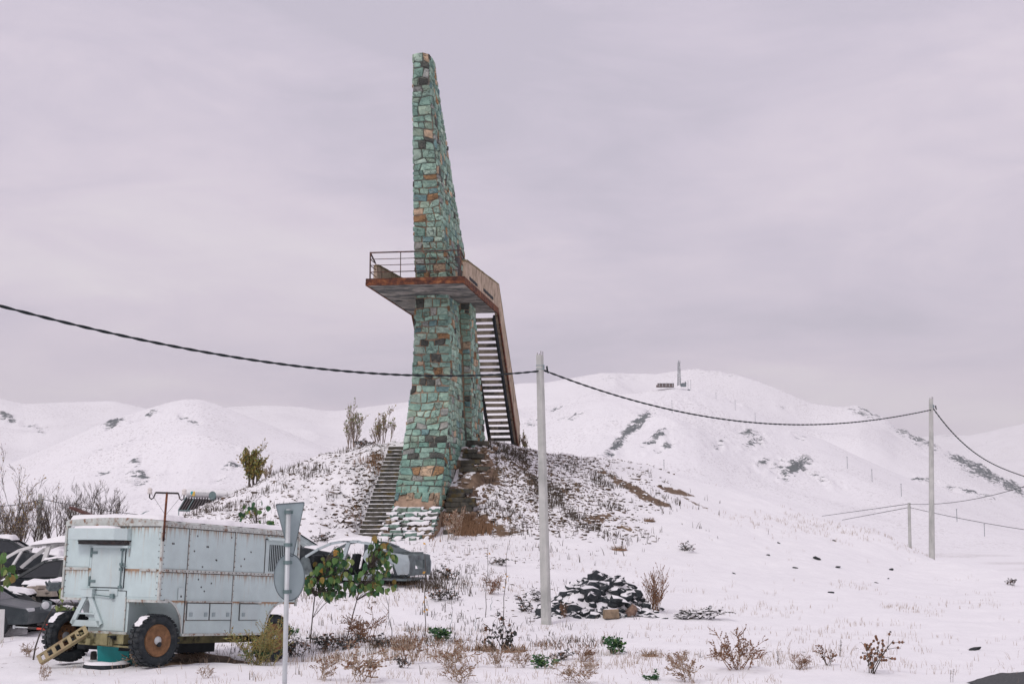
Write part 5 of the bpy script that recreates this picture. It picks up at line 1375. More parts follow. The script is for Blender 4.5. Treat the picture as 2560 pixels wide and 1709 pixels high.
    mb = MB(); mb.lathe([(.17, -.015), (.185, 0), (.17, .015), (.155, 0)], (0, 0, 0), 'X', 20, closed=True); mb.box((0, 0, 0), (.02, .3, .05)); sw = mb.build("steering_wheel", BLACKM, t); sw.location = (.95, .36, .78); sw.rotation_euler = (0, .4, 0)
    for y in (.4, -.4):
        mb = MB(); mb.box((.1, y, .38), (.5, .46, .16)); mb.box((-.2, y, .68), (.14, .44, .55), rot=Matrix.Rotation(-.2, 3, 'Y')); mb.build("seat_frame", BLACKM, t, bevel=.04)
    if trunk and not van:
        mb = MB()
        for (y, z, dy, dz) in ((-.58, .6, .46, .62), (.58, .6, .46, .62), (0, .84, .72, .14), (0, .40, .72, .2)): mb.box((-2.22, y, z), (.06, dy, dz))
        mb.build("rear_panel", CARIN, t)
        mb = MB(); mb.box((-1.15, 0, .92), (.5, W - .34, .04)); mb.build("parcel_shelf", CARIN, t)
        mb = MB(); mb.bar((-1.15, -.55, .98), (-2.1, -.6, .98), .05, .05); mb.bar((-1.15, .55, .98), (-2.1, .6, .98), .05, .05); mb.build("trunk_gutter", CARIN, t)
    return t
c1 = on_ground(888, 1450); 
shell("car_shell", "stripped silver car shell with snowy roof in front of the stone steps", (c1.x, c1.y, c1.z - .1), math.radians(180 - 20), CARSIL, roll=0)
c2 = at(700, 1400, 49.5); c2.z = gz(c2.x, c2.y)
def full_car(name, label, loc, yaw, paint, roll=0, pitch=0, snow=.08, glass=GLASS, wheels=True, L=4.4, W=1.72, hood_snow=True):
    t = thing(name, label, "car", loc, (roll, pitch, yaw), "dumped cars beside the trailer")
    prof = [(2.15, .30), (2.2, .55), (2.1, .68), (1.5, .78), (1.05, .86), (-1.2, .92), (-1.75, .93), (-2.15, .88), (-2.2, .5), (-2.12, .28)]
    mb = MB(); rings = []
    secs = [(-1, .94), (-.97, 1.0), (-.8, 1.0), (.8, 1.0), (.97, 1.0), (1, .94)]
    for s, k in secs:
        rings.append([Vector((x * k, s * W / 2, .3 + (z - .3) * (1 if abs(s) < .9 else .96))) for x, z in prof])
    loft(mb, rings); bd = mb.build("body", paint, t)
    cab = [(1.05, .86), (.35, 1.30), (0, 1.36), (-.6, 1.35), (-1.05, 1.24), (-1.75, .93)]
    mb = MB()
    a = [mb.vert((x, side_y(z, W) - .02, z)) for x, z in cab]; b = [mb.vert((x, -side_y(z, W) + .02, z)) for x, z in cab]
    mb.face(a, 1); mb.face(b[::-1], 1)
    for i in range(5): mb.face((a[i], a[i + 1], b[i + 1], b[i]), 1 if i in (0, 4) else 0)
    gh = mb.build("cabin", [paint, glass], t)
    for s in (1, -1):
        mb = MB(); strip(mb, cab, .075, W, s, .04); strip(mb, [(-.15, .9), (-.2, 1.34)], .09, W, s, .04); mb.build("window_frame", paint, gh)
        mb = MB(); mb.box((2.08, s * .62, .6), (.16, .36, .16)); mb.build("headlight", LAMPG, bd, bevel=.03)
        if wheels:
            for x in (1.35, -1.35):
                mb = MB(); mb.lathe([(.19, -.09), (.30, -.09), (.315, -.05), (.315, .05), (.30, .09), (.19, .09)], (x, s * (W / 2 - .07), .30), 'Y', 24, closed=True); wv = mb.build("wheel", TYRE, t)
                mb = MB(); mb.lathe([(.19, s * .05), (.12, s * .07), (.001, s * .075)], (x, s * (W / 2 - .07), .30), 'Y', 16); mb.build("rim", SIGNB, wv)
    xs = [-1.05, -.6, 0, .35]; zs = [1.24, 1.35, 1.36, 1.30]
    if snow: snow_sheet("snow_cap", lambda x, y: float(np.interp(x, xs, zs)), -1.15, .45, -.66, .66, snow, gh, 22, 16, .1, loc[0] + 2)
    if hood_snow:
        snow_sheet("snow_cap", lambda x, y: float(np.interp(x, [1.05, 1.5, 2.1], [.86, .78, .68])), 1.1, 2.12, -.78, .78, snow, bd, 18, 18, .1, loc[0] + 5)
        snow_sheet("snow_cap", lambda x, y: float(np.interp(x, [-2.15, -1.75], [.88, .93])), -2.12, -1.7, -.75, .75, snow * .8, bd, 10, 18, .1, loc[0] + 7)
    return t
full_car("dark_car", "dark car with frosted windows behind the rear of the trailer", c2, math.radians(-12), CARBLK, snow=.05, glass=plain("frosted_glass", (.28, .34, .34), .4, .5, 3))
c3 = at(70, 1500, 44.5); c3.z = gz(c3.x, c3.y)
vs_ = shell("van_shell", "white stripped van body shell with thick snow on its roof", c3 + Vector((.85, 0, .16)), math.radians(180 - 16), CARWHT, W=1.8, van=True, snow=.12); vs_.scale = (1.08, 1.0, 1.08)
c4 = at(120, 1520, 40.5); c4.z = gz(c4.x, c4.y)
full_car("dark_car", "black car with snow covered bonnet below the white van shell", c4 + Vector((.35, .3, .36)), math.radians(180 - 4), CARBLK, snow=.10, wheels=True)
c5 = at(18, 1562, 36.5); c5.z = gz(c5.x, c5.y)
full_car("dark_car", "charcoal car nearest the camera at the left edge", c5 + Vector((-1.25, .3, 0)), math.radians(-8), plain("charcoal_paint", (.03, .04, .045), .35, .2, 3, 0, dirt=(.09, .1, .1), damt=.4), snow=.12, hood_snow=False)
c6 = at(0, 1440, 52); c6.z = gz(c6.x, c6.y)
full_car("dark_car", "snow covered dark car behind the van shell at the left edge", c6 + Vector((.1, 0, .28)), math.radians(8), CARBLK, snow=.16, pitch=-.04, wheels=False)
c7 = at(48, 1520, 38.2); c7.z = gz(c7.x, c7.y)
full_car("dark_car", "crushed black car with a thick snow roof behind the charcoal car", c7 + Vector((-.1, 0, -.40)), math.radians(6), CARBLK, snow=.13, wheels=False, hood_snow=True)
bn = thing("car_bonnet", "loose dark bonnet under a thick straight layer of snow", "bonnet", at(112, 1458, 39.4))
mb = MB(); mb.box((0, 0, -.06), (1.0, .8, .12)); mb.box((0, -.36, -.13), (.9, .06, .12)); mb.build("panel", BLACKM, bn, bevel=.03)
snow_sheet("snow_cap", lambda x, y: .0, -.5, .52, -.4, .4, .13, bn, 18, 14, .12, 9)
# loose scrap between the cars
scrap = []
def scrap_part(name, label, c, d, m, rz=0, rx=0, snow=False):
    o = thing(name, label, "scrap", c, (rx, 0, rz), "car scrap beside the trailer")
    mb = MB(); mb.box((0, 0, 0), d, taper=.8); mb.box((d[0] * .2, -d[1] * .3, d[2] * .35), (d[0] * .4, d[1] * .5, d[2] * .5), rot=Matrix.Rotation(.5, 3, 'Z')); mb.tube([(-d[0] * .5, 0, 0), (-d[0] * .62, 0, d[2] * .5)], .03, 6)
    p = mb.build("casting", m, o, bevel=.02)
    if snow: snow_sheet("snow_cap", lambda x, y: d[2] * .5, -d[0] * .42, d[0] * .42, -d[1] * .42, d[1] * .42, .05, o, 12, 10, .06, c.x)
    return o
scrap_part("engine_part", "tan engine block lying between the dark wrecks", at(92, 1473, 38.8), (.6, .4, .2), JUNKT, .2, 0, True)
scrap_part("engine_part", "second tan casting below the engine block", at(118, 1482, 38.4), (.5, .3, .16), JUNKT, -.3)
scrap_part("fender_part", "teal grey fender with snow beside the trailer corner", at(143, 1462, 37.6), (.5, .3, .22), CARIN, .6, .3, True)
o = thing("headlamp_unit", "loose square headlamp resting against the wrecks", "headlamp", at(116, 1512, 35.0), (0, .2, .3))
mb = MB(); mb.box((0, 0, 0), (.26, .16, .22), taper=.85); mb.build("housing", CARIN, o, bevel=.02); mb = MB(); mb.lathe([(.001, -.1), (.08, -.1), (.10, -.06)], (-.02, 0, 0), 'Y', 16); mb.build("lens", LAMPG, o, smooth=True)
o = thing("snowy_heap", "small snow heap beside the charcoal car wheel", "snow heap", on_ground(38, 1585))
mb = MB(); rsx = np.random.RandomState(2)
v, f = ICO2; vv = v * (.34, .22, .24) * rsx.uniform(.85, 1.1, (len(v), 1)); x = np_mesh("heap", vv, f, SNOW, True, o)
o = tag(MB().build("x", SNOW), "") if False else None
mb = MB(); mb.box((0, 0, .35), (.12, .03, .85)); q = on_ground(2, 1606); o = mb.build("white_board", CARWHT, None, bevel=.005); o.location = q; tag(o, "narrow white board standing at the left edge", "board")
mb = MB(); mb.box((0, 0, .03), (.16, .1, .07)); mb.box((.02, 0, .08), (.08, .08, .05)); o = mb.build("scrap_lump", BLACKM, None, bevel=.01); o.location = on_ground(113, 1605); tag(o, "small black lump lying on the snow near the red handles", "scrap")

# tyre lying flat under the trailer front
mb = MB(); mb.lathe([(.30, -.06), (.42, -.08), (.46, 0), (.42, .08), (.30, .06)], (0, 0, 0), 'Z', 28, closed=True)
o = mb.build("tyre", TYRE, None, smooth=True); p = tloc(.0, 1.2); o.location = (p.x, p.y, gz(p.x, p.y) + .03); tag(o, "worn tyre lying flat in the snow under the trailer front", "tyre")
mb = MB(); ids = []
for i in range(29):
    a = 2 * math.pi * i / 28; ids.append([mb.vert((math.cos(a) * rr, math.sin(a) * rr, zz)) for rr, zz in ((.30, .065), (.35, .11 + .01 * math.sin(i)), (.41, .095), (.44, .05))])
for a, b in zip(ids, ids[1:]):
    for k in range(3): mb.face((a[k], a[k + 1], b[k + 1], b[k]))
mb.build("snow_cap", SNOW, o, smooth=True)

# ------------------------------------------------------------------ rock pile
pc = on_ground(1505, 1542); pcx, pcy = pc.x, pc.y + 1.2
RR = random.Random(5); rv, rf_ = ICO2
def rock(name, label, c, s, mat, seed, cat="rock", group="dark rocks heaped by the pole", par=None, smooth=False):
    r2 = np.random.RandomState(seed); v = rv.copy()
    n = np.array([r2.normal(size=3) for _ in range(6)]); n /= np.linalg.norm(n, axis=1)[:, None]
    for k in range(6):
        d = v @ n[k]; v = np.where((d > .62)[:, None], v - np.outer(d - .62, n[k]), v)     # flat broken faces
    v = v * np.array(s) * (1 + .10 * r2.normal(size=(len(v), 1)))
    o = np_mesh(name, v, rf_, mat, False, par); o.location = c; o.rotation_euler = (r2.uniform(-.4, .4), r2.uniform(-.4, .4), r2.rand() * 6)
    return o
pile = thing("rock_pile", "heap of dark snow dusted rocks beside the nearest pole", "rock pile", (pcx, pcy, gz(pcx, pcy)))
ph = lambda x, y: max(0, 1 - (abs(x + .05) / (1.62 if x > 0 else 1.5)) ** 1.45 - (abs(y) / 1.15) ** 1.7) * (1.0 + .28 * float(vnoise(x * 1.7 + 2, y * 1.7 + 5, 3)))
nrk = 0
cells = []
for _ in range(1200):
    x, y = RR.uniform(-1.65, 1.65), RR.uniform(-1.25, .6); h = ph(x, y)
    if h < .02 and RR.random() < .8: continue
    if any((x - a) ** 2 + (y - b) ** 2 < (.155) ** 2 for a, b in cells): continue
    cells.append((x, y))
for i, (x, y) in enumerate(cells):
    s = RR.choice((.10, .14, .17, .2, .26)) * RR.uniform(.85, 1.2); h = ph(x, y)
    rock("rock", None, (x, y, h * 1.0 + gz(pcx + x, pcy + y) - gz(pcx, pcy) - .04), (s * RR.uniform(1, 1.5), s, s * RR.uniform(.6, .85)), BASALT, i, par=pile)
for i in range(26):      # loose ones round the heap
    x = RR.uniform(-1.9, 1.8); y = RR.uniform(-1.5, -1.0); rock("rock", None, (x, y, gz(pcx + x, pcy + y) - gz(pcx, pcy)), (RR.uniform(.05, .1),) * 2 + (.05,), BASALT, 300 + i, par=pile)
mb = MB(); ids = []
for i in range(31):
    row = []
    for j in range(25):
        x = -1.8 + 3.6 * i / 30; y = -1.35 + 2.6 * j / 24
        row.append(mb.vert((x, y, ph(x, y) * .97 - .02 + .05 * float(vnoise(x * 3, y * 3)) + gz(pcx + x, pcy + y) - gz(pcx, pcy))))
    ids.append(row)
for i in range(30):
    for j in range(24): mb.face((ids[i][j], ids[i + 1][j], ids[i + 1][j + 1], ids[i][j + 1]))
mb.build("snow_fill", SNOW, pile, smooth=True)
def block(name, label, px, py, d, rz, mat, cat):
    p = on_ground(px, py); mb = MB(); mb.box((0, 0, d[2] / 2), d, taper=.88); o = mb.build(name, mat, None, bevel=.03); o.location = p; o.rotation_euler = (R.uniform(-.05, .05), R.uniform(-.08, .08), rz); tag(o, label, cat); return o
block("stone_block", "squared tan stone block in front of the rock pile", 1528, 1545, (.44, .32, .27), .15, TANROCK, "stone block")
q = on_ground(1580, 1541)
o = rock("boulder", None, q + Vector((0, .1, .12)), (.26, .2, .23), snowtop_mat("reddish_rock", (.06, .035, .032), (.28, .19, .14), .75, .88, 5, .4, 6), 77); tag(o, "reddish brown boulder beside the tan block", "boulder")
o = rock("boulder", None, on_ground(1566, 1320), (.28, .24, .14), TANROCK, 78); tag(o, "low tan boulder on the snow slope right of the tall pole", "boulder")
# single dark stones down the bare shoulder
for i, (px, py, s, lab) in enumerate([(2043, 1397, .17, "largest dark stone on the smooth snow of the right shoulder"), (1989, 1419, .11, "dark stone below the largest one on the right shoulder"), (1920, 1387, .10, "upper left dark stone on the right shoulder"), (1836, 1433, .07, "small dark stone left on the open snow slope"), (2093, 1418, .12, "flat dark stone right of the largest shoulder stone"), (2190, 1456, .07, "small round stone far right on the snow slope"), (2220, 1446, .07, "thin dark sliver of stone right of the round stone"), (2076, 1481, .10, "flat greenish stone low on the open snow"), (2436, 1623, .11, "dark flat stone alone near the road corner"), (2086, 1351, .10, "dark stone near the crest left of the short pole"), (2225, 1337, .11, "small dark stone just below the crest beside the short pole"), (1947, 1357, .09, "dark flat stone high on the right shoulder")]):
    p = on_ground(px, py); o = rock("stone", None, p + Vector((0, 0, s * .1)), (s * 1.5, s, s * .4), plain("wet_dark_stone_%d" % i, (.03, .035, .036), .8, .4, 9) if i == 0 else bpy.data.materials["wet_dark_stone_0"], 200 + i); tag(o, lab, "stone", "dark stones on the right slope")

# ------------------------------------------------------------------ house roof with solar water heater behind the mound
HY = 78.0
hb = at(520, 1320, HY); hz = gz(hb.x, hb.y)
house = thing("house", "low house roof hidden behind the left flank of the mound", "house", (hb.x, hb.y + 2.5, hz))
rz_ = at(520, 1292, HY).z - hz
mb = MB(); mb.box((0, 1.5, (rz_ - .3) / 2), (8, 6, rz_ - .3)); mb.build("wall", plain("house_wall", (.4, .37, .34), .9), house)
mb = MB(); mb.prism([(-2.2, rz_ - .25), (1.5, rz_ + .35), (5.2, rz_ - .25), (5.2, rz_ - .37), (1.5, rz_ + .23), (-2.2, rz_ - .37)], lambda y, z: Vector((-4.4, y, z)), lambda y, z: Vector((4.4, y, z))); rfh = mb.build("roof", TEALST, house)
snow_sheet("snow_cap", lambda x, y: rz_ - .25 + (y + 2.2) * .162, -4.3, 4.3, -2.1, 1.4, .07, rfh, 30, 14, .12, 3)
heat = thing("solar_water_heater", "solar water heater with white tank and dark tubes behind the mound", "water heater", at(450, 1285, HY))
ho = heat.location
def hp(x, y, d=HY): return at(x, y, d) - ho
A_, B_ = hp(466, 1232, HY + 1.1), hp(596, 1236, HY + 1.1)
mb = MB(); dx = (B_ - A_).normalized(); rot = Vector((1, 0, 0)).rotation_difference(dx).to_matrix()
mbv = MB(); mbv.lathe([(.001, -.02), (.18, -.02), (.23, .03), (.235, .1), (.235, (B_ - A_).length - .1), (.23, (B_ - A_).length), (.001, (B_ - A_).length + .02)], (0, 0, 0), 'X', 28)
tank = mbv.build("tank", SOLARW, heat, smooth=True); tank.location = A_; tank.rotation_euler = rot.to_euler()
mb = MB(); f0, f1, g0, g1 = hp(466, 1243, HY + .9), hp(600, 1246, HY + .9), hp(447, 1275, HY - .5), hp(585, 1279, HY - .5)
for i in range(21):
    t = i / 20; mb.tube([f0.lerp(f1, t), g0.lerp(g1, t)], .045, 6)
mb.poly([f0 + Vector((0, .05, -.05)), f1 + Vector((0, .05, -.05)), g1 + Vector((0, .05, -.05)), g0 + Vector((0, .05, -.05))]); mb.build("collector_tubes", SOLARD, heat, smooth=True)
mb = MB()
for t in (0, .16, 1): mb.bar(f0.lerp(f1, t) + Vector((0, -.07, .03)), g0.lerp(g1, t) + Vector((0, -.07, .03)), .04, .04)
mb.bar(g0, g1, .09, .07); mb.bar(g0, g0 + Vector((0, 0, -.4)), .04, .04); mb.bar(g1, g1 + Vector((0, 0, -.4)), .04, .04); mb.bar(f0 + Vector((0, .2, 0)), f0 + Vector((0, .2, -1.1)), .04, .04); mb.bar(f1 + Vector((0, .2, 0)), f1 + Vector((0, .2, -1.1)), .04, .04)
mb.build("frame", TEALST, heat)
for px in (472, 546):
    mb = MB(); a = hp(px, 1231, HY + 1.1); mb.tube([a + Vector((-.05, 0, -.06)), a + Vector((-.05, 0, .09)), a + Vector((.03, 0, .09)), a + Vector((.05, 0, .0 if px < 500 else .04))], .018, 6); mb.build("vent_pipe", WIREM, heat)
# printed mark and lettering on the tank, set just proud of it
fy = -.245
mb = MB(); mb.poly([(.27, fy, .02), (.36, fy, -.12), (.42, fy, .10), (.32, fy, .11)]); mb.build("logo_mark", plain("print_teal", (.02, .36, .42), .6, .05, bmp=0), tank)
mb = MB(); mb.poly([(.36, fy - .004, -.14), (.52, fy - .004, -.14), (.52, fy - .004, .11), (.44, fy - .004, .11), (.40, fy - .004, 0)]); mb.build("logo_mark", plain("print_yellow", (.75, .50, .10), .6, .05, bmp=0), tank)
cu = bpy.data.curves.new("lettering", 'FONT'); cu.body = "DEENERGY"; cu.size = .15; cu.space_character = 1.15
to_ = bpy.data.objects.new("lettering_src", cu); COL.objects.link(to_); bpy.context.view_layer.update()
me = bpy.data.meshes.new_from_object(to_.evaluated_get(bpy.context.evaluated_depsgraph_get())); bpy.data.objects.remove(to_)
o = bpy.data.objects.new("lettering", me); me.materials.append(plain("print_grey", (.42, .43, .44), .6, .05, bmp=0)); link(o, tank); o.location = (.56, fy, -.02); o.rotation_euler = (math.pi / 2, 0, 0)
dish = thing("satellite_dish", "small grey satellite dish in front of the water heater", "satellite dish", at(533, 1252, HY - 1.2))
mb = MB(); mb.lathe([(.001, .0), (.13, -.02), (.24, -.07), (.245, -.075), (.13, -.035), (.001, -.015)], (0, 0, .28), 'X', 24); d_ = mb.build("reflector", TEALST, dish, smooth=True); d_.rotation_euler = (0, 0, 1.15)
mb = MB(); mb.tube([(0, 0, .2), (-.05, .02, -.1), (-.25, .05, -.6)], .025, 6); mb.tube([(0, 0, .15), (-.15, -.3, .1)], .012, 5); mb.box((-.16, -.32, .12), (.08, .1, .08)); mb.build("mount", POST, dish)

# ------------------------------------------------------------------ radio station on the far hill
MY = 1480.0
ms = thing("radio_mast", "lattice radio mast on the far right hilltop", "radio mast", at(1698, 964, MY))
mo = ms.location; hgt = (at(1695, 900, MY) - at(1698, 964, MY)).z
mb = MB(); wb_, wt = 1.5, .9
def corner(k, s):
    w = wb_ + (wt - wb_) * s; return Vector(((1 if k in (1, 2) else -1) * w, (1 if k > 1 else -1) * w, s * hgt * .9))
for k in range(4): mb.bar(corner(k, 0), corner(k, 1), .34, .34)
for i in range(13):
    s0, s1 = i / 13, (i + 1) / 13
    for k in range(4):
        j = (k + 1) % 4; mb.bar(corner(k, s0), corner(j, s1), .2, .2); mb.bar(corner(k, s1), corner(j, s1), .2, .2)
mb.build("lattice", FARST, ms)
mb = MB(); mb.tube([(0, 0, hgt * .9), (0, 0, hgt)], .25, 6); mb.box((1.2, 0, hgt * .93), (.4, .4, 2.2)); mb.box((-.8, -.8, hgt * .92), (.4, .4, 2.0)); mb.build("antenna", FARST, ms)
for s, x in ((.72, .6), (.5, -.9), (.38, .8)):
    mb = MB(); mb.lathe([(.001, -.6), (1.0, -.4), (1.0, .2), (.001, .3)], (x, -1.3, s * hgt), 'Y', 12); mb.build("dish_antenna", POST, ms)
bd_ = thing("far_building", "long low brown building beside the radio mast", "building", at(1665, 966, MY + 5))
fw = (at(1692, 966, MY + 5) - at(1650, 966, MY + 5)).x
mb = MB(); mb.box((0, 3, 1.4), (fw * .95, 6, 3.6)); mb.build("wall", BRICKF, bd_)
mb = MB(); mb.box((0, 3, 3.35), (fw * .98, 6.6, .35)); mb.build("roof", FARST, bd_)
for k in range(5):
    mb = MB(); mb.box((-fw * .4 + k * fw * .2, -.06, 1.6), (.5, .1, 2.8)); mb.build("pilaster", POST, bd_)
mb = MB(); mb.box((-fw * .52, 2, .6), (1.5, 4, 2.2)); mb.build("porch", BRICKF, bd_)
for (px, py, w, h, lab) in ((1707, 964, 3.8, 2.4, "low dark shed right of the radio mast foot"), (1713.5, 964, 1.6, 3.6, "small dark hut right of the low shed by the mast"), (1722, 978, 2.8, 1.6, "small dark equipment cabin just below the mast")):
    o = thing("far_shed", lab, "shed", at(px, py, MY - 4)); mb = MB(); mb.box((0, 0, h / 2 - .6), (w, 2.5, h + .8)); mb.build("wall", FARST, o); mb = MB(); mb.prism([(-w * .55, h - .2), (w * .55, h - .2), (0, h + .6)], lambda x, z: Vector((x, -1.4, z)), lambda x, z: Vector((x, 1.4, z))); mb.build("roof", FARST, o)
FARL = ["thin pole left of two beside the dark hilltop hut", "thin pole right of two beside the dark hilltop hut", "lone thin pole on the skyline right of the radio mast", "tiny pole on the slope above the short concrete pole", "tiny pole on the slope left of the tall right pole top third", "tiny pole half way up the slope just left of the tall right pole", "tiny pole on the low slope right of the tall right pole", "tiny pole nearest the right edge on the low slope", "faint pole directly below the radio mast on the spur", "faint pole on the spur ridge right of the radio mast", "faint pole lower on the spur ridge under the sagging cable", "faint pole at the foot of the spur above the mound shoulder"]
for i, (px, py0, py1, Y) in enumerate([(1720, 951, 966, 1480), (1727, 949, 964, 1480), (1790, 980, 993, 1460), (2118, 1140, 1158, 950), (2180, 1172, 1190, 900), (2253, 1208, 1226, 860), (2392, 1271, 1288, 800), (2461, 1308, 1324, 780), (1190 + 490, 1000, 1022, 1300), (1838, 1000, 1016, 1400), (1888, 1032, 1048, 1380), (1660, 1148, 1166, 900), (2100, 1350 + 20, 1392, 0)][:12]):
    a, b = at(px, py1 + 2, Y), at(px, py0, Y)
    mb = MB(); mb.tube([Vector((0, 0, -3)), Vector((0, 0, b.z - a.z))], .16, 5); mb.bar((-.6, 0, (b.z - a.z) * .93), (.6, 0, (b.z - a.z) * .93), .12, .12)
    o = mb.build("far_pole", FARST); o.location = a; tag(o, FARL[i], "utility pole", "distant poles on the hillside")

# ------------------------------------------------------------------ plants
def grow(mb, rng, p, d, L, r, lev, par, tips=None, m=0):
    """recursive twig; par: segs, kids, spread, up, shrink, maxlev, wob"""
    n = par.get('segs', 3); path = [Vector(p)]; rad = [r]; d = Vector(d).normalized()
    for i in range(n):
        d = (d + Vector((rng.gauss(0, par['wob']), rng.gauss(0, par['wob']), rng.gauss(0, par['wob'] * .6) + par['up']))).normalized()
        path.append(path[-1] + d * L / n); rad.append(max(par.get('rmin', .0025), r * (1 - .55 * (i + 1) / n)))
    mb.tube(path, rad, 4 if lev == 0 else 3, m, cap=False)
    if tips is not None:
        for q in path[1:]: tips.append((q, d.copy(), lev))
    if lev < par['maxlev']:
        for _ in range(rng.randint(*par['kids'])):
            i = rng.uniform(par.get('start', .3), 1) * n; k = min(int(i), n - 1); q = path[k].lerp(path[k + 1], i - k)
            side_ = Vector((rng.gauss(0, 1), rng.gauss(0, 1), rng.gauss(0, .5))); side_ = (side_ - d * side_.dot(d)).normalized()
            grow(mb, rng, q, d * (1 - par['spread']) + side_ * par['spread'], L * par['shrink'] * rng.uniform(.7, 1.2), rad[k] * .7, lev + 1, par, tips, m)

def leafquad(mb, rng, p, d, s, m):
    d = Vector(d).normalized(); n = Vector((rng.gauss(0, 1), rng.gauss(0, 1), rng.gauss(0, 1))); x = d.cross(n)
    if x.length < 1e-3: return
    x.normalize()
    mb.poly([p, p + d * s * .5 + x * s * .3, p + d * s, p + d * s * .5 - x * s * .3], m)

def weed(kind, seed):
    rng = random.Random(seed); mb = MB(); tips = []; mats = [STEMS]
    if kind == 'straw':       # thin pale twiggy weed with seed heads
        for _ in range(rng.randint(8, 13)):
            a = rng.uniform(0, 6.28); grow(mb, rng, (rng.gauss(0, .10), rng.gauss(0, .05), -.02), (math.cos(a) * .55, math.sin(a) * .55, 1), rng.uniform(.25, .5), .0045, 0, dict(segs=4, kids=(2, 4), spread=.45, up=.04, shrink=.5, maxlev=2, wob=.14, rmin=.003), tips)
        mats = [STEMS, LEAFB]
        for p, d, l in tips:
            if rng.random() < .5: mb.box(p, (.014, .014, .016), 1 if rng.random() < .5 else 0)
    elif kind == 'brown':     # dense brown bush of seed heads
        for _ in range(rng.randint(10, 15)):
            a = rng.uniform(0, 6.28); grow(mb, rng, (rng.gauss(0, .06), rng.gauss(0, .05), -.02), (math.cos(a) * .7, math.sin(a) * .7, 1), rng.uniform(.3, .55), .007, 0, dict(segs=4, kids=(3, 5), spread=.5, up=.03, shrink=.5, maxlev=2, wob=.16, rmin=.0035), tips)
        mats = [STEMB, LEAFB]
        for p, d, l in tips:
            if rng.random() < .5: mb.box(p, (.013, .013, .014), 1)
        for _ in range(50): leafquad(mb, rng, Vector((rng.gauss(0, .14), rng.gauss(0, .1), rng.uniform(0, .12))), (rng.gauss(0, 1), rng.gauss(0, 1), .3), .04, 1)
    elif kind == 'dark':      # withered dark weed with drooping leaves
        for _ in range(rng.randint(6, 10)):
            a = rng.uniform(0, 6.28); grow(mb, rng, (rng.gauss(0, .10), rng.gauss(0, .06), -.02), (math.cos(a) * .5, math.sin(a) * .5, 1), rng.uniform(.2, .42), .007, 0, dict(segs=4, kids=(1, 3), spread=.45, up=.0, shrink=.5, maxlev=1, wob=.2, rmin=.004), tips)
        mats = [STEMD, LEAFDK, LEAFB]
        for p, d, l in tips:
            for _ in range(rng.randint(1, 3)): leafquad(mb, rng, p, (rng.gauss(0, 1), rng.gauss(0, 1), -.5), rng.uniform(.035, .075), 1 if rng.random() < .75 else 2)
    elif kind == 'green':     # low leafy green plant
        for _ in range(rng.randint(9, 13)):
            a = rng.uniform(0, 6.28); grow(mb, rng, (rng.gauss(0, .08), rng.gauss(0, .06), -.02), (math.cos(a) * .6, math.sin(a) * .6, 1), rng.uniform(.15, .32), .006, 0, dict(segs=3, kids=(1, 2), spread=.5, up=.0, shrink=.5, maxlev=1, wob=.15, rmin=.004), tips)
        mats = [LEAFD, LEAFD, LEAFG]
        for p, d, l in tips:
            for _ in range(3): leafquad(mb, rng, p, (rng.gauss(0, 1), rng.gauss(0, 1), .2), rng.uniform(.05, .09), 1 if rng.random() < .8 else 2)
    elif kind == 'feather':   # tall feathery upright bush
        for _ in range(22):
            a = rng.uniform(-1.2, 1.2) ; grow(mb, rng, (rng.gauss(0, .08), rng.gauss(0, .05), -.02), (math.sin(a) * .55 + .12, rng.gauss(0, .3), 1), rng.uniform(.6, 1.15), .008, 0, dict(segs=6, kids=(7, 11), spread=.38, up=.06, shrink=.26, maxlev=1, wob=.05, start=.25, rmin=.004), tips)
        mats = [STEMB, LEAFB]
        for p, d, l in tips:
            if l and rng.random() < .7: leafquad(mb, rng, p, d, .05, 1)
    elif kind == 'olive':     # big half green wormwood
        for _ in range(26):
            a = rng.uniform(-1.3, 1.3); grow(mb, rng, (rng.gauss(0, .12), rng.gauss(0, .08), -.02), (math.sin(a) * .9, rng.gauss(0, .3), 1), rng.uniform(.5, 1.0), .008, 0, dict(segs=6, kids=(6, 10), spread=.45, up=.02, shrink=.3, maxlev=1, wob=.1, start=.2, rmin=.0045), tips)
        mats = [STEMO, LEAFO, LEAFL, LEAFD]
        for p, d, l in tips:
            for _ in range(2):
                if rng.random() < .8: leafquad(mb, rng, p, (rng.gauss(0, 1), rng.gauss(0, 1), .6), rng.uniform(.025, .05), 3 if p.z < .3 and rng.random() < .6 else rng.choice([1, 1, 2]))
    elif kind == 'thistle':   # branching stalks with round heads
        for _ in range(7):
            a = rng.uniform(0, 6.28); grow(mb, rng, (rng.gauss(0, .05), rng.gauss(0, .05), -.02), (math.cos(a) * .4, math.sin(a) * .4, 1), rng.uniform(.4, .75), .012, 0, dict(segs=5, kids=(3, 5), spread=.55, up=.0, shrink=.45, maxlev=1, wob=.12, rmin=.005), tips)
        mats = [STEMD, LEAFB]
        for p, d, l in tips:
            if l and rng.random() < .45: mb.box(p, (.035, .035, .035), 1, rot=Matrix.Rotation(.7, 3, 'X'))
            elif rng.random() < .5: leafquad(mb, rng, p, (rng.gauss(0, 1), rng.gauss(0, 1), -.6), .06, 0)
    elif kind == 'spike':     # one or two bristly spikes
        for k in range(2):
            grow(mb, rng, (k * .06, 0, -.02), (rng.uniform(-.1, .2), 0, 1), rng.uniform(.35, .5), .006, 0, dict(segs=6, kids=(16, 20), spread=.55, up=.02, shrink=.1, maxlev=1, wob=.05, start=.3, rmin=.003), tips)
        mats = [STEMD]
    elif kind == 'tuft':      # grass tuft
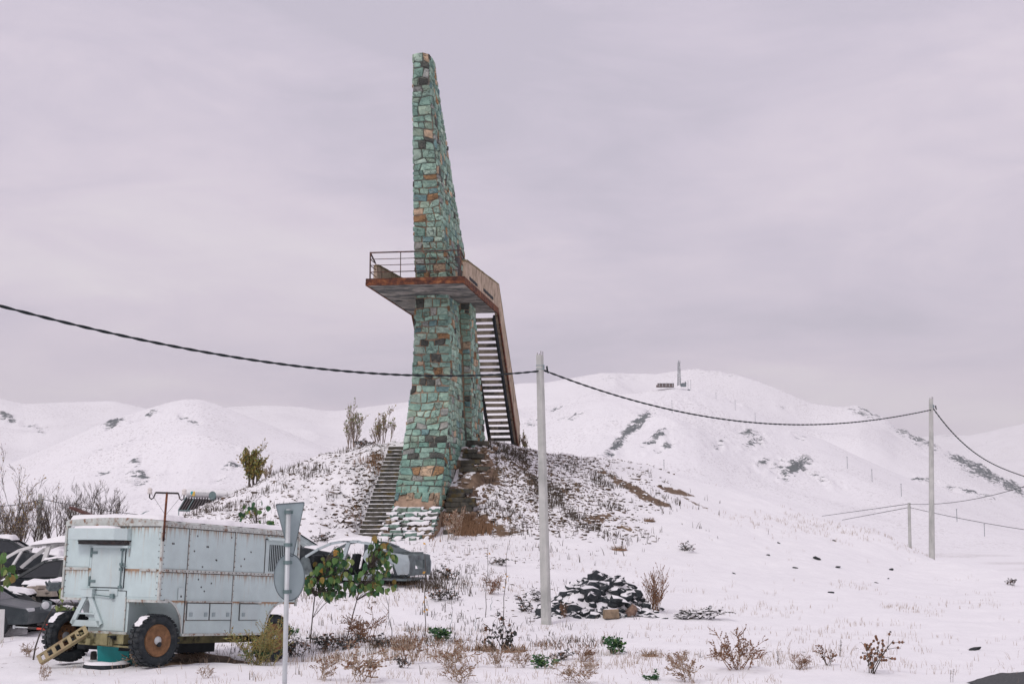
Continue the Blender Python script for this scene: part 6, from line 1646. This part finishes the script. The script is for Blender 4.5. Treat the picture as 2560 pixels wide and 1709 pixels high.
        for _ in range(70):
            a = rng.uniform(0, 6.28); l = rng.uniform(.12, .34); b = rng.uniform(.2, .9); p = Vector((max(-.17, min(.17, rng.gauss(0, .09))), max(-.15, min(.15, rng.gauss(0, .06))), -.03)); d = Vector((math.cos(a) * b, math.sin(a) * b, 1)).normalized()
            x = Vector((-math.sin(a), math.cos(a), 0)) * .005; e = p + d * l - Vector((0, 0, b * l * .4))
            mb.poly([p - x, p + x, p + d * l * .55 + x, p + d * l * .55 - x], rng.randint(0, 1)); mb.poly([p + d * l * .55 - x, p + d * l * .55 + x, e], 0)
        mats = [STEMS, STEMB]
        mb.lathe([(.001, .03), (.12, .015), (.2, -.05)], (0, 0, 0), 'Z', 9, m=1)
    elif kind == 'snowshrub': # low shrub with snow in it
        for _ in range(14):
            a = rng.uniform(0, 6.28); grow(mb, rng, (rng.gauss(0, .16), rng.gauss(0, .06), -.02), (math.cos(a) * .9, math.sin(a) * .6, .8), rng.uniform(.15, .32), .007, 0, dict(segs=3, kids=(3, 5), spread=.5, up=0, shrink=.5, maxlev=1, wob=.2, rmin=.004), tips)
        mats = [STEMD, LEAFDK, SNOW]
        for p, d, l in tips:
            leafquad(mb, rng, p, (rng.gauss(0, 1), rng.gauss(0, 1), -.3), .05, 1)
            if rng.random() < .35: mb.box(p + Vector((0, 0, .012)), (.06, .05, .02), 2)
    return mb.mesh(kind + "_weed", mats)
_wm = {}
def weed_mesh(kind, v):
    if (kind, v) not in _wm: _wm[kind, v] = weed(kind, hash((len(kind), kind[0], v)) % 1000 if False else sum(map(ord, kind)) * 7 + v)
    return _wm[kind, v]
KH = dict(straw=.45, brown=.5, dark=.4, green=.28, feather=1.1, olive=.95, thistle=.75, spike=.5, tuft=.3, snowshrub=.3)
GR = dict(straw="straw coloured weeds in the snow", brown="brown seeded bushes", dark="withered dark weeds", green="green weeds", spike="bristly weeds", tuft="dry grass tufts", snowshrub="snowy low shrubs")
CAT = dict(tuft="grass tuft", feather="bush", olive="bush", brown="bush", snowshrub="shrub", thistle="thistle")
def put(kind, px, py, hpx, label, v=0, wide=1.0):
    p = on_ground(px, py); h = hpx / (F / p.y)
    o = bpy.data.objects.new({'feather': 'bush', 'olive': 'bush', 'brown': 'bush', 'tuft': 'grass_tuft', 'snowshrub': 'shrub', 'thistle': 'thistle'}.get(kind, 'weed'), weed_mesh(kind, v))
    COL.objects.link(o); k = h / KH[kind]; o.location = p; o.scale = (k * wide, k * wide, k)
    o.rotation_euler = (0, 0, R.uniform(-.6, .6) if kind in ('feather', 'olive', 'snowshrub') else R.uniform(0, 6.28))
    tag(o, label, CAT.get(kind, "weed"), GR.get(kind)); return o
PL = [
 ('dark', 1126, 1446, 36, "dark withered weed upright on the snow left of the tall pole", 0, 1.2),
 ('brown', 1226, 1484, 48, "brown twiggy bush directly left of the tall pole between two thin saplings", 0, .8),
 ('dark', 1100, 1500, 34, "left one of two withered weeds leaning together before the tower", 1, 1.2),
 ('dark', 1132, 1498, 32, "right one of two withered weeds leaning together before the tower", 2, 1.2),
 ('dark', 1250, 1412, 22, "small withered weed crossed by a thin stem above the brown bush", 1, 1.6),
 ('dark', 1255, 1624, 92, "tall dark branching weed rising from the brown front row", 2, .75),
 ('tuft', 1215, 1624, 40, "brown grass tuft left of the tall dark branching weed", 0, 2.0),
 ('tuft', 1290, 1626, 36, "brown grass tuft right of the tall dark branching weed", 1, 2.0),
 ('straw', 1132, 1668, 62, "wide pale twiggy weed below the green thistle", 0, 1.5),
 ('straw', 1252, 1668, 46, "pale seeded weed below the tall dark branching weed", 1, 1.0),
 ('straw', 1307, 1668, 42, "small pale weed left of the green leafy plant", 2, 1.0),
 ('green', 1355, 1669, 34, "bright green leafy plant on the front snow", 0, 1.2),
 ('dark', 1398, 1650, 30, "low dark clump right of the green leafy plant", 0, 1.6),
 ('brown', 1458, 1653, 34, "reddish brown low clump in the middle of the front row", 1, 1.3),
 ('green', 1533, 1634, 46, "slim dark green plant standing below the rock pile", 1, .8),
 ('tuft', 1624, 1637, 34, "brown tuft below the feathery bush", 1, 1.4),
 ('brown', 1848, 1672, 84, "large reddish brown bush on the right front snow", 2, 1.0),
 ('straw', 1472, 1680, 34, "tiny pale weed below the reddish clump", 0, 1.0),
 ('green', 1634, 1698, 22, "dark green rosette near the bottom edge", 2, 1.3),
 ('feather', 1637, 1530, 100, "tall brown feathery bush at the right end of the rock pile", 0, 1.0),
 ('snowshrub', 1726, 1546, 36, "low snow loaded shrub right of the feathery bush", 0, 1.6),
 ('brown', 1411, 1543, 40, "short dry stalk before the left part of the rock pile", 0, .45),
 ('dark', 1316, 1528, 44, "withered weed just left of the tall pole foot", 2, 1.0),
 ('snowshrub', 1340, 1500, 30, "snowy shrub tucked against the left side of the tall pole", 1, 1.2),
 ('thistle', 2185, 1683, 104, "dark branching thistle with round heads at the right", 0, .9),
 ('thistle', 2068, 1662, 46, "smaller thistle left of the big dark thistle", 1, 1.1),
 ('brown', 1997, 1672, 30, "low brown seeded clump left of the smaller thistle", 1, 1.6),
 ('spike', 2098, 1640, 50, "tall thin bristly spikes above the thistles", 0, 1.0),
 ('spike', 2377, 1704, 42, "bristly spike beside the road corner", 1, 1.0),
 ('dark', 2528, 1462, 20, "small dark weed on the far right bank", 1, 1.0),
 ('brown', 920, 1604, 70, "red brown rounded bush right of the leafy saplings", 0, 1.1),
 ('dark', 812, 1624, 46, "dark clump at the foot of the left leafy sapling", 1, 1.4),
 ('dark', 871, 1620, 36, "dark clump at the foot of the right leafy sapling", 0, 1.8),
 ('dark', 955, 1616, 34, "dark low weeds right of the red brown bush", 2, 1.8),
 ('tuft', 1010, 1620, 52, "straw coloured grass tuft at the end of the front row", 0, 1.5),
 ('straw', 1030, 1658, 80, "slender bare weed standing below the straw tuft", 2, .7),
 ('dark', 1004, 1668, 34, "dark little weed left of the slender bare weed", 1, .9),
 ('straw', 800, 1698, 56, "beige clump right of the sign post near the bottom", 1, 1.0),
 ('straw', 905, 1704, 82, "wide beige seeded bush at the bottom edge", 0, 1.3),
 ('dark', 742, 1638, 48, "brown weed close to the right of the sign post", 0, 1.2),
 ('green', 728, 1588, 26, "small green weed behind the sign post", 0, .8),
 ('tuft', 1005, 1454, 30, "brown grass under the tail of the silver car shell", 1, 2.6),
 ('green', 1098, 1600, 34, "green thistle like plant with brown heads in the front row", 1, 1.1),
 ('straw', 364, 1664, 52, "tangled tan weed in front of the near trailer wheel", 2, 1.7),
 ('olive', 648, 1662, 120, "large olive green wormwood bush against the rear trailer wheel", 0, 1.0),
 ('straw', 1700, 1668, 40, "sparse pale weed left of the large reddish bush", 1, 1.4),
 ('straw', 107, 1700, 36, "thin pale weed at the lower left corner", 1, .8),
 ('straw', 70, 1640, 30, "thin weed on the snow left of the perforated leg", 0, 1.2),
 ('straw', 519, 1694, 30, "faint pale weed on the snow below the lockers", 2, 1.0),
 ('straw', 500, 1652, 30, "tan weed beneath the trailer flank", 0, 1.4),
 ('straw', 1150, 1706, 50, "pale twigs at the bottom edge left of centre", 2, 1.6),
 ('straw', 1440, 1706, 50, "pale seeded twigs at the bottom edge right of centre", 0, 1.5),
 ('straw', 1730, 1704, 60, "sparse twigs at the bottom edge below the reddish bush", 1, 1.3),
 ('spike', 1945, 1660, 40, "faint thin stems left of the low brown clump", 0, 1.0),
 ('tuft', 1545, 1372, 20, "grass tuft on the slope right of the tall pole", 0, 2.0),
 ('tuft', 1620, 1300, 14, "flat grass tuft below the bare earth streaks", 1, 2.2),
 ('dark', 1720, 1376, 24, "scraggly dark weed on the open slope above the rock pile", 2, 1.6),
 ('straw', 1130, 1346, 70, "frosted pale stalks at the right foot of the tower", 1, .7),
 ('dark', 800, 1352, 24, "dark earth covered weed behind the silver car shell", 0, 2.0),
]
for a in PL: put(*a)

# thin bare saplings and sticks
def stick(name, label, p0, p1, r, leaves=0, cat="sapling", group="thin bare saplings"):
    a = on_ground(*p0); b = at(p1[0], p1[1], a.y)
    t = thing(name, label, cat, a, group=group); mb = MB(); d = b - a; n = 7
    path = [Vector((0, 0, -.05))] + [d * (i / n) + Vector((.02 * math.sin(i * 1.7 + p0[0]), 0, 0)) for i in range(1, n + 1)]
    mb.tube(path, [r * (1 - .6 * i / n) for i in range(n + 1)], 5); 
    for k in range(3):
        if leaves: q = path[3 + k]; mb.tube([q, q + Vector((R.uniform(-.2, .2), 0, .22))], [.005, .003], 3)
    mb.build("stem", TEALST if group.startswith("short") else BARK, t)
    for k in range(leaves):
        q = path[R.randint(2, n)]; mb = MB(); leafquad(mb, R, q + Vector((R.uniform(-.06, .06), 0, R.uniform(-.1, .1))), (R.gauss(0, 1), -.3, -.8), R.uniform(.07, .11), 0); mb.build("leaf", LEAFY, t)
    return t
stick("sapling", "thin bare sapling with yellow leaves right of the leafy pair", (1062, 1588), (1064, 1362), .012, 7)
stick("sapling", "thin curved sapling left of the brown twiggy bush", (1213, 1542), (1221, 1360), .011, 4)
stick("sapling", "thin sapling with few yellow leaves nearest the tall pole", (1258, 1546), (1269, 1362), .012, 6)
stick("sapling", "bare stem behind the right leafy sapling", (980, 1590), (965, 1480), .011, 2)
stick("sapling", "short straight shoot right of the leafy saplings", (922, 1520), (923, 1488), .010, 0)
stick("stick", "left one of two short grey sticks before the tall pole", (1124, 1588), (1130, 1534), .010, 0, "stick", "short grey sticks")
stick("stick", "right one of two short grey sticks before the tall pole", (1188, 1574), (1190, 1534), .010, 0, "stick", "short grey sticks")
stick("stick", "short grey stick under the brown twiggy bush", (1226, 1524), (1231, 1490), .009, 0, "stick", "short grey sticks")
# bent bare stem before the wrecks
a = on_ground(83, 1648); t = thing("sapling", "bent bare stem leaning toward the trailer corner at the left", "sapling", a)
mb = MB(); mb.tube([at(x, y, a.y) - a for x, y in ((83, 1650), (88, 1618), (99, 1585), (115, 1548), (132, 1520), (152, 1498))], [.018, .017, .015, .013, .010, .007], 6); mb.build("stem", BARK, t)

# leafy saplings: every big leaf is a part
def leaf_mesh(name, mat, s=1.0):
    mb = MB(); out = [(0, 0), (.30, .10), (.44, .34), (.36, .62), (.16, .86), (0, 1.05), (-.16, .86), (-.36, .62), (-.44, .34), (-.30, .10)]
    c = mb.vert((0, .4, -.05)); ids = [mb.vert((x, y, .10 * abs(x) - .12 * y * y)) for x, y in out]
    for i in range(len(ids)): mb.face((c, ids[i], ids[(i + 1) % len(ids)]))
    return mb.mesh(name, mat, smooth=True)
LM = [leaf_mesh("leaf", m) for m in (LEAFG, LEAFD, LEAFL, LEAFO, LEAFY)]
def leafy(name, label, base, stem, crown, n, size, wts, seed, group="leafy saplings", Yoff=0.0):
    """stem: pixel path, crown: list of (px,py,rx,ry)"""
    rng = random.Random(seed); a = Vector(base); t = thing(name, label, "sapling", a, group=group)
    path = [at(x, y, a.y) - a for x, y in stem]
    mb = MB(); mb.tube(path, [.017 * (1 - .5 * i / (len(path) - 1)) for i in range(len(path))], 6); mb.build("trunk", BARK, t)
    tw_ = MB(); s = a.y / F
    for i in range(n):
        cx, cy, rx, ry = rng.choice(crown)
        while True:
            u, v = rng.uniform(-1, 1), rng.uniform(-1, 1)
            if u * u + v * v < 1: break
        p = at(cx + u * rx, cy + v * ry, a.y + rng.uniform(-.35, .35)) - a
        o = bpy.data.objects.new("leaf", rng.choices(LM, wts)[0]); link(o, t); o.location = p
        k = size * rng.uniform(.65, 1.25); o.scale = (k, k, k)
        o.rotation_euler = (rng.uniform(-2.0, -.9), rng.uniform(-.6, .6), rng.gauss(0, .9))
        src = min((q for q in path), key=lambda q: (q - p).length + (q.z > p.z) * .5)
        mid = src.lerp(p, .55) + Vector((0, 0, .05)); tw_.tube([src, mid, p], [.006, .005, .003], 3, cap=False)
    tw_.build("crown_twigs", BARK, t); return t
b_ = on_ground(775, 1606)
leafy("sapling", "left one of two green leafy saplings beside the sign", b_, [(775, 1608), (781, 1545), (787, 1490), (795, 1450), (815, 1400), (835, 1370)], [(800, 1440, 40, 35), (820, 1420, 45, 35), (790, 1460, 30, 25), (840, 1460, 35, 28), (850, 1400, 35, 40), (830, 1475, 40, 22), (775, 1455, 12, 20)], 200, .15, (5, 5, 2.2, .7, .3), 1)
b_ = on_ground(866, 1600)
leafy("sapling", "right one of two green leafy saplings before the car shell", b_, [(866, 1603), (878, 1550), (892, 1500), (900, 1470), (920, 1420), (935, 1350)], [(930, 1430, 45, 35), (950, 1405, 40, 35), (900, 1450, 40, 30), (955, 1450, 35, 28), (965, 1380, 25, 25), (940, 1365, 18, 30), (915, 1470, 40, 18)], 200, .15, (5, 5, 2.5, .8, .35), 2)
b_ = at(640, 1500, 36); b_.z = gz(b_.x, b_.y)
leafy("sapling", "green leafy twigs showing above the trailer roof", b_, [(648, 1500), (645, 1400), (642, 1320), (640, 1250)], [(632, 1262, 26, 22), (650, 1265, 22, 20), (620, 1295, 20, 20), (645, 1285, 18, 15), (680, 1310, 22, 10), (615, 1278, 15, 8)], 30, .15, (4, 6, 1, .3, 0), 3)
b_ = at(10, 1640, 30); b_.z = gz(b_.x, b_.y)
leafy("sapling", "green leaves of a sapling at the left edge before the wrecks", b_, [(-6, 1640), (-4, 1540), (0, 1450), (10, 1385)], [(12, 1388, 14, 10), (30, 1432, 14, 12), (12, 1455, 18, 14), (6, 1482, 20, 8), (0, 1400, 10, 12), (22, 1425, 12, 14)], 20, .17, (4, 2, 5, 1, .5), 4)
b_ = at(190, 1640, 31.5); b_.z = gz(b_.x, b_.y)
leafy("sapling", "drooping green leaves behind the far front trailer wheel", b_, [(200, 1600), (195, 1540), (185, 1510)], [(180, 1515, 14, 8), (186, 1525, 10, 10), (150, 1515, 12, 8), (155, 1480, 4, 14)], 26, .16, (3, 4, 5, 0, 0), 5)

# bare shrubs on the left and small trees on the mound
def tree(name, label, base, h, stems, leafm, leafn, seed, par, spread, leafs=.1, cat="tree", group=None, top=False, mat=BARK, r0=.03):
    rng = random.Random(seed); t = thing(name, label, cat, base, group=group); mb = MB(); tips = []
    for _ in range(stems):
        a = rng.uniform(0, 6.28); grow(mb, rng, (rng.gauss(0, .12), rng.gauss(0, .12), -.1), (math.cos(a) * spread, math.sin(a) * spread, 1), h * rng.uniform(.55, .8), r0, 0, par, tips)
    mb.build("trunk", mat, t)
    if leafn:
        mb = MB(); cand = [q for q in tips if q[2] > 0 and (not top or q[0].z > h * .3)]
        for _ in range(leafn):
            p, d, l = rng.choice(cand)
            if top and rng.random() > (p.z / h): continue
            leafquad(mb, rng, p + Vector((rng.gauss(0, .05),) * 3), (d.x + rng.gauss(0, .5), d.y + rng.gauss(0, .5), d.z + rng.gauss(0, .4)), leafs * rng.uniform(.6, 1.3), rng.randrange(len(leafm)))
        mb.build("crown", leafm, t)
    return t
TP = dict(segs=5, kids=(3, 5), spread=.28, up=.11, shrink=.5, maxlev=3, wob=.08, rmin=.006, start=.2)
TPb = dict(segs=5, kids=(3, 5), spread=.34, up=.09, shrink=.52, maxlev=3, wob=.10, rmin=.005, start=.2)
def gnd(px, Y):
    p = at(px, 1400, Y); p.z = gz(p.x, p.y); return p
for i, (px, Y, py, st_, lf, lab) in enumerate([(5, 58, 1222, 7, 700, "brown leaved shrub at the far left edge behind the wrecks"), (48, 60, 1250, 6, 260, "half bare shrub left of the far left pole"), (78, 61, 1240, 5, 60, "bare shrub just left of the far left pole"), (122, 62, 1244, 6, 50, "bare shrub just right of the far left pole"), (148, 64, 1250, 5, 60, "low bare shrub above the trailer front corner"), (190, 63, 1226, 6, 10, "tall bare shrub behind the trailer roof board"), (235, 66, 1224, 6, 10, "bare spreading shrub behind the trailer roof"), (275, 68, 1242, 5, 10, "bare shrub left of the trailer mast"), (28, 64, 1262, 6, 500, "low brown shrub between the wrecks and the pole")]):
    b = gnd(px, Y); h = at(px, py, Y).z - b.z
    tree("bare_shrub", lab, b, h * 1.05, st_, [LEAFB, LEAFO], lf, 60 + i, TPb, .30, .07, "shrub", "bare shrubs behind the wrecks", r0=.026)
b = gnd(628, 68); tree("small_tree", "golden green tree behind the left flank of the mound", b, at(640, 1138, 68).z - b.z + .1, 9, [LEAFO, LEAFL, LEAFO], 2600, 80, TP, .22, .10, mat=BARK)
b = gnd(668, 70); tree("small_tree", "pale bare sapling right of the golden green tree", b, at(668, 1150, 70).z - b.z, 5, [LEAFO], 60, 81, TP, .2, .08, mat=BARKL, r0=.02)
b = gnd(872, 69); tree("small_tree", "left one of two feathery pale trees on the mound crest", b, at(880, 1028, 69).z - b.z, 9, [LEAFL, LEAFL, LEAFO], 420, 82, TP, .16, .10, top=True, mat=BARKL, r0=.022, group="pale feathery trees on the crest")
b = gnd(952, 70); tree("small_tree", "right one of two feathery pale trees on the mound crest", b, at(960, 1034, 70).z - b.z, 9, [LEAFO, LEAFL, LEAFO], 420, 83, TP, .16, .10, top=True, mat=BARKL, r0=.022, group="pale feathery trees on the crest")
b = gnd(1312, 74.5); tree("small_tree", "small yellow green shrub at the foot of the tower stair", b, at(1312, 1082, 74.5).z - b.z, 7, [LEAFO, LEAFL], 160, 84, TP, .25, .09, "shrub", mat=BARKL, r0=.015)
b = gnd(905, 66.5); put('dark', 905, 1118, 24, "dark shrub on the crest between the two feathery trees", 1, 1.8)

# ------------------------------------------------------------------ haze: even thin air round everything on the ground
mb = MB(); mb.box((0, 2800, 262), (13400, 6200, 560)); hz_ = mb.build("haze", SNOW)
hz_.data.materials.clear(); m = bpy.data.materials.new("haze_air"); m.use_nodes = True; nt = m.node_tree; nt.nodes.clear()
out = nt.nodes.new("ShaderNodeOutputMaterial"); pv = nt.nodes.new("ShaderNodeVolumePrincipled")
pv.inputs['Color'].default_value = (.975, .975, .985, 1); pv.inputs['Density'].default_value = .00008; pv.inputs['Anisotropy'].default_value = 0.0
nt.links.new(pv.outputs[0], out.inputs['Volume']); hz_.data.materials.append(m)
tag(hz_, "thin winter haze over the whole valley", "haze", kind="stuff")
